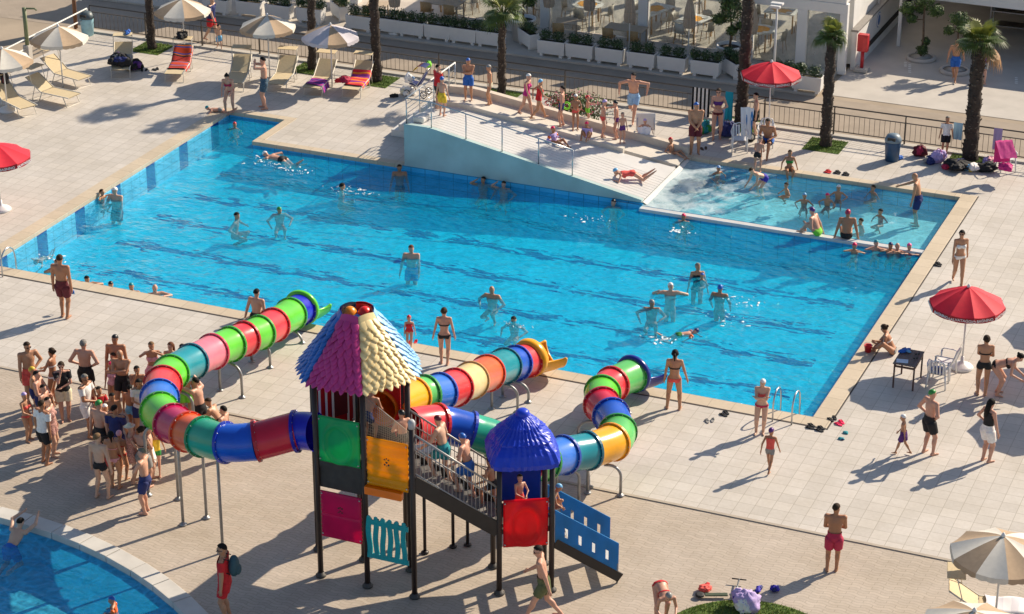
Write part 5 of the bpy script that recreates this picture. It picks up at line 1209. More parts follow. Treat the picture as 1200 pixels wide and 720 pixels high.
# blue-sided steps down to the terrace
EG = np.array((.815, .58, 0)); LN = 1.45
pb = plast('steel blue panel', '#2c8cc8', .4)
def slot_panel(o, name):
    mb = MB(); en_ = np.cross(EG, (0, 0, 1)); z_at = lambda u: -.70*u
    cols = [(0, .20)]+[(.20+.29*i, .20+.29*i+.07) for i in range(4)]
    us = [0]; 
    for i in range(4): us += [.22+.31*i, .22+.31*i+.075]
    us.append(LN)
    for i, (u0, u1) in enumerate(zip(us[:-1], us[1:])):
        spans = [(-.42, .42)] if i % 2 == 0 else [(-.42, -.14), (.10, .42)]
        for a_, b__ in spans: mb.plate([(u0, z_at(u0)+a_), (u1, z_at(u1)+a_), (u1, z_at(u1)+b__), (u0, z_at(u0)+b__)], o, EG, (0, 0, 1), en_, .035)
    return pp(name, mb, pb)
oB, oC = np.array((*SB, 1.60))+EG*.07, np.array((*SC_, 1.60))+EG*.07
slot_panel(oB, 'side_panel'); slot_panel(oC, 'side_panel')
for o in (oB, oC):
    mb = MB(); mb.bar(o+np.array((0, 0, -.40)), o+EG*(LN+.05)+np.array((0, 0, -1.48)), .05, .22); pp('stringer', mb, stn)
    mb = MB(); e_ = o+EG*(LN-.02); mb.tube([(e_[0], e_[1], 0), (e_[0], e_[1], .5)], .025, 8); pp('thin_leg', mb, M_GALV)
for k in range(5):
    s = (k+.5)/5; p, q = oB+EG*LN*s, oC+EG*LN*s; z = SZ-(k+1)*.27
    mb = MB(); mb.bar(np.array((p[0], p[1], z)), np.array((q[0], q[1], z)), .20, .03); pp('step', mb, pm('white tread', (.6, .6, .58), .6))

# tube slides: a segment object per bolted section, its flange ring a sub-part
def catmull(P, k):
    P = np.asarray(P, float); Q = np.vstack([2*P[0]-P[1], P, 2*P[-1]-P[-2]]); out = []
    for i in range(len(P)-1):
        p0, p1, p2, p3 = Q[i:i+4]
        out.append([.5*((2*p1)+(-p0+p2)*t+(2*p0-5*p1+4*p2-p3)*t*t+(-p0+3*p1-3*p2+p3)*t**3) for t in np.linspace(0, 1, k+1)])
    return out
TC = dict(B=('blue', '#1b55c4'), b=('bright blue', '#2a6fd0'), N=('deep blue', '#1818b8'), R=('red', '#d0203c'), r=('light red', '#e0363e'), P=('pink', '#e8788a'), T=('teal', '#138a98'), G=('green', '#62c832'), g=('pale green', '#5cb85c'),
          t=('sea green', '#28a080'), O=('orange', '#e8663a'), C=('cream', '#e8cc90'), Y=('yellow', '#f2a81a'), M=('magenta', '#c01c58'), V=('navy', '#1c2c86'))
FLC = dict(R='#b0102c', r='#c01824', P='#c0284c', T='#0e5c70', G='#2f9a2a', g='#1e8a3c', t='#12804e', O='#d83a1c', C='#c89058', Y='#e09010', M='#b01440', B='#1834a8', b='#1844a8', N='#1010a0', V='#141c60')
def tube_slide(centers, code, lab):
    segs = catmull(centers, 6); RT_ = .425
    for k, (pts, cc) in enumerate(zip(segs, code)):
        nm, h = TC[cc]; n = len(pts); s = np.linspace(-1, 1, n)
        r = RT_*(1+.035*np.abs(s)**6); mb = MB(); mb.tube(pts, r, 28, cap=False); inner = MB()
        q = pp('tube_segment', mb, plast('tube '+nm, h, .24)); q['label'] = nm+' section of the '+lab
        d = _n3(np.asarray(pts[-1])-np.asarray(pts[-2])); mb = MB(); e = np.asarray(pts[-1])
        mb.tube([e-d*.050, e-d*.049, e+d*.022, e+d*.023], [RT_, RT_+.055, RT_+.055, RT_], 28, cap=False, smooth=False)
        u = _n3(np.cross(d, (0, 0, 1))); v = np.cross(u, d); 
        for j in range(14): t_ = j*2*PI/14; mb.ell(e-d*.046+(RT_+.030)*(u*math.cos(t_)+v*math.sin(t_)), (.016, .016, .016), 6, 4, 1)
        pp('flange', mb, [plast('flange '+nm, FLC[cc], .3), M_STEEL], q)
    return segs[-1][-1], _n3(np.asarray(segs[-1][-1])-np.asarray(segs[-1][-2]))
def chute(e, d, cols, lab, turn=0., lip=.95, flare=.34, hl=.14):
    """flared open end: a hood ring that opens into a trough with rolled edges above the water"""
    d = _n3(np.array((d[0], d[1], 0))); c_, s_ = math.cos(turn), math.sin(turn); d2 = np.array((c_*d[0]-s_*d[1], s_*d[0]+c_*d[1], 0)); V, F = [], []; n, m_ = 26, 25
    for i in range(n):
        t = i/(n-1); dd = _n3(d*(1-t)+d2*t); sd = np.array((dd[1], -dd[0], 0)); c0_ = e+d*lip*t*.5+dd*lip*t*.5-np.array((0, 0, .12*t))
        open_ = PI*.49; rad = .45+flare*t**1.4
        for j in range(m_):
            a_ = -PI/2+(j/(m_-1)*2-1)*open_; V.append(c0_+sd*math.cos(a_)*rad+np.array((0, 0, 1))*(math.sin(a_)*.44))
    V = np.array(V)+np.array((0, 0, 1.))*(np.repeat(np.linspace(0, 1, n), m_)**4*.10)[:, None]; cen = V.reshape(n, m_, 3).mean(1); 
    off = V.reshape(n, m_, 3)-cen[:, None]; V2 = (V.reshape(n, m_, 3)+off/np.linalg.norm(off, axis=2)[..., None]*.03).reshape(-1, 3); k = len(V)
    for i in range(n-1):
        for j in range(m_-1): q = i*m_+j; F += [(q, q+1, q+m_+1, q+m_), (k+q, k+q+m_, k+q+m_+1, k+q+1)]
    for j in range(m_-1): q = (n-1)*m_+j; F += [(q, q+1, k+q+1, k+q)]
    for i in range(n-1): q = i*m_; F += [(q, q+m_, k+q+m_, k+q), (q+m_-1, k+q+m_-1, k+q+2*m_-1, q+2*m_-1)]
    hood = MB(); hood.tube([e-d*.02, e-d*.019, e+d*(hl-.05), e+d*hl], [.43, .50, .52, .46], 28, cap=False); hood.tube([e+d*hl, e+d*(hl-.06), e+d*.0], [.455, .44, .42], 28, cap=False)
    mb = MB(); mb.add(np.vstack([V, V2]), F, 0, True); mb.add(np.concatenate(hood.v), hood.f, 0, True); q = pp('slide_exit', mb, plast('exit '+cols, TC[cols][1], .26)); q['label'] = lab
    mb = MB()
    for j in (0, m_-1): mb.tube([V.reshape(n, m_, 3)[i, j] for i in range(5, n)], .035, 8)
    mb.tube(list(V.reshape(n, m_, 3)[n-1]), .035, 8)
    pp('rolled_edge', mb, plast('exit '+cols, TC[cols][1], .26), q)
LP = [(16.80, -11.28, 3.32), (16.30, -11.30, 3.24), (15.57, -11.78, 3.08), (14.86, -11.91, 2.96), (14.11, -11.63, 2.82), (13.58, -11.37, 2.71), (12.90, -10.91, 2.57), (12.12, -10.19, 2.39), (11.55, -9.25, 2.19), (11.03, -8.25, 2.0), (10.72, -7.35, 1.83),
      (10.66, -6.25, 1.64), (10.65, -5.21, 1.46), (10.68, -4.35, 1.30), (10.74, -3.71, 1.19), (10.78, -3.0, 1.07), (10.73, -2.16, .92), (10.62, -1.0, .72), (10.58, -.38, .62)]
e, d = tube_slide(LP, 'NRBtOMGbrGTPGrGrGN', 'left tube slide'); chute(e, d, 'G', 'green flared exit of the left tube slide', -.25, .75, .10)
MP = [(17.72, -9.70, 3.32), (17.65, -8.11, 2.89), (17.74, -7.63, 2.74), (17.84, -7.01, 2.54), (17.85, -6.19, 2.29), (17.73, -4.99, 1.91), (17.60, -3.7, 1.50), (17.50, -2.37, 1.09), (17.52, -1.67, .86), (17.60, -1.10, .72)]
e, d = tube_slide(MP, 'YgbrCOTBr', 'middle tube slide'); chute(e, d, 'Y', 'yellow flared exit of the middle tube slide', -.55, 1.05, .14, .26)
RP = [(18.52, -10.20, 3.28), (18.86, -9.35, 3.02), (19.45, -8.92, 2.74), (19.95, -8.62, 2.48), (20.42, -8.62, 2.12), (20.62, -8.25, 1.90), (20.80, -7.75, 1.70), (20.96, -6.95, 1.50), (21.29, -6.23, 1.33), (21.57, -5.37, 1.20), (21.44, -4.69, 1.12), (20.92, -3.77, 1.02), (20.44, -3.15, .94), (20.17, -2.37, .86), (20.18, -1.67, .78), (20.36, -.75, .66)]
e, d = tube_slide(RP, 'rBttRgbTYgBRGrg', 'right tube slide'); chute(e, d, 'V', 'navy flared exit of the right tube slide', -.35, .8, .12)
def tleg(x, y, tx, ty, z):
    """pipe leg rising beside the tube and bending in under it"""
    mb = MB(); zb = z-.47; d_ = np.array((tx-x, ty-y, 0)); L_ = np.linalg.norm(d_); d_ = d_/max(L_, 1e-6); r_ = min(L_*.8, .28)
    pts = [np.array((x, y, 0.)), np.array((x, y, zb-r_))]+[np.array((x, y, zb-r_))+d_*r_*(1-math.cos(t))+np.array((0, 0, r_*math.sin(t))) for t in np.linspace(.2, PI/2, 6)]+[np.array((tx, ty, zb))]
    mb.tube(pts, .036, 10); o = pp('leg', mb, M_GALV); mb = MB(); mb.lathe([(.095, 0), (.095, .022), (.05, .035), (.04, .07)], (x, y, 0), n=12); pp('foot_plate', mb, M_GALV, o)
for x, y, tx, ty, z in ((11.13, -4.69, 10.72, -4.6, 1.34), (10.40, -4.55, 10.66, -4.6, 1.34), (10.95, -2.85, 10.77, -2.8, 1.04), (10.32, -2.72, 10.7, -2.8, 1.04), (11.02, -1.16, 10.66, -1.1, .74), (10.25, -1.05, 10.6, -1.1, .74),
                      (13.07, -11.0, 13.25, -11.15, 2.63), (13.41, -10.51, 13.2, -10.95, 2.60), (14.54, -11.74, 14.6, -11.8, 2.90), (12.35, -9.99, 12.1, -10.15, 2.38), (11.6, -10.1, 11.95, -9.95, 2.32), (10.2, -7.6, 10.7, -7.4, 1.84), (11.3, -7.4, 10.8, -7.4, 1.84),
                      (17.30, -2.75, 17.48, -2.72, 1.2), (17.98, -2.67, 17.6, -2.72, 1.2), (17.28, -2.0, 17.5, -2.05, .98), (18.02, -2.04, 17.58, -2.05, .98), (16.95, -4.6, 17.6, -4.4, 1.74), (17.2, -5.4, 17.7, -5.5, 2.06),
                      (21.15, -5.9, 21.4, -5.95, 1.28), (21.92, -5.72, 21.52, -5.8, 1.26), (20.7, -6.75, 20.92, -6.9, 1.48), (21.2, -6.6, 21.0, -6.85, 1.48), (19.9, -3.35, 20.4, -3.2, .94), (19.85, -1.6, 20.15, -1.65, .78), (20.6, -1.6, 20.2, -1.65, .78)):
    tleg(x, y, tx, ty, z)
# ---------------------------------------------------------------- palms
M_TRUNK = pm('palm trunk fibre', (.050, .036, .028), .95, .35, 14, bump=.8); M_TRUNK2 = pm('old leaf bases', (.12, .095, .075), .9, .3, 10)
M_FROND = pm('palm frond', (.085, .13, .025), .5, .3, 2, trans=.25); M_FROND2 = pm('young palm frond', (.20, .22, .035), .5, .25, 2, trans=.25); M_DRY = pm('dry frond', (.32, .17, .07), .7, .2, 4)
def palm(px, py, h, r, lab, seed, dry=1, lean=(0, 0)):
    g = W(px, py); t = thing('palm_tree', lab, 'palm', g, 0, 'palm trees along the fence'); rr = random.Random(seed)
    mb = MB(); n = int(h/.07); pts = []; rad = []
    for i in range(n+1):
        s = i/n; pts.append((lean[0]*s+.02*math.sin(i*.7+seed), lean[1]*s+.02*math.cos(i*.5+seed), h*s)); rad.append(r*(1.12-.10*s+(.25*(1-s*8) if s < .125 else 0))*(1+.07*(i % 2)+rr.uniform(-.05, .05)))
    mb.tube(pts, rad, 12)
    for i in range(2, n-1):                      # stubs of cut leaf bases all round the trunk
        for j in range(5):
            a = j*2*PI/5+rr.uniform(0, 6.28); p = np.array(pts[i]); d = np.array((math.cos(a), math.sin(a), 0)); q = p+d*rad[i]*.9
            mb.bar(q, q+d*rr.uniform(.02, .05)*(r/.15)+np.array((0, 0, rr.uniform(.03, .08))), .05*(r/.15), .016, 1 if rr.random() < .45 else 0)
    mb.build('trunk', [M_TRUNK, M_TRUNK2], t)
    top = np.array(pts[-1]); mbs = [MB(), MB(), MB()]
    def fan(a, el, L_, R_, k, droop):
        d = np.array((math.cos(a)*math.cos(el), math.sin(a)*math.cos(el), math.sin(el))); e = top+d*L_-np.array((0, 0, droop*.3)); mb = mbs[k]
        mb.tube([top-np.array((0, 0, .12)), top+d*L_*.5, e], [.022, .014, .010], 5)
        f = _nv(e-(top+d*L_*.5)); s = _nv(np.cross(f, (0, 0, 1))); u = np.cross(s, f); m_ = 22
        for i in range(m_):
            b = (i/(m_-1)-.5)*PI*1.55; q = f*math.cos(b)+s*math.sin(b); w_ = .022; ln = R_*(.75+.25*math.cos(b))*rr.uniform(.88, 1.05)
            sd = _nv(np.cross(q, u)); m1 = e+q*ln*.55+u*.03; tp = e+q*ln-np.array((0, 0, (.10+droop*.35)*ln/R_))
            mb.add([e-sd*.006, e+sd*.006, m1+sd*w_, m1-sd*w_, tp], [(0, 1, 2, 3), (3, 2, 4)])
    cs = .72 if dry < 0 else 1.
    for i in range(26):
        el = math.asin(rr.uniform(-.12, .97)); fan(i*2.4+rr.uniform(-.2, .2), el, cs*rr.uniform(.34, .55), cs*rr.uniform(.42, .58), 1 if el > .7 else 0, max(0, .32-el*.4))
    for i in range(dry*3): fan(rr.uniform(0, 6.28) if dry < 2 else -.5+i*.35, rr.uniform(-.6, -.2), .5, .5, 2, .6)
    mbs[0].build('crown', M_FROND, t); mbs[1].build('young_leaves', M_FROND2, t)
    if dry > 0: mbs[2].build('dry_leaves', M_DRY, t)
    return g
def _nv(v): return v/max(np.linalg.norm(v), 1e-9)
patches = []
for px, py, h, r, lab, sd, dr, ln in ((178, 57, 5.6, .125, 'palm with a slim dark trunk, farthest left', 1, 0, (0, 0)), (366, 81, 5.4, .125, 'palm between the striped parasols, left of the loungers with towels', 2, 0, (.1, 0)),
                                     (442, 95, 5.3, .145, 'palm behind the lounger with the orange towel', 3, 0, (-.1, 0)), (588, 111, 3.0, .12, 'short palm with a fresh crown in front of the restaurant', 4, 0, (0, 0)),
                                     (868, 147, 6.2, .17, 'tall palm left of the red lifeguard parasol', 5, 0, (.1, 0)), (967, 171, 3.80, .15, 'palm with a small yellowish crown, right of the red parasol', 6, -1, (0, 0)), (1136, 187, 4.02, .20, 'stout palm with a dry hanging leaf on the right', 7, 2, (0, 0))):
    g = palm(px, py, h, r, lab, sd, dr, ln); patches.append(g)
def square(rr, n):
    k = rr.randint(0, len(patches), n); P = np.array(patches)[k]; return np.c_[P[:, :2]+rr.uniform(-.62, .62, (n, 2)), np.full(n, .008)]
mb = MB()
for g in patches: mb.add([(g[0]-.63, g[1]-.63, .006), (g[0]+.63, g[1]-.63, .006), (g[0]+.63, g[1]+.63, .006), (g[0]-.63, g[1]+.63, .006)], [(0, 1, 2, 3)])
struct(mb.build('tree_pit', M_SOIL))
grass('grass', 'small square plots of short grass round the palm trunks', square, 9000, .05, 2)

# ---------------------------------------------------------------- parasols
M_BEIGE = pm('beige canvas', (.50, .36, .235), .85, .06, 10, trans=.12); M_OFFW = pm('off white canvas', (.74, .70, .62), .85, .05, 10, trans=.12); M_RCAN = pm('red canvas', (.78, .012, .04), .7, .06, 8, trans=.10)
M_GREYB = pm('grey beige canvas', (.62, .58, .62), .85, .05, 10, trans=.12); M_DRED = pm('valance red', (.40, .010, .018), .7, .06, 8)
def parasol(x, y, lab, R_=1.05, top=2.3, gores=8, cols=(M_BEIGE, M_OFFW), rot=0., base=True, text=None, grp='striped parasols round the pool', name='parasol', drop=.42, m_pole=None, tilt=0.):
    t = thing(name, lab, 'parasol', (x, y, 0), rot, grp)
    mb = MB(); mb.tube([(0, 0, 0), (0, 0, top-.02)], .024, 10); mb.build('pole', m_pole or M_WMETAL, t)
    mb = MB(); mb.lathe([(.04, top-.55), (.045, top-.55), (.045, top-.47), (.03, top-.47)], n=10); mb.build('slider', M_WPLAST, t)
    M_ = rotm(tilt, 0, 0, (0, 0, top)); ns, nr = 5, 5
    for k in range(gores):
        mb = MB(); a0, a1 = k*2*PI/gores, (k+1)*2*PI/gores; V = []
        for i in range(nr+1):
            q = i/nr
            for j in range(ns+1):
                s = j/ns; d = (1-s)*np.array((math.cos(a0), math.sin(a0)))+s*np.array((math.cos(a1), math.sin(a1)))
                V.append((*(d*R_*q), -drop*(q**1.25)-.035*math.sin(PI*s)*q))
        V = np.array(V); V = np.vstack([V, V-np.array((0, 0, .008))]); kk = (nr+1)*(ns+1)
        F = [(i*(ns+1)+j, (i+1)*(ns+1)+j, (i+1)*(ns+1)+j+1, i*(ns+1)+j+1) for i in range(nr) for j in range(ns)]; F += [tuple(kk+q for q in f[::-1]) for f in F]
        mb.add(V@M_[:3, :3].T+M_[:3, 3], F, 0, True)
        va = []                                     # hanging valance with a scalloped hem
        for j in range(ns*3+1):
            s = j/(ns*3); d = (1-s)*np.array((math.cos(a0), math.sin(a0)))+s*np.array((math.cos(a1), math.sin(a1))); z = -drop-.035*math.sin(PI*s)
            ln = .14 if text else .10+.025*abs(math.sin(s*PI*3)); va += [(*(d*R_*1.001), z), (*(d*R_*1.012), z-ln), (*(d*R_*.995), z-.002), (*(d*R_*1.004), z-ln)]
        va = np.array(va); F2 = []
        for j in range(ns*3): q = 4*j; F2 += [(q, q+1, q+5, q+4), (q+2, q+6, q+7, q+3), (q+1, q+3, q+7, q+5)]
        mb.add(va@M_[:3, :3].T+M_[:3, 3], F2, 1, False)
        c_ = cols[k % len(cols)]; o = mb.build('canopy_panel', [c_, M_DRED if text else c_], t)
        mb = MB(); p = np.array([(0, 0, -.03), (R_*.5*math.cos(a0), R_*.5*math.sin(a0), -drop*.42-.03), (R_*math.cos(a0), R_*math.sin(a0), -drop-.03)]); mb.tube(p@M_[:3, :3].T+M_[:3, 3], .009, 5); mb.build('rib', M_WMETAL, t)
        if text:
            am = (a0+a1)/2; d = np.array((math.cos(am), math.sin(am))); rr_ = R_*math.cos(PI/gores)*1.0
            cu = bpy.data.curves.new('lettering', 'FONT'); cu.body = text[k % len(text)]; cu.size = .105; cu.align_x = 'CENTER'; cu.align_y = 'CENTER'; cu.extrude = .003; cu.offset = .002
            o2 = bpy.data.objects.new('lettering', cu); C.objects.link(o2)
            dg = bpy.context.evaluated_depsgraph_get(); me = bpy.data.meshes.new_from_object(o2.evaluated_get(dg)); bpy.data.objects.remove(o2)
            o2 = bpy.data.objects.new('lettering', me); C.objects.link(o2); me.materials.clear(); me.materials.append(M_WPLAST); o2.parent = o
            o2.matrix_local = Matrix(((-d[1], 0, d[0], d[0]*(rr_*1.012+.012)), (d[0], 0, d[1], d[1]*(rr_*1.012+.012)), (0, 1, 0, top-drop-.035-.066), (0, 0, 0, 1)))
    mb = MB(); mb.lathe([(.05, top-.01), (.05, top+.02), (.02, top+.07), (.005, top+.08)], n=10); mb.build('finial', M_WPLAST, t)
    if base: mb = MB(); mb.lathe([(.30, 0), (.31, .05), (.26, .10), (.12, .15), (.05, .20), (.045, .34)], n=24); mb.build('base', M_WPLAST, t)
    return t
for px, py, z, lab, rt, cols in ((68, 31, 2.25, 'beige and white striped parasol over the two empty cream loungers', .3, (M_BEIGE, M_OFFW)), (2, 57, 2.25, 'beige and white striped parasol cut by the left edge with clothes hung on its pole', .1, (M_OFFW, M_BEIGE)),
                              (213, -1, 2.3, 'beige and white striped parasol cut by the top edge beside the man in red shorts', .2, (M_BEIGE, M_OFFW)), (313, 18, 2.3, 'beige and white striped parasol above the bare-chested photographer', .35, (M_BEIGE, M_OFFW)),
                              (387, 29, 2.3, 'lavender white and beige parasol over the loungers with towels', .15, (M_GREYB, M_GREYB, M_BEIGE)), (1176, 628, 2.3, 'beige and white striped parasol at the lower right over a lounger', .25, (M_BEIGE, M_OFFW)), (1142, 716, 2.2, 'beige and white striped parasol cut by the bottom edge at lower right', .5, (M_OFFW, M_BEIGE))):
    g = W(px, py, z); parasol(g[0], g[1], lab, 1.09 if px > 1000 else 1.02, z, 10 if px > 1000 else 9 if len(cols) == 3 else 8, cols, facing(180)+rt, base=px < 60)
BT = ['BAGNINO', 'SALVATAGGIO']
FR = -PI/2+facing(0)
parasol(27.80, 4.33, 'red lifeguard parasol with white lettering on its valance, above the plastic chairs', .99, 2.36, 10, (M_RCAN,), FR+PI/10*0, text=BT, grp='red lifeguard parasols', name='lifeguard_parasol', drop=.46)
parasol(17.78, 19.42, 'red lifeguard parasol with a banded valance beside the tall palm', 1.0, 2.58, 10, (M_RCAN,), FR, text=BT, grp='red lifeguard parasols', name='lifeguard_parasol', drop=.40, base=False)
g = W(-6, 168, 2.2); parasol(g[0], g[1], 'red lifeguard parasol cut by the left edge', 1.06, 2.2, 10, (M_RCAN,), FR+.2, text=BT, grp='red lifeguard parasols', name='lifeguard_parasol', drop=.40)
g = W(-2, 245, .2); parasol(g[0]-.14, g[1], 'white parasol base standing alone at the left edge', .01, .3) if 0 else None
for x, y in ((30.9, 6.1), (31.3, 3.4), (30.9, 9.4), (33.2, 1.4)): parasol(x, y, 'striped parasol standing beyond the right edge of the view', 1.15, 2.3, 8, (M_BEIGE, M_OFFW), .2)

# ---------------------------------------------------------------- sun loungers, towels
M_SLING = pm('cream sling cloth', (.60, .49, .31), .8, .06, 20, bump=.1); M_LEG = pm('pale lounger frame', (.64, .60, .52), .45, .06, 6)
def make_lounger():
    t = thing('sun_lounger', '', 'sun lounger')
    for sx in (-1, 1): mb = MB(); mb.tube([(sx*.33, -.95, .36), (sx*.33, .28, .36), (sx*.33, .95, .80)], .022, 8); mb.build('side_rail', M_LEG, t)
    mb = MB(); n = 14; V = []
    for i in range(n+1):
        y = -.95+1.23*i/n; V += [(-.31, y, .362), (.31, y, .362)]
    mb2 = MB(); mb2.add(V+[(x, y, z-.02) for x, y, z in V], [(2*i, 2*i+1, 2*i+3, 2*i+2) for i in range(n)]+[(2*n+2+2*i, 2*n+4+2*i, 2*n+5+2*i, 2*n+3+2*i) for i in range(n)]); mb2.build('seat_sling', M_SLING, t)
    mb = MB(); mb.add([(-.31, .30, .372), (.31, .30, .372), (.31, .95, .805), (-.31, .95, .805), (-.31, .31, .355), (.31, .31, .355), (.31, .96, .785), (-.31, .96, .785)], [(0, 1, 2, 3), (7, 6, 5, 4), (0, 4, 5, 1), (1, 5, 6, 2), (2, 6, 7, 3), (3, 7, 4, 0)]); mb.build('back_sling', M_SLING, t)
    for y, s in ((-.70, -1), (.25, 1)):
        mb = MB(); mb.tube([(-.33, y, .36), (-.33, y+s*.16, 0), (.33, y+s*.16, 0), (.33, y, .36)], .017, 7); mb.build('leg', M_LEG, t)
    mb = MB(); mb.tube([(-.33, .55, .53), (-.33, .72, 0), (.33, .72, 0), (.33, .55, .53)], .014, 6); mb.build('back_prop', M_LEG, t)
    for sx in (-1, 1): mb = MB(); mb.tube([(sx*.34, .66, .62), (sx*.34, .80, 1.12)], .013, 6); mb.build('shade_arm', M_LEG, t)
    mb = MB(); mb.box(-.34, .34, .62, 1.02, 1.11, 1.135); mb.build('sun_shade', M_SLING, t, bevel=.01)
    return t
lgp = make_lounger(); lgu = [0]; LG = []
def lounger(hx, hy, fx, fy, lab):
    h, f = W(hx, hy, .36), W(fx, fy, .36); d = (h-f)[:2]; c = (h+f)[:2]/2; rz = math.atan2(-d[0], d[1])
    if not lgu[0]: o = lgp; lgu[0] = 1; o.location = (c[0], c[1], 0); o.rotation_euler = (0, 0, rz); o['label'] = lab; o['group'] = 'sun loungers on the pool deck'
    else: o = dup(lgp, (c[0], c[1], 0), rz, lab, 'sun loungers on the pool deck')
    LG.append((c, rz)); return c, rz
lounger(52, 78, 104, 93, 'empty cream sun lounger behind the parasol pole at the left'); lounger(36, 101, 90, 113, 'empty cream sun lounger in front, nearest the left edge of the pool')
L4 = lounger(146, 61, 140, 84, 'sun lounger heaped with dark clothes, left of the first palm plot'); L5 = lounger(217, 66, 202, 88, 'sun lounger covered by an orange and blue towel')
lounger(288, 72, 270, 103, 'empty cream sun lounger behind the woman bending at the pool corner'); lounger(344, 73, 318, 105, 'empty cream sun lounger right of the photographer')
L8 = lounger(388, 80, 362, 106, 'sun lounger with a purple towel under the lavender parasol'); L9 = lounger(432, 80, 406, 110, 'sun lounger with a red and yellow towel beside the palm')
L10 = lounger(1130, 706, 1196, 712, 'sun lounger with a white towel at the lower right corner')
lounger(8, 113, 26, 122, 'cream sun lounger cut by the left edge under the parasol with clothes')
def towel_mat(name, cols, scale, wave=True):
    m, nt, b = _new(name); N, L = nt.nodes, nt.links; tc = N.new('ShaderNodeTexCoord')
    wv = N.new('ShaderNodeTexWave'); wv.inputs['Scale'].default_value = scale; wv.inputs['Distortion'].default_value = 2.5 if wave else 0; wv.bands_direction = 'Y' if wave else 'X'
    L.new(tc.outputs['Object'], wv.inputs['Vector']); rp = N.new('ShaderNodeValToRGB'); rp.color_ramp.interpolation = 'CONSTANT'
    while len(rp.color_ramp.elements) < len(cols): rp.color_ramp.elements.new(.5)
    for i, c in enumerate(cols): rp.color_ramp.elements[i].position = i/len(cols); rp.color_ramp.elements[i].color = (*hexc(c), 1)
    L.new(wv.outputs['Fac'], rp.inputs[0]); L.new(rp.outputs[0], b.inputs['Base Color']); b.inputs['Roughness'].default_value = .9; return m
def towel_on(lg, lab, mat, y0=-.7, y1=.9, w_=.33, seed=0, side=0.):
    c, rz = lg; mb = MB(); n, k = 26, 12; rr = random.Random(seed); V = []
    for i in range(n+1):
        y = y0+(y1-y0)*i/n; z = .415+(max(0, y-.28)*.67)
        for j in range(k+1):
            x = (j/k-.5)*2*(w_+.10)+side; e = max(0, abs(x)-.335); V.append((x if e == 0 else math.copysign(.335+e*.25, x), y+.02*math.sin(x*9+seed), z+.014*math.sin(5*x+7*y+seed)+.014*math.sin(9*y-4*x)-e*1.5))
    kk = len(V); V += [(x, y, z-.012) for x, y, z in V]; F = [(i*(k+1)+j, i*(k+1)+j+1, (i+1)*(k+1)+j+1, (i+1)*(k+1)+j) for i in range(n) for j in range(k)]; F += [tuple(kk+q for q in f[::-1]) for f in F]
    mb.add(V, F, 0, True); o = mb.build('towel', mat); o.location = (c[0], c[1], 0); o.rotation_euler = (0, 0, rz); return tag(o, lab, 'towel', 'towels on loungers')
towel_on(L5, 'orange, red and blue towel spread over a lounger', towel_mat('towel sunset', ('#c8431f', '#2b4d9c', '#d86a2a', '#1c1c20', '#b8332a'), .45), seed=1, y0=-.45)
towel_on(L8, 'purple and magenta towel hanging over the foot of a lounger', towel_mat('towel purple', ('#5b2a8c', '#7b3fa6', '#b03a86'), 1.2), -.75, -.1, .30, 2, .12)
towel_on(L9, 'red, orange and yellow towel over a lounger by the palm', towel_mat('towel fire', ('#d82a3a', '#f0a020', '#e85a28', '#8a2a8a'), .6), -.6, .55, .32, 3)
towel_on(L10, 'white wrinkled towel over the lounger at lower right', towel_mat('towel white', ('#e8e4e6', '#d8d4da'), 1.), -.95, .15, .36, 4)
def rag(mb, c, r, seed, mi=0, M=None):
    """crumpled cloth: a flattened body with folds of several sizes, sagging flat on what it lies on"""
    n, m = 30, 18; rr = random.Random(seed); p = [rr.uniform(0, 6.28) for _ in range(8)]; V = []
    for i in range(m+1):
        th = PI*i/m
        for j in range(n):
            ph = 2*PI*j/n; k = 1+.20*math.sin(2*ph+p[0])*math.sin(th)+.13*math.sin(5*ph+p[1]+2.2*th)*math.sin(th)+.10*math.sin(9*th+p[2]+math.sin(3*ph+p[3])*1.5)*math.sin(th)+.07*math.sin(13*ph-5*th+p[4])*math.sin(th)
            z = -math.cos(th)*k; z = z if z > -.55 else -.55+.1*(z+.55); V.append((math.cos(ph)*math.sin(th)*k, math.sin(ph)*math.sin(th)*k, z))
    V = np.array(V)*np.asarray(r)
    if M is not None: V = V@np.asarray(M)[:3, :3].T
    mb.add(V+np.asarray(c), [(i*n+j, i*n+(j+1) % n, (i+1)*n+(j+1) % n, (i+1)*n+j) for i in range(m) for j in range(n)], mi, True)
def heap(name, lab, cat, px, py, r, cols, seed, z=0., n=5, grp=None, strap=True, up=0.):
    """soft heap of cloth or a slumped bag: overlapping crumpled pieces, a bag with a strap loop"""
    g = W(px, py, z); rr = random.Random(seed); t = thing(name, lab, cat, g, rr.uniform(0, 6), grp)
    for i in range(n):
        mb = MB(); a = rr.uniform(0, 6.28); q = rr.uniform(.25, .7) if i else 0; k = 1.0 if i == 0 else rr.uniform(.45, .7)
        rag(mb, (math.cos(a)*r[0]*q, math.sin(a)*r[1]*q, r[2]*(.40 if i == 0 else .28+.30*rr.random())), (r[0]*.8*k, r[1]*.8*k, r[2]*(.62 if i == 0 else rr.uniform(.3, .5))), seed*3+i, 0, rotm(0, rr.uniform(-.25, .25), a))
        mb.build('cloth' if not strap else ('bag_body' if i == 0 else 'fold'), cloth(cols[i % len(cols)]), t)
    if strap: mb = MB(); mb.tube([(r[0]*.4*math.cos(q), .02, r[2]*.8+r[2]*.35*math.sin(q)) for q in np.linspace(0, PI, 9)], .011, 6); mb.build('strap', cloth(cols[-1]), t)
    return t
heap('clothes_heap', 'dark clothes and bag heaped on a lounger', 'clothes', 142, 76, (.42, .40, .42), ('black', 'purple', 'grey', 'navy'), 1, .38, 7, None, False)
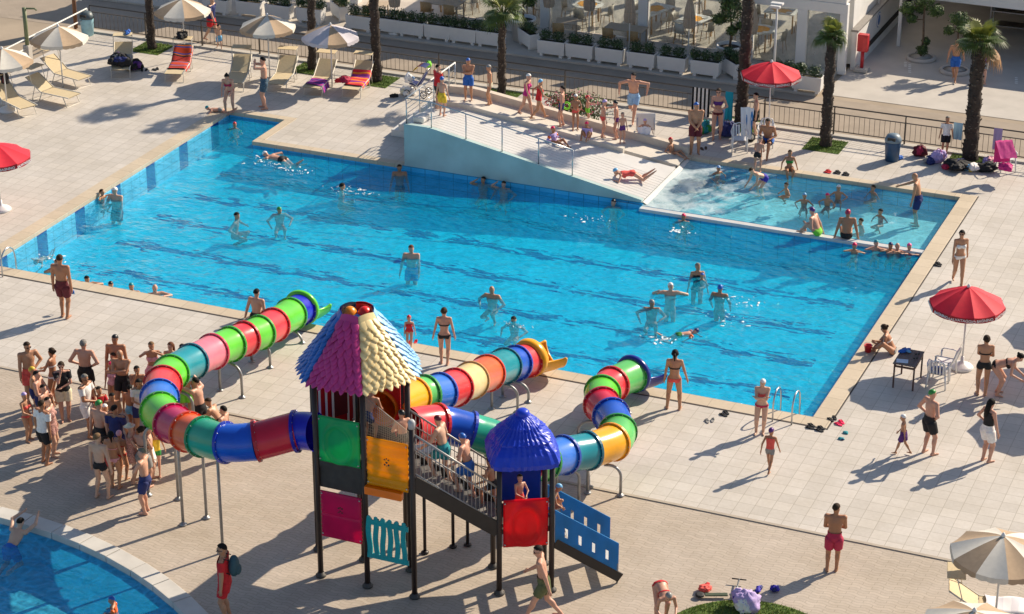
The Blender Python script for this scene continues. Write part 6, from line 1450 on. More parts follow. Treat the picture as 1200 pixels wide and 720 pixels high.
heap('clothes_heap', 'dark clothes hanging down beside the heaped lounger', 'clothes', 157, 82, (.22, .35, .40), ('black', 'purple', 'grey'), 2, .0, 5, None, False)
heap('beach_bag', 'black bag on the shade of the lounger with the orange towel', 'bag', 214, 45, (.34, .18, .24), ('black', 'black'), 3, 1.14, 3)
heap('goggles_case', 'blue things on the shade of the heaped lounger', 'clothes', 150, 39, (.28, .10, .10), ('blue', 'violet'), 4, 1.14, 3, None, False)
heap('beach_bag', 'red bag lying on the lounger with the purple towel', 'bag', 404, 97, (.30, .22, .24), ('crimson', 'red', 'maroon'), 5, .36, 4)
heap('beach_bag', 'black bag standing by the pushchair wheel', 'bag', 462, 114, (.16, .12, .12), ('black',), 6, 0, 3)
heap('clothes_heap', 'dark clothes hung on the parasol pole at the left edge', 'clothes', 6, 99, (.16, .15, .60), ('black', 'brown', 'maroon'), 7, .75, 6, None, False)
BG = 'bags on the ground by the right palm'
for i, (px, py, cols, r, lab) in enumerate(((1078, 183, ('maroon', 'crimson'), (.24, .20, .36), 'dark red bag leaning near the fence, leftmost of the bag row'), (1090, 191, ('navy', 'grey', 'black'), (.28, .22, .22), 'navy bag with a grey cloth in the bag row'),
        (1099, 190, ('lilac', 'palepink', 'magenta'), (.30, .22, .40), 'pink and lilac bag standing in the bag row'), (1109, 198, ('crimson', 'red'), (.18, .16, .18), 'small bright red bag in front of the palm'), (1124, 198, ('black', 'black', 'navy'), (.52, .34, .30), 'large black bag at the foot of the right palm'),
        (1140, 200, ('white', 'sky', 'yellow'), (.26, .2, .26), 'white and blue bag in front of the right palm'), (1155, 200, ('black', 'navy', 'black'), (.50, .30, .24), 'long black bag right of the palm'), (1160, 190, ('palepink', 'lilac'), (.30, .2, .2), 'pale pink cloth heap behind the long black bag'),
        (1050, 187, ('blue', 'navy', 'lilac'), (.24, .16, .16), 'blue cloth bundle beside the litter bin'))):
    heap('beach_bag', lab, 'bag', px, py, r, cols, 20+i, 0, 4, BG, i % 2 == 0)
for i, (px, py, cols, r, lab) in enumerate(((826, 155, ('teal', 'green'), (.30, .22, .40), 'teal bag behind the man in maroon shorts'), (853, 160, ('navy', 'black'), (.38, .24, .52), 'navy bag on the ground left of the white chair'), (878, 165, ('black', 'grey'), (.20, .2, .3), 'black bag behind the white chairs'))):
    heap('beach_bag', lab, 'bag', px, py, r, cols, 40+i, 0, 4, 'bags by the lifeguard parasol')
heap('bath_towel', 'lilac and white towel bundle on the lawn island', 'towel', 876, 714, (.36, .30, .44), ('lilac', 'white', 'lilac', 'violet'), 50, .02, 6, None, False)
def hanging(px0, py0, px1, py1, lab, mat, y=20.235):
    """towel folded over the fence rail, hanging down on the deck side"""
    a, b_ = zat_y(px0, py0, y), zat_y(px1, py1, y); x0, x1, zb = a[0], b_[0], b_[2]; mb = MB(); V = []; n, k = 12, 10
    for i in range(n+1):
        s = i/n
        for j in range(k+1):
            x = x0+(x1-x0)*j/k; V.append((x, y-.02+.018*math.sin(j*1.3)*s-.03*s, 1.055+(zb-1.055)*s))
    kk = len(V); V += [(q[0], q[1]+.014, q[2]) for q in V]; F = [(i*(k+1)+j, (i+1)*(k+1)+j, (i+1)*(k+1)+j+1, i*(k+1)+j+1) for i in range(n) for j in range(k)]; F += [tuple(kk+q for q in f[::-1]) for f in F]
    mb.add(V, F, 0, True); return tag(mb.build('towel', mat, base=((x0+x1)/2, y, 0), loc=((x0+x1)/2, y, 0)), lab, 'towel', 'towels hung on the fence')
def zat_y(px, py, y):
    d = FW + (px-600)/F_PX*RT + (360-py)/F_PX*UP; return CAM+d*((y-CAM[1])/d[1])
M_STRT = towel_mat('towel stripes', ('#101014', '#dcd8d4'), 2.2, False)
hanging(811, 113, 831, 146, 'black and white striped towel hung on the fence', M_STRT); hanging(850, 120, 858, 146, 'turquoise towel hung on the fence behind the woman', towel_mat('towel turquoise', ('#1e9fb8', '#2aa8c4'), 1.)); hanging(1117, 157, 1127, 164, 'small light blue towel hung on the fence by the right palm', towel_mat('towel pale blue', ('#9cc4dc', '#a8cce0'), 1.)); hanging(1164, 163, 1173, 176, 'lilac towel hung on the fence above the magenta chair', towel_mat('towel lilac', ('#a896c0', '#b4a2cc'), 1.))

# ---------------------------------------------------------------- plastic chairs, table, ladders, small things
def make_plastic():
    t = thing('plastic_chair', '', 'chair')
    mb = MB(); n = 8; V = [(x*(.23-.02*j/n), -.22+.44*j/n, .43-.03*math.sin(PI*j/n)+.012*abs(x)) for j in range(n+1) for x in (-1, -.5, 0, .5, 1)]
    kk = len(V); V += [(x, y, z-.02) for x, y, z in V]; F = [(j*5+i, j*5+i+1, j*5+i+6, j*5+i+5) for j in range(n) for i in range(4)]; F += [tuple(kk+q for q in f[::-1]) for f in F]; mb.add(V, F, 0, True); mb.build('seat', M_WPLAST, t)
    mb = MB()
    for k in range(5): a = (k-2)*.085; mb.bar((a, -.22, .43), (a*1.05, -.33, .80), .05, .014)
    mb.tube([(-.22, -.21, .42), (-.23, -.30, .66), (-.17, -.335, .82), (0, -.345, .86), (.17, -.335, .82), (.23, -.30, .66), (.22, -.21, .42)], .020, 8); mb.build('backrest', M_WPLAST, t)
    for s in (-1, 1):
        mb = MB(); mb.tube([(s*.235, -.29, .64), (s*.275, -.10, .655), (s*.275, .16, .645), (s*.25, .22, .60)], .022, 7, squash=.7); mb.build('armrest', M_WPLAST, t)
        for y in (-.20, .20): mb = MB(); mb.tube([(s*.22, y, .42 if y < 0 else .60), (s*.255, y*1.15, 0)], [.028, .020], 7); mb.build('leg', M_WPLAST, t)
    return t
pc = make_plastic(); pcu = [0]
def plastic(px, py, face, lab, z=0.):
    g = W(px, py, 0); rz = facing(face)
    if not pcu[0]: o = pc; pcu[0] = 1; o.location = tuple(g); o.rotation_euler = (0, 0, rz); o['label'] = lab; o['group'] = 'white plastic chairs'
    else: o = dup(pc, g+np.array((0, 0, z)), rz, lab, 'white plastic chairs')
    return g
g = plastic(1098, 452, 20, 'white plastic chair with a blue cloth, nearest the lifeguard table'); plastic(1107, 440, 300, 'white plastic chair facing the lifeguard table'); plastic(866, 177, 180, 'empty white plastic chair by the bags and tall palm'); plastic(897, 171, 190, 'white plastic chair under the seated lifeguard')
t = thing('towel', 'blue towel lying on the white plastic chair near the table', 'towel', g+np.array((0, 0, .44)), facing(20)); mb = MB(); mb.ell((0, 0, .03), (.20, .20, .045), 14, 8, 0, None, .06, 3); mb.build('cloth', cloth('blue'), t); mb = MB(); mb.ell((.02, -.10, .07), (.16, .09, .045), 14, 8, 0, None, .08, 4); mb.build('fold', cloth('navy'), t)
g = plastic(1178, 200, 170, 'plastic chair covered by a magenta towel at the right edge'); o = heap('towel', 'magenta towel draped over a chair at the right edge', 'towel', 1178, 200, (.30, .20, .25), ('magenta', 'magenta'), 60, .42, 2, None, False)
rzf = facing(170); mb = MB(); V = []; n, k = 16, 8
for i in range(n+1):
    s = i/n; y, z = (-.36, .15+.75*s/.5) if s < .5 else (-.36+.02+(s-.5)*1.1, .90-.42*(s-.5)*2 if s < .75 else .69-.2*(s-.75)*4)
    for j in range(k+1): V.append(((j/k-.5)*.56, y+.012*math.sin(j*1.7), z+.01*math.sin(j*2.1+i)))
mb.add(V, [(i*(k+1)+j, i*(k+1)+j+1, (i+1)*(k+1)+j+1, (i+1)*(k+1)+j) for i in range(n) for j in range(k)], 0, True); mb.build('drape', cloth('magenta'), o).rotation_euler = (0, 0, rzf-o.rotation_euler[2])
# lifeguard table
M_BRN = pm('brown table wood', (.085, .045, .035), .6, .15, 8); tb = thing('side_table', 'small dark brown slatted table with papers beside the plastic chairs', 'table', (26.68, 2.92, 0))
mb = MB()
for k in range(6): mb.box(-.30+.1*k, -.208+.1*k, -.50, .50, .70, .725)
mb.build('tabletop', pm('table slats', (.12, .085, .075), .6, .1, 8), tb)
for sx in (-1, 1):
    for sy in (-1, 1): mb = MB(); mb.box(sx*.26-.02, sx*.26+.02, sy*.44-.02, sy*.44+.02, 0, .70); mb.build('leg', M_BRN, tb)
mb = MB()
for sx in (-1, 1): mb.box(sx*.26-.015, sx*.26+.015, -.418, .418, .60, .65)
mb.box(-.24, .24, -.452, -.425, .60, .65); mb.build('apron', M_BRN, tb)
o = MB().box(-.15, .15, -.11, .11, 0, .006).build('paper', pm('blue white paper', (.55, .66, .78), .7)); o.location = (26.58, 2.62, .73); o.rotation_euler = (0, 0, .2); tag(o, 'pale blue sheet of paper on the brown table', 'paper')
heap('goggles', 'blue cloth and goggles on the brown table', 'goggles', 1060, 412, (.20, .12, .07), ('blue', 'sky', 'navy'), 70, .73, 4, None, False)
for i, (px, py) in enumerate(((1075, 416), (1073, 421))):
    g = W(px, py, .735); t = thing('sunglasses', 'dark sunglasses lying on the brown table', 'sunglasses', g, .5, 'sunglasses on the brown table'); mb = MB(); mb.ell((-.035, 0, .02), (.03, .012, .022), 10, 6); mb.ell((.035, 0, .02), (.03, .012, .022), 10, 6); mb.build('lenses', M_DARK, t); mb = MB(); mb.tube([(-.065, 0, .03), (-.06, .11, .02)], .005, 5); mb.tube([(.065, 0, .03), (.06, .11, .02)], .005, 5); mb.build('temples', M_DARK, t)
g = W(1017, 413); t = thing('bucket', 'small red bucket beside the woman sitting at the pool edge', 'bucket', g); mb = MB(); mb.lathe([(.08, 0), (.11, .20), (.118, .20), (.118, .215), (.10, .205), (.075, .02)], n=18); mb.build('body', pm('red bucket', (.6, .02, .03), .4), t); mb = MB(); mb.tube([(.11*math.cos(q), 0, .2+.10*math.sin(q)) for q in np.linspace(0, PI, 9)], .007, 6); mb.build('handle', M_WPLAST, t)
def ladder(px, py, rz, lab):
    g = W(px, py); t = thing('pool_ladder', lab, 'ladder', (g[0], g[1], 0), rz, 'steel pool ladders')
    for s in (-.25, .25):
        mb = MB(); mb.tube([(s, -.55, 0), (s, -.55, .45)]+[(s, -.22-.33*math.cos(q), .45+.33*math.sin(q)) for q in np.linspace(.2, PI-.2, 8)]+[(s, .14, .3), (s, .16, -.8)], .022, 8); mb.build('handrail', M_STEEL, t)
    for z in (-.3, -.55): mb = MB(); mb.box(-.25, .25, .12, .20, z, z+.03); mb.build('step', M_STEEL, t)
lx = W(20, 322)
for x, lab in ((.75, 'steel pool ladder at the left near corner of the big pool'), (24.35, 'steel pool ladder at the right near corner of the big pool')):
    q = PX((x, -.05, 0)); ladder(q[0], q[1], 0, lab)
def flip(px, py, rz, col, lab, sole='black'):
    g = W(px, py); t = thing('flip_flops', lab, 'flip-flops', g, rz, 'flip-flops left on the deck')
    for s, dy, a in ((-.075, 0, .15), (.075, .05, -.2)):
        mb = MB(); pts = [(.042*math.sin(q)*(1+.12*math.cos(q)), .13*-math.cos(q)) for q in np.arange(20)*2*PI/20]; M_ = rotm(0, 0, a, (s, dy, 0))
        v = [(x, y, z) for z in (.004, .026) for x, y in pts]; mb.add(np.array(v)@M_[:3, :3].T+M_[:3, 3], [tuple(range(19, -1, -1)), tuple(range(20, 40))]+[(i, (i+1) % 20, 20+(i+1) % 20, 20+i) for i in range(20)]); o = mb.build('sole', cloth(sole), t)
        mb = MB(); mb.tube(np.array([(-.038, -.02, .026), (-.02, .04, .055), (0, .085, .03), (.02, .04, .055), (.038, -.02, .026)])@M_[:3, :3].T+M_[:3, 3], .010, 6); mb.build('strap', cloth(col), o)
for px, py, rz, col, sole, lab in ((832, 494, .4, 'grey', 'grey', 'grey flip-flops lying apart near the pool edge'), (850, 486, 1.1, 'black', 'black', 'black flip-flops near the pool edge left of the ladder'), (951, 501, 1.3, 'black', 'black', 'black sandals left of the pool corner'), (962, 504, 1.2, 'black', 'black', 'second black sandals right at the pool corner'),
        (976, 492, .8, 'black', 'black', 'black trainers in the row at the pool corner'), (985, 497, 1.0, 'hotpink', 'hotpink', 'bright pink flip-flops at the pool corner'), (1100, 311, 1.2, 'black', 'black', 'dark sandals beside the woman in the white bikini'), (971, 202, 1.2, 'red', 'red', 'red sandals at the paddling pool edge'), (982, 203, 1.2, 'black', 'black', 'black sandals at the paddling pool edge'), (992, 205, 1.3, 'black', 'black', 'second black sandals at the paddling pool edge'),
        (825, 175, .6, 'brown', 'brown', 'brown sandals in front of the man in maroon shorts'), (183, 82, 1., 'black', 'black', 'black shoes between the two towel loungers'), (169, 83, .4, 'black', 'black', 'dark sandals under the heaped lounger'), (484, 402, .4, 'red', 'red', 'red slippers beside the child in red')):
    flip(px, py, rz, col, lab, sole)
for i, (px, py) in enumerate(((991, 508), (986, 515))): t = heap('wet_cloth', ('upper', 'lower')[i]+' of two small teal cloths dropped on the tiles by the pool corner', 'cloth', px, py, (.09, .07, .05), ('teal', 'navy'), 80+i, 0, 3, 'small cloths dropped on the tiles', False)
for i, (px, py, lab) in enumerate(((908, 692, 'blue ball in the shadow of the man in crimson trunks'), (889, 692, 'blue cloth near the lilac towel bundle'))):
    heap('blue_cloth' if i else 'ball', lab, 'ball' if not i else 'cloth', px, py, (.12, .11, .12) if not i else (.16, .09, .08), ('violet', 'navy'), 90+i, 0, 3, None, False)
# kick scooter lying on its side
g = W(850, 700); t = thing('kick_scooter', 'dark kick scooter lying on its side at the lawn edge', 'scooter', (g[0], g[1], 0), facing(95)-PI/2)
mb = MB(); mb.bar((-.05, 0, .07), (.45, .05, .07), .12, .03); mb.build('deck', pm('scooter deck', (.05, .07, .035), .6), t, bevel=.01)
mb = MB(); mb.tube([(-.08, 0, .07), (-.22, -.05, .08), (-.30, -.62, .10)], .02, 8); mb.build('steering_tube', M_STEEL, t)
mb = MB(); mb.tube([(-.46, -.60, .10), (-.14, -.64, .10)], .016, 8); mb.build('handlebar', M_DARK, t)
for x in (-.24, .56):
    mb = MB(); mb.lathe([(.05, -.02), (.10, -.02), (.10, .02), (.05, .02)], (x, .05, .06), n=18); w_ = mb.build('wheel', pm('rubber', (.02, .02, .02), .7), t); mb = MB(); mb.lathe([(.01, -.015), (.05, -.015), (.05, .015), (.01, .015)], (x, .05, .06), n=14); mb.build('hub', M_STEEL, w_)
heap('trainers', 'red and white shoes beside the scooter wheel', 'shoes', 826, 692, (.20, .14, .14), ('coral', 'red'), 95, 0, 3, None, False)
# pushchair
g = W(490, 112); t = thing('pushchair', 'dark pushchair with yellow and red hood hung with bags near the wide slide', 'pushchair', g, facing(290))
for x in (-.24, .24):
    for y in (-.30, .32):
        mb = MB(); a = np.arange(19)*2*PI/18; mb.tube([(x, y+.115*math.cos(q), .125+.115*math.sin(q)) for q in a], .016, 6, cap=False); w_ = mb.build('wheel', pm('rubber', (.02, .02, .02), .7), t); mb = MB(); mb.tube([(x-.02, y, .125), (x+.02, y, .125)], .035, 10); mb.build('hub', M_STEEL, w_)
mb = MB()
for x in (-.22, .22): mb.tube([(x, .32, .13), (x, -.05, .45), (x, -.42, 1.02)], .014, 6); mb.tube([(x, -.30, .13), (x, -.02, .45), (x, .28, .60)], .014, 6)
mb.tube([(-.22, -.42, 1.02), (.22, -.42, 1.02)], .018, 6); mb.build('frame', M_STEEL, t)
mb = MB(); mb.bar((0, .26, .46), (0, -.08, .42), .40, .05); mb.bar((0, -.08, .42), (0, -.30, .86), .40, .05); mb.build('seat', cloth('navy'), t, bevel=.02)
for c_, q0, q1 in (('navy', 0, .7), ('maroon', .7, 1.25), ('yellow', 1.25, 1.7)):
    mb = MB(); V = [(x, -.22+.34*math.sin(q)*1., .82+.34*math.cos(q)) for q in np.linspace(q0-.5, q1-.5, 6) for x in (-.22, 0, .22)]; V += [(x*.93, y*.95, z-.012) for x, y, z in V]
    F = [(i*3+j, i*3+j+1, i*3+j+4, i*3+j+3) for i in range(5) for j in range(2)]; F += [tuple(18+q for q in f[::-1]) for f in F]; mb.add(V, F, 0, True); mb.build('hood', cloth(c_), t)
heap('carrier_bag', 'white carrier bag hung on the pushchair', 'bag', 479, 97, (.22, .16, .32), ('white', 'lightblue'), 97, .45, 3); heap('beach_bag', 'lime green bag hung on the pushchair handle', 'bag', 502, 79, (.14, .12, .22), ('lime', 'green'), 98, .95, 3)
heap('beach_toys', 'box of pale toys beneath the pushchair', 'toys', 478, 111, (.30, .22, .30), ('white', 'cream', 'grey'), 99, 0, 4, None, False)
# white board and lounge mat on the deck behind the slide
t = thing('notice_board', 'white board on thin legs behind the girl with the towel cape', 'board', W(756, 168), facing(180)); mb = MB(); mb.box(-.32, .32, -.012, .012, .45, 1.05); mb.build('panel', M_WPLAST, t, bevel=.01)
for x in (-.28, .28): mb = MB(); mb.tube([(x, .02, 0), (x, .02, .9)], .015, 6); mb.build('leg', M_STEEL, t)
# ---------------------------------------------------------------- the people of the photograph
def kid(H): return 1. if H > 1.5 else 1.12 if H > 1.3 else 1.22 if H > 1.05 else 1.34
def head_of(pose, H, sex):
    hs = kid(H); sx = 'k' if (H < 1.35 and sex == 'm') else sex; B = skeleton(pose, H, sx, hs)
    q = B.head+B.hT*.068*hs; q = np.array((q[0], q[1], max(q[2], B.head[2]+.05*hs))); return q*H
def Ph(px, py, H, label, z=0., face=180, pose='stand', sex='m', **k):
    """stand (or sit) somebody so that the crown of the head is where the photograph shows it, on ground of height z"""
    h = head_of(pose, H, sex); rz = facing(face); g = W(px, py, z+h[2])
    off = np.array((math.cos(rz)*h[0]-math.sin(rz)*h[1], math.sin(rz)*h[0]+math.cos(rz)*h[1]))
    return person(label, (g[0]-off[0], g[1]-off[1], z), H, face, pose, sex, **k)
def Pf(px, py, crown, label, z=0., face=180, pose='stand', sex='m', **k):
    """somebody whose feet are visible: height read off the photograph"""
    g = W(px, py, z); lo, hi = .6, 2.3
    for _ in range(30):
        H = (lo+hi)/2; hz = head_of(pose, H, sex)[2]
        if PX(g+np.array((0, 0, hz)))[1] > crown: lo = H
        else: hi = H
    H = min(H, 1.93); return person(label, g, H, face, pose, sex, **k)
def Pw(px, py, above, H, label, face=180, pose='tread', sex='m', wz=None, floor=None, **k):
    """bather whose crown is `above` metres over the water"""
    above = above*((.66 if pose.startswith('wade') else .74) if wz is None and pose != 'cling' else 1.); wz = WZ if wz is None else wz; h = head_of(pose, H, sex); rz = facing(face); g = W(px, py, wz+above)
    off = np.array((math.cos(rz)*h[0]-math.sin(rz)*h[1], math.sin(rz)*h[0]+math.cos(rz)*h[1]))
    return person(label, (g[0]-off[0], g[1]-off[1], wz+above-h[2]), H, face, pose, sex, **k)
GD = 'bathers on the pool deck'; GS = 'children queueing on the wide slide'; GP = 'swimmers in the big pool'; GQ = 'bathers in the paddling pool'; GC = 'crowd waiting under the left tube'; GT = 'children on the play structure'
# top left deck and road
Ph(265, 88, 1.62, 'woman in a red bikini bending over at the far pool corner', 0, 185, 'leanfwd', 'f', bottom=('bikini', 'crimson'), top=('bikini', 'crimson'), group=GD, style='bun')
person('child with teal cap lying on the pool edge at the far corner', W(259, 131, .02), 1.15, 270, 'pronearms', 'k', cap='teal', bottom=('brief', 'grey'), group=GD, skin='pink')
Pw(275, 143, .30, 1.2, 'child with red cap and green armbands in the far pool corner', 200, 'tread', cap='red', armbands='green', group=GP)
Pf(311, 127, 67, 'bare-chested man in patterned shorts holding both hands to his face', 0, 265, 'photo', bottom=('shorts', 'floral'), group=GD, skin='pink')
Ph(247, -3, 1.72, 'man in navy vest and red shorts walking on the road', -.02, 110, 'walk', style='bald', skin='pale', bottom=('shorts', 'red'), top=('tshirt', 'navy'), group='people on the road')
Ph(256, 29, 1.0, 'small boy in blue shorts walking behind the fence', -.02, 150, 'walk', 'k', hair='brown', bottom=('shorts', 'sky'), skin='pale', group='people on the road')
Pf(1107, 182, 137, 'man in white shirt with a shoulder bag standing behind the fence', 0, 190, 'stand', hair='grey', bottom=('shorts', 'black'), top=('tshirt', 'white'), group='people on the road')
g = W(1118, 97); Pf(1118, 95, 46, 'bare-chested man in light blue shorts walking in the courtyard shade', 0, 195, 'walk', hair='brown', bottom=('shorts', 'blue'), skin='tan', group='people on the road')
Pf(1150, 97, 52, 'person in purple half hidden by the right palm trunk', 0, 180, 'walk', 'f', top=('tshirt', 'purple'), bottom=('shorts', 'grey'), group='people on the road')
def WZK(px, py):
    z = .8
    for _ in range(25): z = zt(W(px, py, z)[0])-.01
    return z
# wide slide and its queue
Pf(513, 127, 76, 'man in red T-shirt and black shorts at the top of the wide slide', 1.38, 60, 'stand', bottom=('long', 'black'), top=('tshirt', 'red'), group=GS)
Pf(518, 136, 90, 'boy in yellow shorts and blue cap behind the man in red', 1.36, 30, 'stand', 'k', cap='blue', bottom=('shorts', 'yellow'), group=GS)
Pf(549, 117, 68, 'boy in blue trunks and cap with folded arms at the top of the walkway', WZK(549, 117), 185, 'folded', cap='blue', bottom=('shorts', 'blue'), group=GS)
Pf(574, 123, 76, 'boy with grey striped cap standing sideways on the walkway', WZK(574, 123), 265, 'stand', cap='grey', bottom=('brief', 'tan' if 0 else 'cream'), group=GS)
Pf(617, 135, 86, 'girl in a magenta swimsuit and white cap looking back', WZK(617, 135), 120, 'walk', 'f', cap='white', top=('suit', 'magenta'), group=GS)
Pf(631, 140, 93, 'girl in a red swimsuit and light blue cap striding down the walkway', WZK(631, 140), 75, 'stride', 'f', cap='sky', top=('suit', 'red'), group=GS)
Pf(658, 148, 101, 'boy in dark trunks holding a lime ring beside his hip', WZK(658, 148), 280, 'stand', bottom=('trunk', 'navy'), group=GS)
Pf(674, 152, 110, 'boy with a blue and white cap bowing his head in the queue', WZK(674, 152), 170, 'front', cap='white', bottom=('brief', 'coral'), group=GS)
Pf(688, 146, 112, 'boy in bright green trunks and red cap by the flowering bush', WZK(688, 146), 75, 'point', 'k', cap='red', bottom=('trunk', 'lime'), group=GS)
Ph(688, 142, 1.15, 'girl with pink cap and lilac shirt sitting on the kerb of the slide', .80, 200, 'sitfloor', 'f', cap='hotpink', top=('tshirt', 'lilac'), bottom=('brief', 'purple'), group=GS)
Pf(706, 161, 117, 'boy with a lilac cap in the queue', WZK(706, 161), 80, 'stand', 'k', cap='lilac', bottom=('brief', 'coral'), group=GS)
Pf(722, 163, 118, 'boy with black cap and purple trunks stepping up the walkway', WZK(722, 163), 275, 'point', cap='black', bottom=('brief', 'purple'), group=GS)
Pf(729, 168, 132, 'small child in dark trunks with goggles at the end of the queue', WZK(729, 168), 160, 'stand', 'k', hair='grey', bottom=('trunk', 'purple'), group=GS)
Pf(742, 143, 84, 'man in light blue shorts running along the deck', 0, 195, 'run', bottom=('shorts', 'lightblue'), skin='pink', group=GD)
Pf(755, 175, 139, 'girl spreading a small white and blue towel behind her back', 0, 180, 'capespread', 'f', top=('bikini', 'purple'), bottom=('bikini', 'purple'), cap='lilac', group=GD)
g = person('girl with pink cap and lilac rash shirt sliding down', (W(650, 172, .55)[0], W(650, 172, .55)[1], .62), 1.2, 130, 'slide', 'f', cap='hotpink', top=('rash', 'lilac'), armbands='orange', bottom=('brief', 'lilac'), group=GS)
person('girl in a red swimsuit and blue cap lying on her front on the slide', (W(742, 208, .25)[0], W(742, 208, .25)[1], .30), 1.45, 262, 'pronearms', 'f', cap='sky', top=('suit', 'coral'), group=GS)
Ph(786, 161, 1.25, 'child with red and white cap sliding into the paddling pool', -.02, 130, 'slide', 'k', cap='red', bottom=('brief', 'black'), group=GS)
# deck by the red parasol
Pf(814, 180, 120, 'stout man in maroon shorts and blue and white cap', 0, 180, 'belly', fat=.32, cap='blue', bottom=('shorts', 'maroon'), group=GD)
Pf(840, 163, 104, 'woman in a dark bikini holding a pale blue towel', 0, 185, 'front', 'f', style='bun', top=('bikini', 'purple'), bottom=('bikini', 'maroon'), glasses=True, group=GD)
Pf(885, 158, 109, 'boy in black shorts standing beside a blue and white towel', 0, 270, 'stand', bottom=('shorts', 'black'), group=GD)
Ph(900, 139, 1.75, 'man in blue shorts sitting in a white plastic chair', .43, 200, 'sitchair', bottom=('shorts', 'blue'), skin='brown', group=GD)
Pf(887, 203, 163, 'man in black trunks standing on the paddling pool edge seen from behind', -.05, 20, 'leanfwd', bottom=('brief', 'black'), hair='grey', group=GQ, skin='pink')
Ph(879, 198, 1.45, 'boy in violet trunks bending forward in the paddling pool', SFZ+.1, 245, 'stoop', bottom=('trunk', 'violet'), group=GQ, skin='pale')
Ph(926, 176, 1.35, 'child in a green bikini sitting on the paddling pool edge', .02, 180, 'sitedge', 'f', top=('bikini', 'green'), bottom=('bikini', 'green'), hair='brown', group=GQ)
for px, py, ab, H, lab, fc, kw in ((842, 194, .28, 1.2, 'child with blue and white cap near the foot of the wide slide', 150, dict(cap='lightblue')), (922, 214, .50, 1.05, 'small child holding out both hands in the paddling pool', 250, dict(hair='brown')), (943, 226, .34, 1.25, 'child with pale teal cap paddling beside the small child', 190, dict(cap='sky')),
                               (970, 226, .42, 1.2, 'child with pink cap in the paddling pool', 200, dict(cap='hotpink')), (983, 217, .50, 1.25, 'child with white and green cap in the paddling pool', 190, dict(cap='white')), (1024, 217, .30, 1.2, 'dark-haired child near the far wall of the paddling pool', 240, dict()), (1032, 245, .25, 1.2, 'dark-haired child floating on the right side of the paddling pool', 230, dict()), (1009, 256, .20, 1.15, 'dark-haired child swimming behind the man in the red cap', 250, dict())):
    Pw(px, py, ab, H, lab, fc, 'tread', 'k', SWZ, group=GQ, **kw)
Ph(1071, 203, 1.78, 'bald man in patterned trunks standing against the far paddling pool wall', SFZ+.02, 290, 'lean1', style='bald', bottom=('shorts', 'navy'), group=GQ, skin='tan')
Ph(953, 243, 1.72, 'man with purple and white cap sitting on the white lip with knees drawn up', -.05, 300, 'kneeup', cap='purple', bottom=('trunk', 'lime'), group=GQ, skin='pink')
Ph(994, 246, 1.78, 'man in red cap sitting on the white lip with his back to us', -.05, 5, 'sitedge', cap='crimson', bottom=('brief', 'black'), group=GQ, skin='brown')
for px, py, lab, fc, kw in ((1002, 284, 'child with pink cap holding on below the white lip, left of four', 200, dict(cap='hotpink')), (1027, 281, 'child with dark teal cap holding on below the white lip', 190, dict(cap='teal')), (1044, 284, 'child with navy cap below the white lip', 190, dict(cap='navy')), (1052, 285, 'man squinting beside the child with navy cap below the white lip', 185, dict(hair='brown', style='bald')), (1066, 285, 'girl with pink cap and coral top at the right end of the white lip', 200, dict(cap='pink', top=('suit', 'coral'), sex='f'))):
    kw = dict(kw); sx = kw.pop('sex', 'k'); Pw(px, py, .34, 1.3, lab, fc, 'cling', sx, group=GP, **kw)
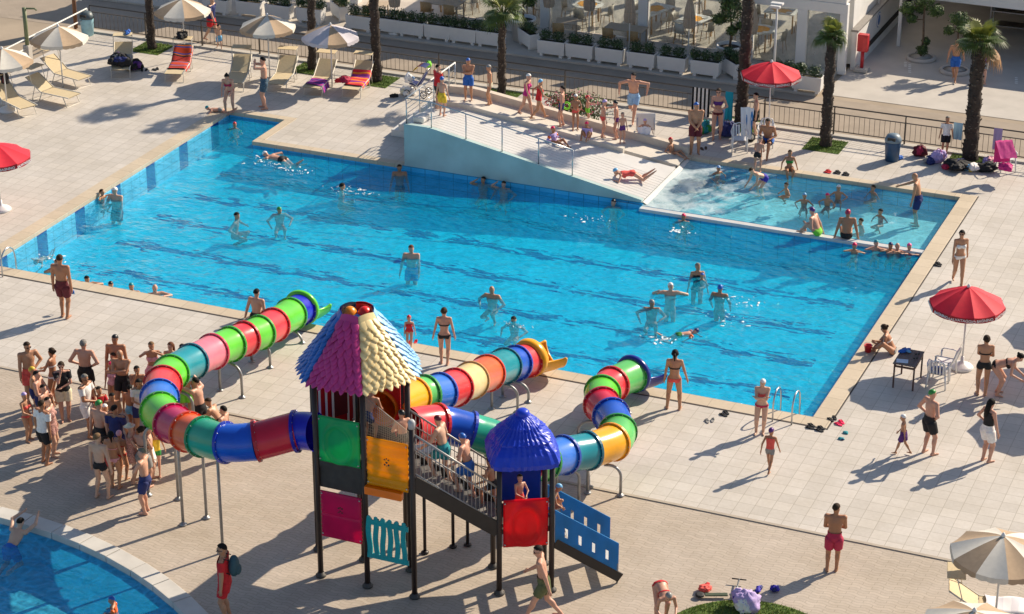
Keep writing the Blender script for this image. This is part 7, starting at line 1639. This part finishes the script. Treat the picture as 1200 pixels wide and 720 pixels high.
# big pool
for px, py, ab, H, lab, fc, ps, kw in (
    (135, 219, .62, 1.75, 'man with white cap and dark trunks standing at the left pool wall', 200, 'wade', dict(cap='white', bottom=('shorts', 'maroon'))), (119, 222, .30, 1.2, 'child holding the left pool edge', 120, 'cling', dict(hair='brown')),
    (401, 215, .28, 1.7, 'dark-haired swimmer moving right in the far lane', 80, 'tread', {}), (327, 242, .30, 1.6, 'swimmer with green cap facing the camera', 170, 'tread', dict(cap='green')), (276, 249, .28, 1.7, 'dark-haired swimmer alone in the left half of the pool', 100, 'tread', {}),
    (468, 193, .55, 1.65, 'man with goggles standing in the shade of the far wall', 180, 'wade', dict(bottom=('brief', 'black'))), (566, 208, .32, 1.6, 'dark-haired swimmer raising an arm below the aqua wall', 190, 'cling1', {}), (590, 213, .32, 1.55, 'second dark-haired swimmer below the aqua wall, right of the first', 200, 'cling1', {}),
    (482, 287, .62, 1.75, 'man standing chest-deep in the middle of the pool facing the camera', 185, 'wade', dict(hair='red', bottom=('shorts', 'blue'), skin='pink')), (576, 336, .48, 1.7, 'bald swimmer with bare shoulders in the middle of the pool', 200, 'tread', dict(style='bald')), (602, 371, .16, 1.5, 'dark-haired swimmer low in the water near the yellow exit', 200, 'tread', {}),
    (719, 234, .30, 1.5, 'swimmer with black cap near the foot of the aqua wall', 190, 'tread', dict(cap='black')), (801, 251, .32, 1.4, 'child with pink cap below the white lip on the left', 200, 'tread', dict(cap='hotpink')),
    (818, 309, .62, 1.66, 'woman in a black swimsuit holding a child in the water', 175, 'wade', dict(sex='f', hair='grey', top=('suit', 'black'), bottom=None)), (823, 320, .30, 1.0, 'small child carried by the woman in black', 230, 'tread', dict(cap='blue')),
    (786, 331, .55, 1.7, 'man with white cap lifting both arms', 185, 'wadeup', dict(cap='white')), (844, 334, .50, 1.7, 'man with blue cap seen from behind spreading his arms', 20, 'wade', dict(cap='blue')), (764, 351, .38, 1.7, 'man with grey cap and goggles treading water', 185, 'tread', dict(cap='grey', skin='dark')),
    (66, 305, .34, 1.5, 'dark-haired swimmer beside the boy with the blue goggles', 180, 'cling', {}), (101, 323, .30, 1.6, 'dark-haired bather with dark head at the near edge, first of four', 150, 'cling', {}), (130, 329, .27, 1.6, 'bather with black cap at the near edge, second of four', 190, 'cling', dict(cap='black')),
    (154, 331, .32, 1.65, 'bather with dark teal cap at the near edge, third of four', 190, 'cling', dict(cap='teal')), (181, 333, .34, 1.7, 'grey-haired man leaning back at the near edge, fourth of four', 160, 'cling', dict(hair='grey', style='bald', skin='pink'))):
    kw = dict(kw); sx = kw.pop('sex', 'm'); kw.pop('bottom', None) if kw.get('bottom', 1) is None else 0; Pw(px, py, ab, H, lab, fc, ps, sx, group=GP, **kw)
person('swimmer with white cap doing the crawl along the far wall', W(332, 191, WZ-.12)-np.array((0, 0, .0)), 1.7, 300, 'swim', 'm', cap='white', bottom=('brief', 'black'), group=GP, skin='pink')
person('child with blue cap and orange armbands swimming on the surface', W(795, 396, WZ-.10), 1.25, 75, 'swim', 'k', cap='navy', bottom=('brief', 'green'), armbands='orange', group=GP, skin='pink')
person('child diving under water by the left near corner', W(52, 305, WZ-.35), 1.15, 200, 'swim', 'k', bottom=('brief', 'grey'), group=GP)
# near deck, left to right
Pf(76, 373, 293, 'tall boy in dark shorts holding a blue mask, seen from behind', 0, 15, 'stand', bottom=('shorts', 'maroon'), group=GD, cell=.017)
Ph(299, 340, 1.75, 'man in dark trunks sitting on the pool edge beside the green exit', .02, 25, 'sitedge', bottom=('shorts', 'black'), group=GD, cell=.017, skin='pink')
Pf(480, 408, 369, 'small child in a red frilled swimsuit and red cap', 0, 180, 'stand', 'f', cap='red', top=('suit', 'red'), group=GD, skin='pink')
Pf(521, 427, 361, 'woman in a dark patterned bikini looking at the pool, seen from behind', 0, 5, 'stand', 'f', top=('bikini', 'black'), bottom=('bikini', 'black'), style='bun', hair='brown', group=GD, cell=.017)
Pf(789, 480, 410, 'woman with dark braid and coral bikini bottom seen from behind', 0, 10, 'wide', 'f', top=('bikini', 'black'), bottom=('bikini', 'coral'), style='tail', group=GD, cell=.017)
Pf(891, 508, 443, 'woman in red bikini briefs and white cap with folded arms', 0, 190, 'folded', 'f', cap='white', bottom=('bikini', 'crimson'), top=('bikini', 'coral'), group=GD, cell=.017)
Pf(901, 553, 502, 'small child in grey swimsuit and purple cap walking', 0, 20, 'walk', 'k', cap='purple', top=('tank', 'coral'), bottom=('trunk', 'grey'), group=GD, cell=.017)
Pf(1122, 333, 270, 'woman in a white bikini and sunglasses walking along the pool', 0, 175, 'walk', 'f', top=('bikini', 'white'), bottom=('bikini', 'white'), style='bun', glasses=True, group=GD, cell=.017)
Ph(1038, 380, 1.68, 'woman hugging her knees on the pool edge', .02, 285, 'hug', 'f', style='bun', top=('bikini', 'white'), bottom=('bikini', 'grey'), group=GD, cell=.017)
Pf(1150, 464, 393, 'woman in a black bikini seen from behind under the red parasol', 0, 5, 'front', 'f', top=('bikini', 'black'), bottom=('brief', 'black'), style='bun', group=GD, cell=.017)
Ph(1199, 415, 1.68, 'woman in a black bikini bending forward at the right edge', 0, 110, 'stoop', 'f', top=('bikini', 'black'), bottom=('bikini', 'black'), style='bun', group=GD)
Pf(1154, 541, 468, 'woman with long black hair in black top and white shorts', 0, 60, 'hipone', 'f', style='long', top=('tank', 'black'), bottom=('shorts', 'white'), group=GD, cell=.017, skin='pink')
Pf(1086, 532, 457, 'man in black shorts and green cap with his hand on his hip', 0, 60, 'hips', cap='green', bottom=('shorts', 'black'), group=GD, cell=.017, skin='pink')
Pf(1057, 533, 486, 'small child in purple trunks and red and white cap walking left', 0, 290, 'walk', 'k', cap='white', bottom=('shorts', 'purple'), group=GD, cell=.017)
Pf(975, 671, 592, 'boy in crimson trunks seen from behind on the pavers', -.01, 10, 'front', bottom=('shorts', 'crimson'), group=GD, cell=.017, skin='brown')
g = W(775, 727); person('woman in a red bikini and white cap bending down to the ground', (g[0], g[1], -.01), 1.62, 165, 'bend', 'f', cap='grey', top=('bikini', 'red'), bottom=('bikini', 'red'), group=GD, cell=.017, skin='pink')
Pf(637, 727, 640, 'man in olive shorts and sunglasses striding left', -.01, 275, 'stride', bottom=('shorts', 'olive'), glasses=True, group=GD, cell=.017)
o = Pf(266, 727, 638, 'man in red shirt and shorts with sunglasses and a green backpack', -.01, 275, 'stand', top=('tshirt', 'red'), bottom=('shorts', 'red'), glasses=True, hair='black', group=GD, cell=.017)
B = o_b[o.name]; bk = B.place(np.array((0, -.115, .73))); t = thing('backpack', 'dark green backpack worn by the man in red', 'backpack', bk, facing(275)); mb = MB(); mb.ell((0, 0, -.02), (.17, .12, .25), 18, 12); mb.build('bag_body', cloth('slate'), t); mb = MB(); mb.ell((0, -.09, -.10), (.13, .07, .12), 14, 8); mb.build('pocket', cloth('slate'), t)
for s in (-1, 1): mb = MB(); mb.tube([(s*.12, .08, .18), (s*.13, .22, .20), (s*.14, .28, .05), (s*.14, .16, -.12), (s*.12, .06, -.18)], .018, 6, squash=.5); mb.build('shoulder_strap', cloth('black'), t)
Pw(22, 607, .52, 1.72, 'dark-haired boy in blue patterned trunks resting his arms on the round pool rim', 25, 'rim', 'm', -.13, bottom=('shorts', 'blue'), group='bathers in the round pool', cell=.017)
Pw(131, 699, .38, 1.05, 'small child with blue cap and orange vest in the round pool', 270, 'tread', 'k', -.13, cap='blue', top=('tank', 'orange'), armbands='orange', group='bathers in the round pool', cell=.017)
# crowd under the left tube
CR_ = [
 (31, 401, 1.80, 'dark-haired man with sunglasses, hand on hip, at the left end of the crowd', 150, 'hipone', 'm', dict(bottom=('shorts', 'coral'), glasses=True)),
 (59, 408, 1.65, 'woman with a bun in a white bikini seen side-on', 285, 'front', 'f', dict(style='bun', top=('bikini', 'white'), bottom=('bikini', 'white'))),
 (71, 424, 1.66, 'woman in a black shirt and pale shorts with sunglasses', 160, 'chin', 'f', dict(style='bun', top=('tshirt', 'black'), bottom=('shorts', 'cream'), glasses=True, skin='pink')),
 (36, 430, 1.45, 'boy with a yellow cap between taller people', 80, 'stand', 'm', dict(cap='yellow', bottom=('trunk', 'navy'))),
 (43, 435, 1.6, 'dark-haired boy looking right behind the lilac cap', 100, 'front', 'm', dict(bottom=('trunk', 'navy'), skin='pink')),
 (50, 451, 1.4, 'dark-haired boy with bowed head in front of the woman in black', 110, 'stand', 'm', dict(bottom=('trunk', 'black'))),
 (28, 460, 1.35, 'child in a coral bikini and lilac cap at the crowd edge', 120, 'front', 'f', dict(cap='lilac', top=('bikini', 'coral'), bottom=('bikini', 'coral'))),
 (47, 470, 1.72, 'man in a white T-shirt and black shorts seen from behind', 40, 'stand', 'm', dict(top=('tshirt', 'white'), bottom=('shorts', 'black'))),
 (57, 466, 1.6, 'woman in a plaid tunic beside the man in the white T-shirt', 100, 'stand', 'f', dict(top=('dress', 'plaid'), hair='black')),
 (97, 399, 1.80, 'grey-haired man with both hands on his hips seen from behind', 10, 'hips', 'm', dict(hair='grey', bottom=('shorts', 'black'), skin='pink')),
 (98, 439, 1.74, 'man in a white T-shirt and sunglasses facing right', 110, 'front', 'm', dict(hair='grey', top=('tshirt', 'white'), bottom=('shorts', 'white'), glasses=True, skin='brown')),
 (134, 393, 1.80, 'man with a dark cap behind the bald man', 185, 'stand', 'm', dict(cap='black', bottom=('shorts', 'navy'), skin='brown')),
 (141, 409, 1.78, 'bald bearded man in black shorts with folded arms', 190, 'folded', 'm', dict(style='bald', bottom=('shorts', 'black'), skin='tan')),
 (132, 414, 1.35, 'fair-haired child between the bald man and the man with the cap', 180, 'stand', 'm', dict(hair='brown', bottom=('trunk', 'blue'))),
 (130, 424, 1.28, 'girl with a pink cap and pale frilled swimsuit', 185, 'stand', 'f', dict(cap='hotpink', top=('suit', 'palepink'))),
 (115, 453, 1.3, 'boy wrapped in a red towel top', 150, 'front', 'm', dict(top=('tshirt', 'red'), bottom=('trunk', 'red'))),
 (131, 460, 1.35, 'dark-haired child with bare shoulders behind the navy shirt', 170, 'front', 'm', dict(bottom=('trunk', 'black'), skin='brown')),
 (177, 401, 1.66, 'woman with fair hair holding a camera to her eye', 170, 'photo', 'f', dict(hair='fair', style='short', top=('bikini', 'palepink'), bottom=('skirt', 'palepink'))),
 (200, 401, 1.60, 'girl with reddish hair beyond the tube', 190, 'stand', 'f', dict(hair='red', style='long', bottom=('bikini', 'coral'), top=('bikini', 'coral'))),
 (214, 403, 1.62, 'dark-haired person almost hidden behind the teal tube section', 200, 'stand', 'm', dict(bottom=('trunk', 'green'))),
 (160, 429, 1.45, 'dark-haired boy left of the tube bend', 180, 'chin', 'm', dict(bottom=('trunk', 'black'), skin='brown')),
 (162, 444, 1.6, 'dark-haired woman in a white top at the tube bend', 160, 'front', 'f', dict(style='long', top=('tshirt', 'white'), bottom=('shorts', 'navy'))),
 (151, 452, 1.35, 'boy in light blue trunks seen from behind', 20, 'stand', 'm', dict(bottom=('trunk', 'sky'), skin='brown')),
 (114, 470, 1.75, 'man with green cap and black patterned shorts seen from behind', 30, 'stand', 'm', dict(cap='green', bottom=('shorts', 'black'), skin='pink')),
 (123, 474, 1.45, 'child with white cap beside the green cap', 140, 'front', 'm', dict(cap='white', bottom=('trunk', 'blue'))),
 (134, 475, 1.70, 'man in a navy shirt seen from behind', 15, 'stand', 'm', dict(top=('tshirt', 'navy'), bottom=('shorts', 'navy'))),
 (152, 496, 1.62, 'woman in a cream sun hat and striped dress', 90, 'front', 'f', dict(cap='cream', brim=True, top=('dress', 'stripe'))),
 (140, 504, 1.35, 'girl with a pale pink cap and red straps', 30, 'stand', 'f', dict(cap='palepink', top=('bikini', 'red'), bottom=('bikini', 'red'))),
 (114, 508, 1.76, 'man in tight black trunks and flip-flops seen from behind', 25, 'wide', 'm', dict(hair='fair', bottom=('brief', 'black'))),
 (123, 512, 1.3, 'dark-haired child right of the man in tight black trunks', 60, 'stand', 'm', dict(bottom=('trunk', 'coral'))),
 (130, 505, 1.55, 'girl with a dark ponytail seen from behind', 15, 'stand', 'f', dict(style='tail', top=('bikini', 'palepink'), bottom=('bikini', 'palepink'))),
 (165, 500, 1.66, 'woman with dark hair, black straps and white shorts seen from behind', 30, 'front', 'f', dict(style='bun', top=('bikini', 'black'), bottom=('shorts', 'grey'), skin='pink')),
 (173, 498, 1.5, 'dark-haired boy with bare legs right of the woman in white shorts', 80, 'stand', 'm', dict(bottom=('shorts', 'white'))),
 (167, 526, 1.72, 'grey-haired man in navy shorts with folded arms', 285, 'folded', 'm', dict(hair='grey', style='short', bottom=('shorts', 'navy'), skin='pink')),
 (181, 503, 1.25, 'child in a yellow and green top under the tube', 170, 'walk', 'm', dict(hair='brown', top=('tank', 'yellow'), bottom=('trunk', 'green'))),
 (229, 443, 1.72, 'man reaching up to touch the teal tube section', 300, 'reach', 'm', dict(bottom=('trunk', 'black'), skin='pink')),
 (216, 430, 1.50, 'boy in green trunks standing behind the lime tube section', 180, 'stand', 'm', dict(bottom=('shorts', 'lime'))),
 (242, 467, 1.42, 'dark-haired boy below the man reaching up', 290, 'leanfwd', 'm', dict(bottom=('trunk', 'black'))),
 (261, 476, 1.50, 'dark-haired boy behind the blue tube section', 290, 'stand', 'm', dict(bottom=('shorts', 'blue'), skin='pink')),
]
for px, py, H, lab, fc, ps, sx, kw in CR_: Ph(px, py, H, lab, -.01 if py > 415 else 0., fc, ps, sx, group=GC, cell=.018, **kw)
# on the play structure
Ph(438, 452, 1.45, 'boy with a navy cap leaning on the net inside the tower', HZ, 25, 'leanfwd', cap='navy', bottom=('trunk', 'navy'), group=GT, skin='pink')
Ph(471, 481, 1.35, 'child with a black cap on the landing at the top of the stairs', HZ, 330, 'front', cap='black', bottom=('trunk', 'black'), group=GT, skin='pink')
def stair_z(px): return HZ-(HZ-SZ)*min(1, max(0, (px-486)/95))
Ph(514, 487, 1.66, 'boy with a dark cap climbing the stairs seen from behind', 2.42, 290, 'climb', cap='maroon', bottom=('shorts', 'teal'), group=GT, skin='pale')
Ph(543, 508, 1.62, 'boy with a blue cap and blue shorts climbing the stairs', 2.02, 290, 'climb', cap='blue', bottom=('shorts', 'blue'), group=GT, skin='pink')
Ph(573, 536, 1.35, 'child low on the stairs beside the low tower', 1.68, 290, 'climb', hair='brown', bottom=('trunk', 'black'), group=GT, skin='tan')
Ph(609, 556, 1.12, 'child standing on the low platform behind the scarlet panel', SZ, 150, 'front', hair='brown', bottom=('trunk', 'coral'), group=GT, skin='pink')
Ph(655, 567, 1.2, 'child with blue cap at the top of the blue-sided steps', SZ-.02, 100, 'crouch', cap='sky', bottom=('trunk', 'white'), group=GT, skin='tan')
# things held or worn that are things of their own
g = W(84, 342, .55); t = thing('diving_mask', 'blue diving mask in the hand of the tall boy', 'mask', g); mb = MB(); mb.ell((0, 0, 0), (.09, .04, .07), 12, 8); mb.build('mask_body', cloth('blue'), t); mb = MB(); mb.tube([(-.08, 0, 0), (-.05, .06, -.09), (.05, .06, -.09), (.08, 0, 0)], .010, 6); mb.build('strap', cloth('sky'), t)
g = W(664, 124, 1.1); t = thing('swim_ring', 'lime green ring held by the boy in dark trunks', 'swim ring', g, facing(100)); mb = MB(); a = np.arange(21)*2*PI/20; mb.tube([(.0, .11*math.cos(q), .11*math.sin(q)) for q in a], .035, 8, cap=False); mb.build('ring', cloth('lime'), t)
def drape(label, px, py, z, w_, h_, face, mat):
    g = W(px, py, z); mb = MB(); V = []; n, k = 10, 8
    for i in range(n+1):
        for j in range(k+1): s, u = i/n, j/k-.5; V.append((u*w_*(1-.25*s), .03*math.sin(u*14+s*3), -h_*s+.02*math.cos(u*9)))
    kk = len(V); V += [(x, y+.012, z_) for x, y, z_ in V]; F = [(i*(k+1)+j, (i+1)*(k+1)+j, (i+1)*(k+1)+j+1, i*(k+1)+j+1) for i in range(n) for j in range(k)]; F += [tuple(kk+q for q in f[::-1]) for f in F]
    mb.add(V, F, 0, True); o = mb.build('towel', mat); o.location = tuple(g); o.rotation_euler = (0, 0, facing(face)); return tag(o, label, 'towel', 'towels held or hung up')
drape('pale blue towel held in front of the woman in the dark bikini', 844, 127, 1.05, .34, .62, 180, cloth('lightblue'))
drape('blue and white patterned towel hanging beside the boy in black shorts', 876, 126, 1.25, .44, 1.1, 190, towel_mat('towel wave', ('#dfe6ee', '#3d7fc0', '#e8eef2', '#2f6fb4'), .9))
drape('white and blue towel spread behind the small girl', 755, 149, .82, .48, .36, 0, towel_mat('towel cape', ('#e6e2ea', '#4d90c4'), 1.4))
print('people', NPEOPLE[0])
# white water round moving swimmers: one ragged sheet of froth, nobody could count it
mb = MB(); rr = random.Random(9)
for px, py, n, sp in ((312, 191, 14, .35), (346, 200, 12, .30), (408, 222, 9, .3), (424, 225, 7, .3), (690, 255, 6, .35), (795, 270, 6, .2), (872, 352, 6, .3), (850, 372, 6, .35), (606, 380, 6, .25), (62, 303, 6, .25), (780, 398, 8, .25)):
    c = W(px, py, WZ+.03)
    for i in range(n*3):
        x, y, r = c[0]+rr.gauss(0, sp), c[1]+rr.gauss(0, sp*.6), rr.choice((.012, .018, .025, .045))
        mb.ell((x, y, WZ+.012), (r*rr.uniform(.8, 2.), r*rr.uniform(.5, 1), .012), 9, 5, 0, rotm(0, 0, rr.uniform(0, 3)), rr.uniform(.2, .5), i)
tag(mb.build('splash_foam', pm('white froth', (.78, .84, .86), .5, .1, 20)), 'white froth and splashes round the moving swimmers', 'splash', kind='stuff')
if 1:
    for o in bpy.data.objects:
        if 'label' in o and len(o['label'].split()) > 16: print('LONG', len(o['label'].split()), o['label'])
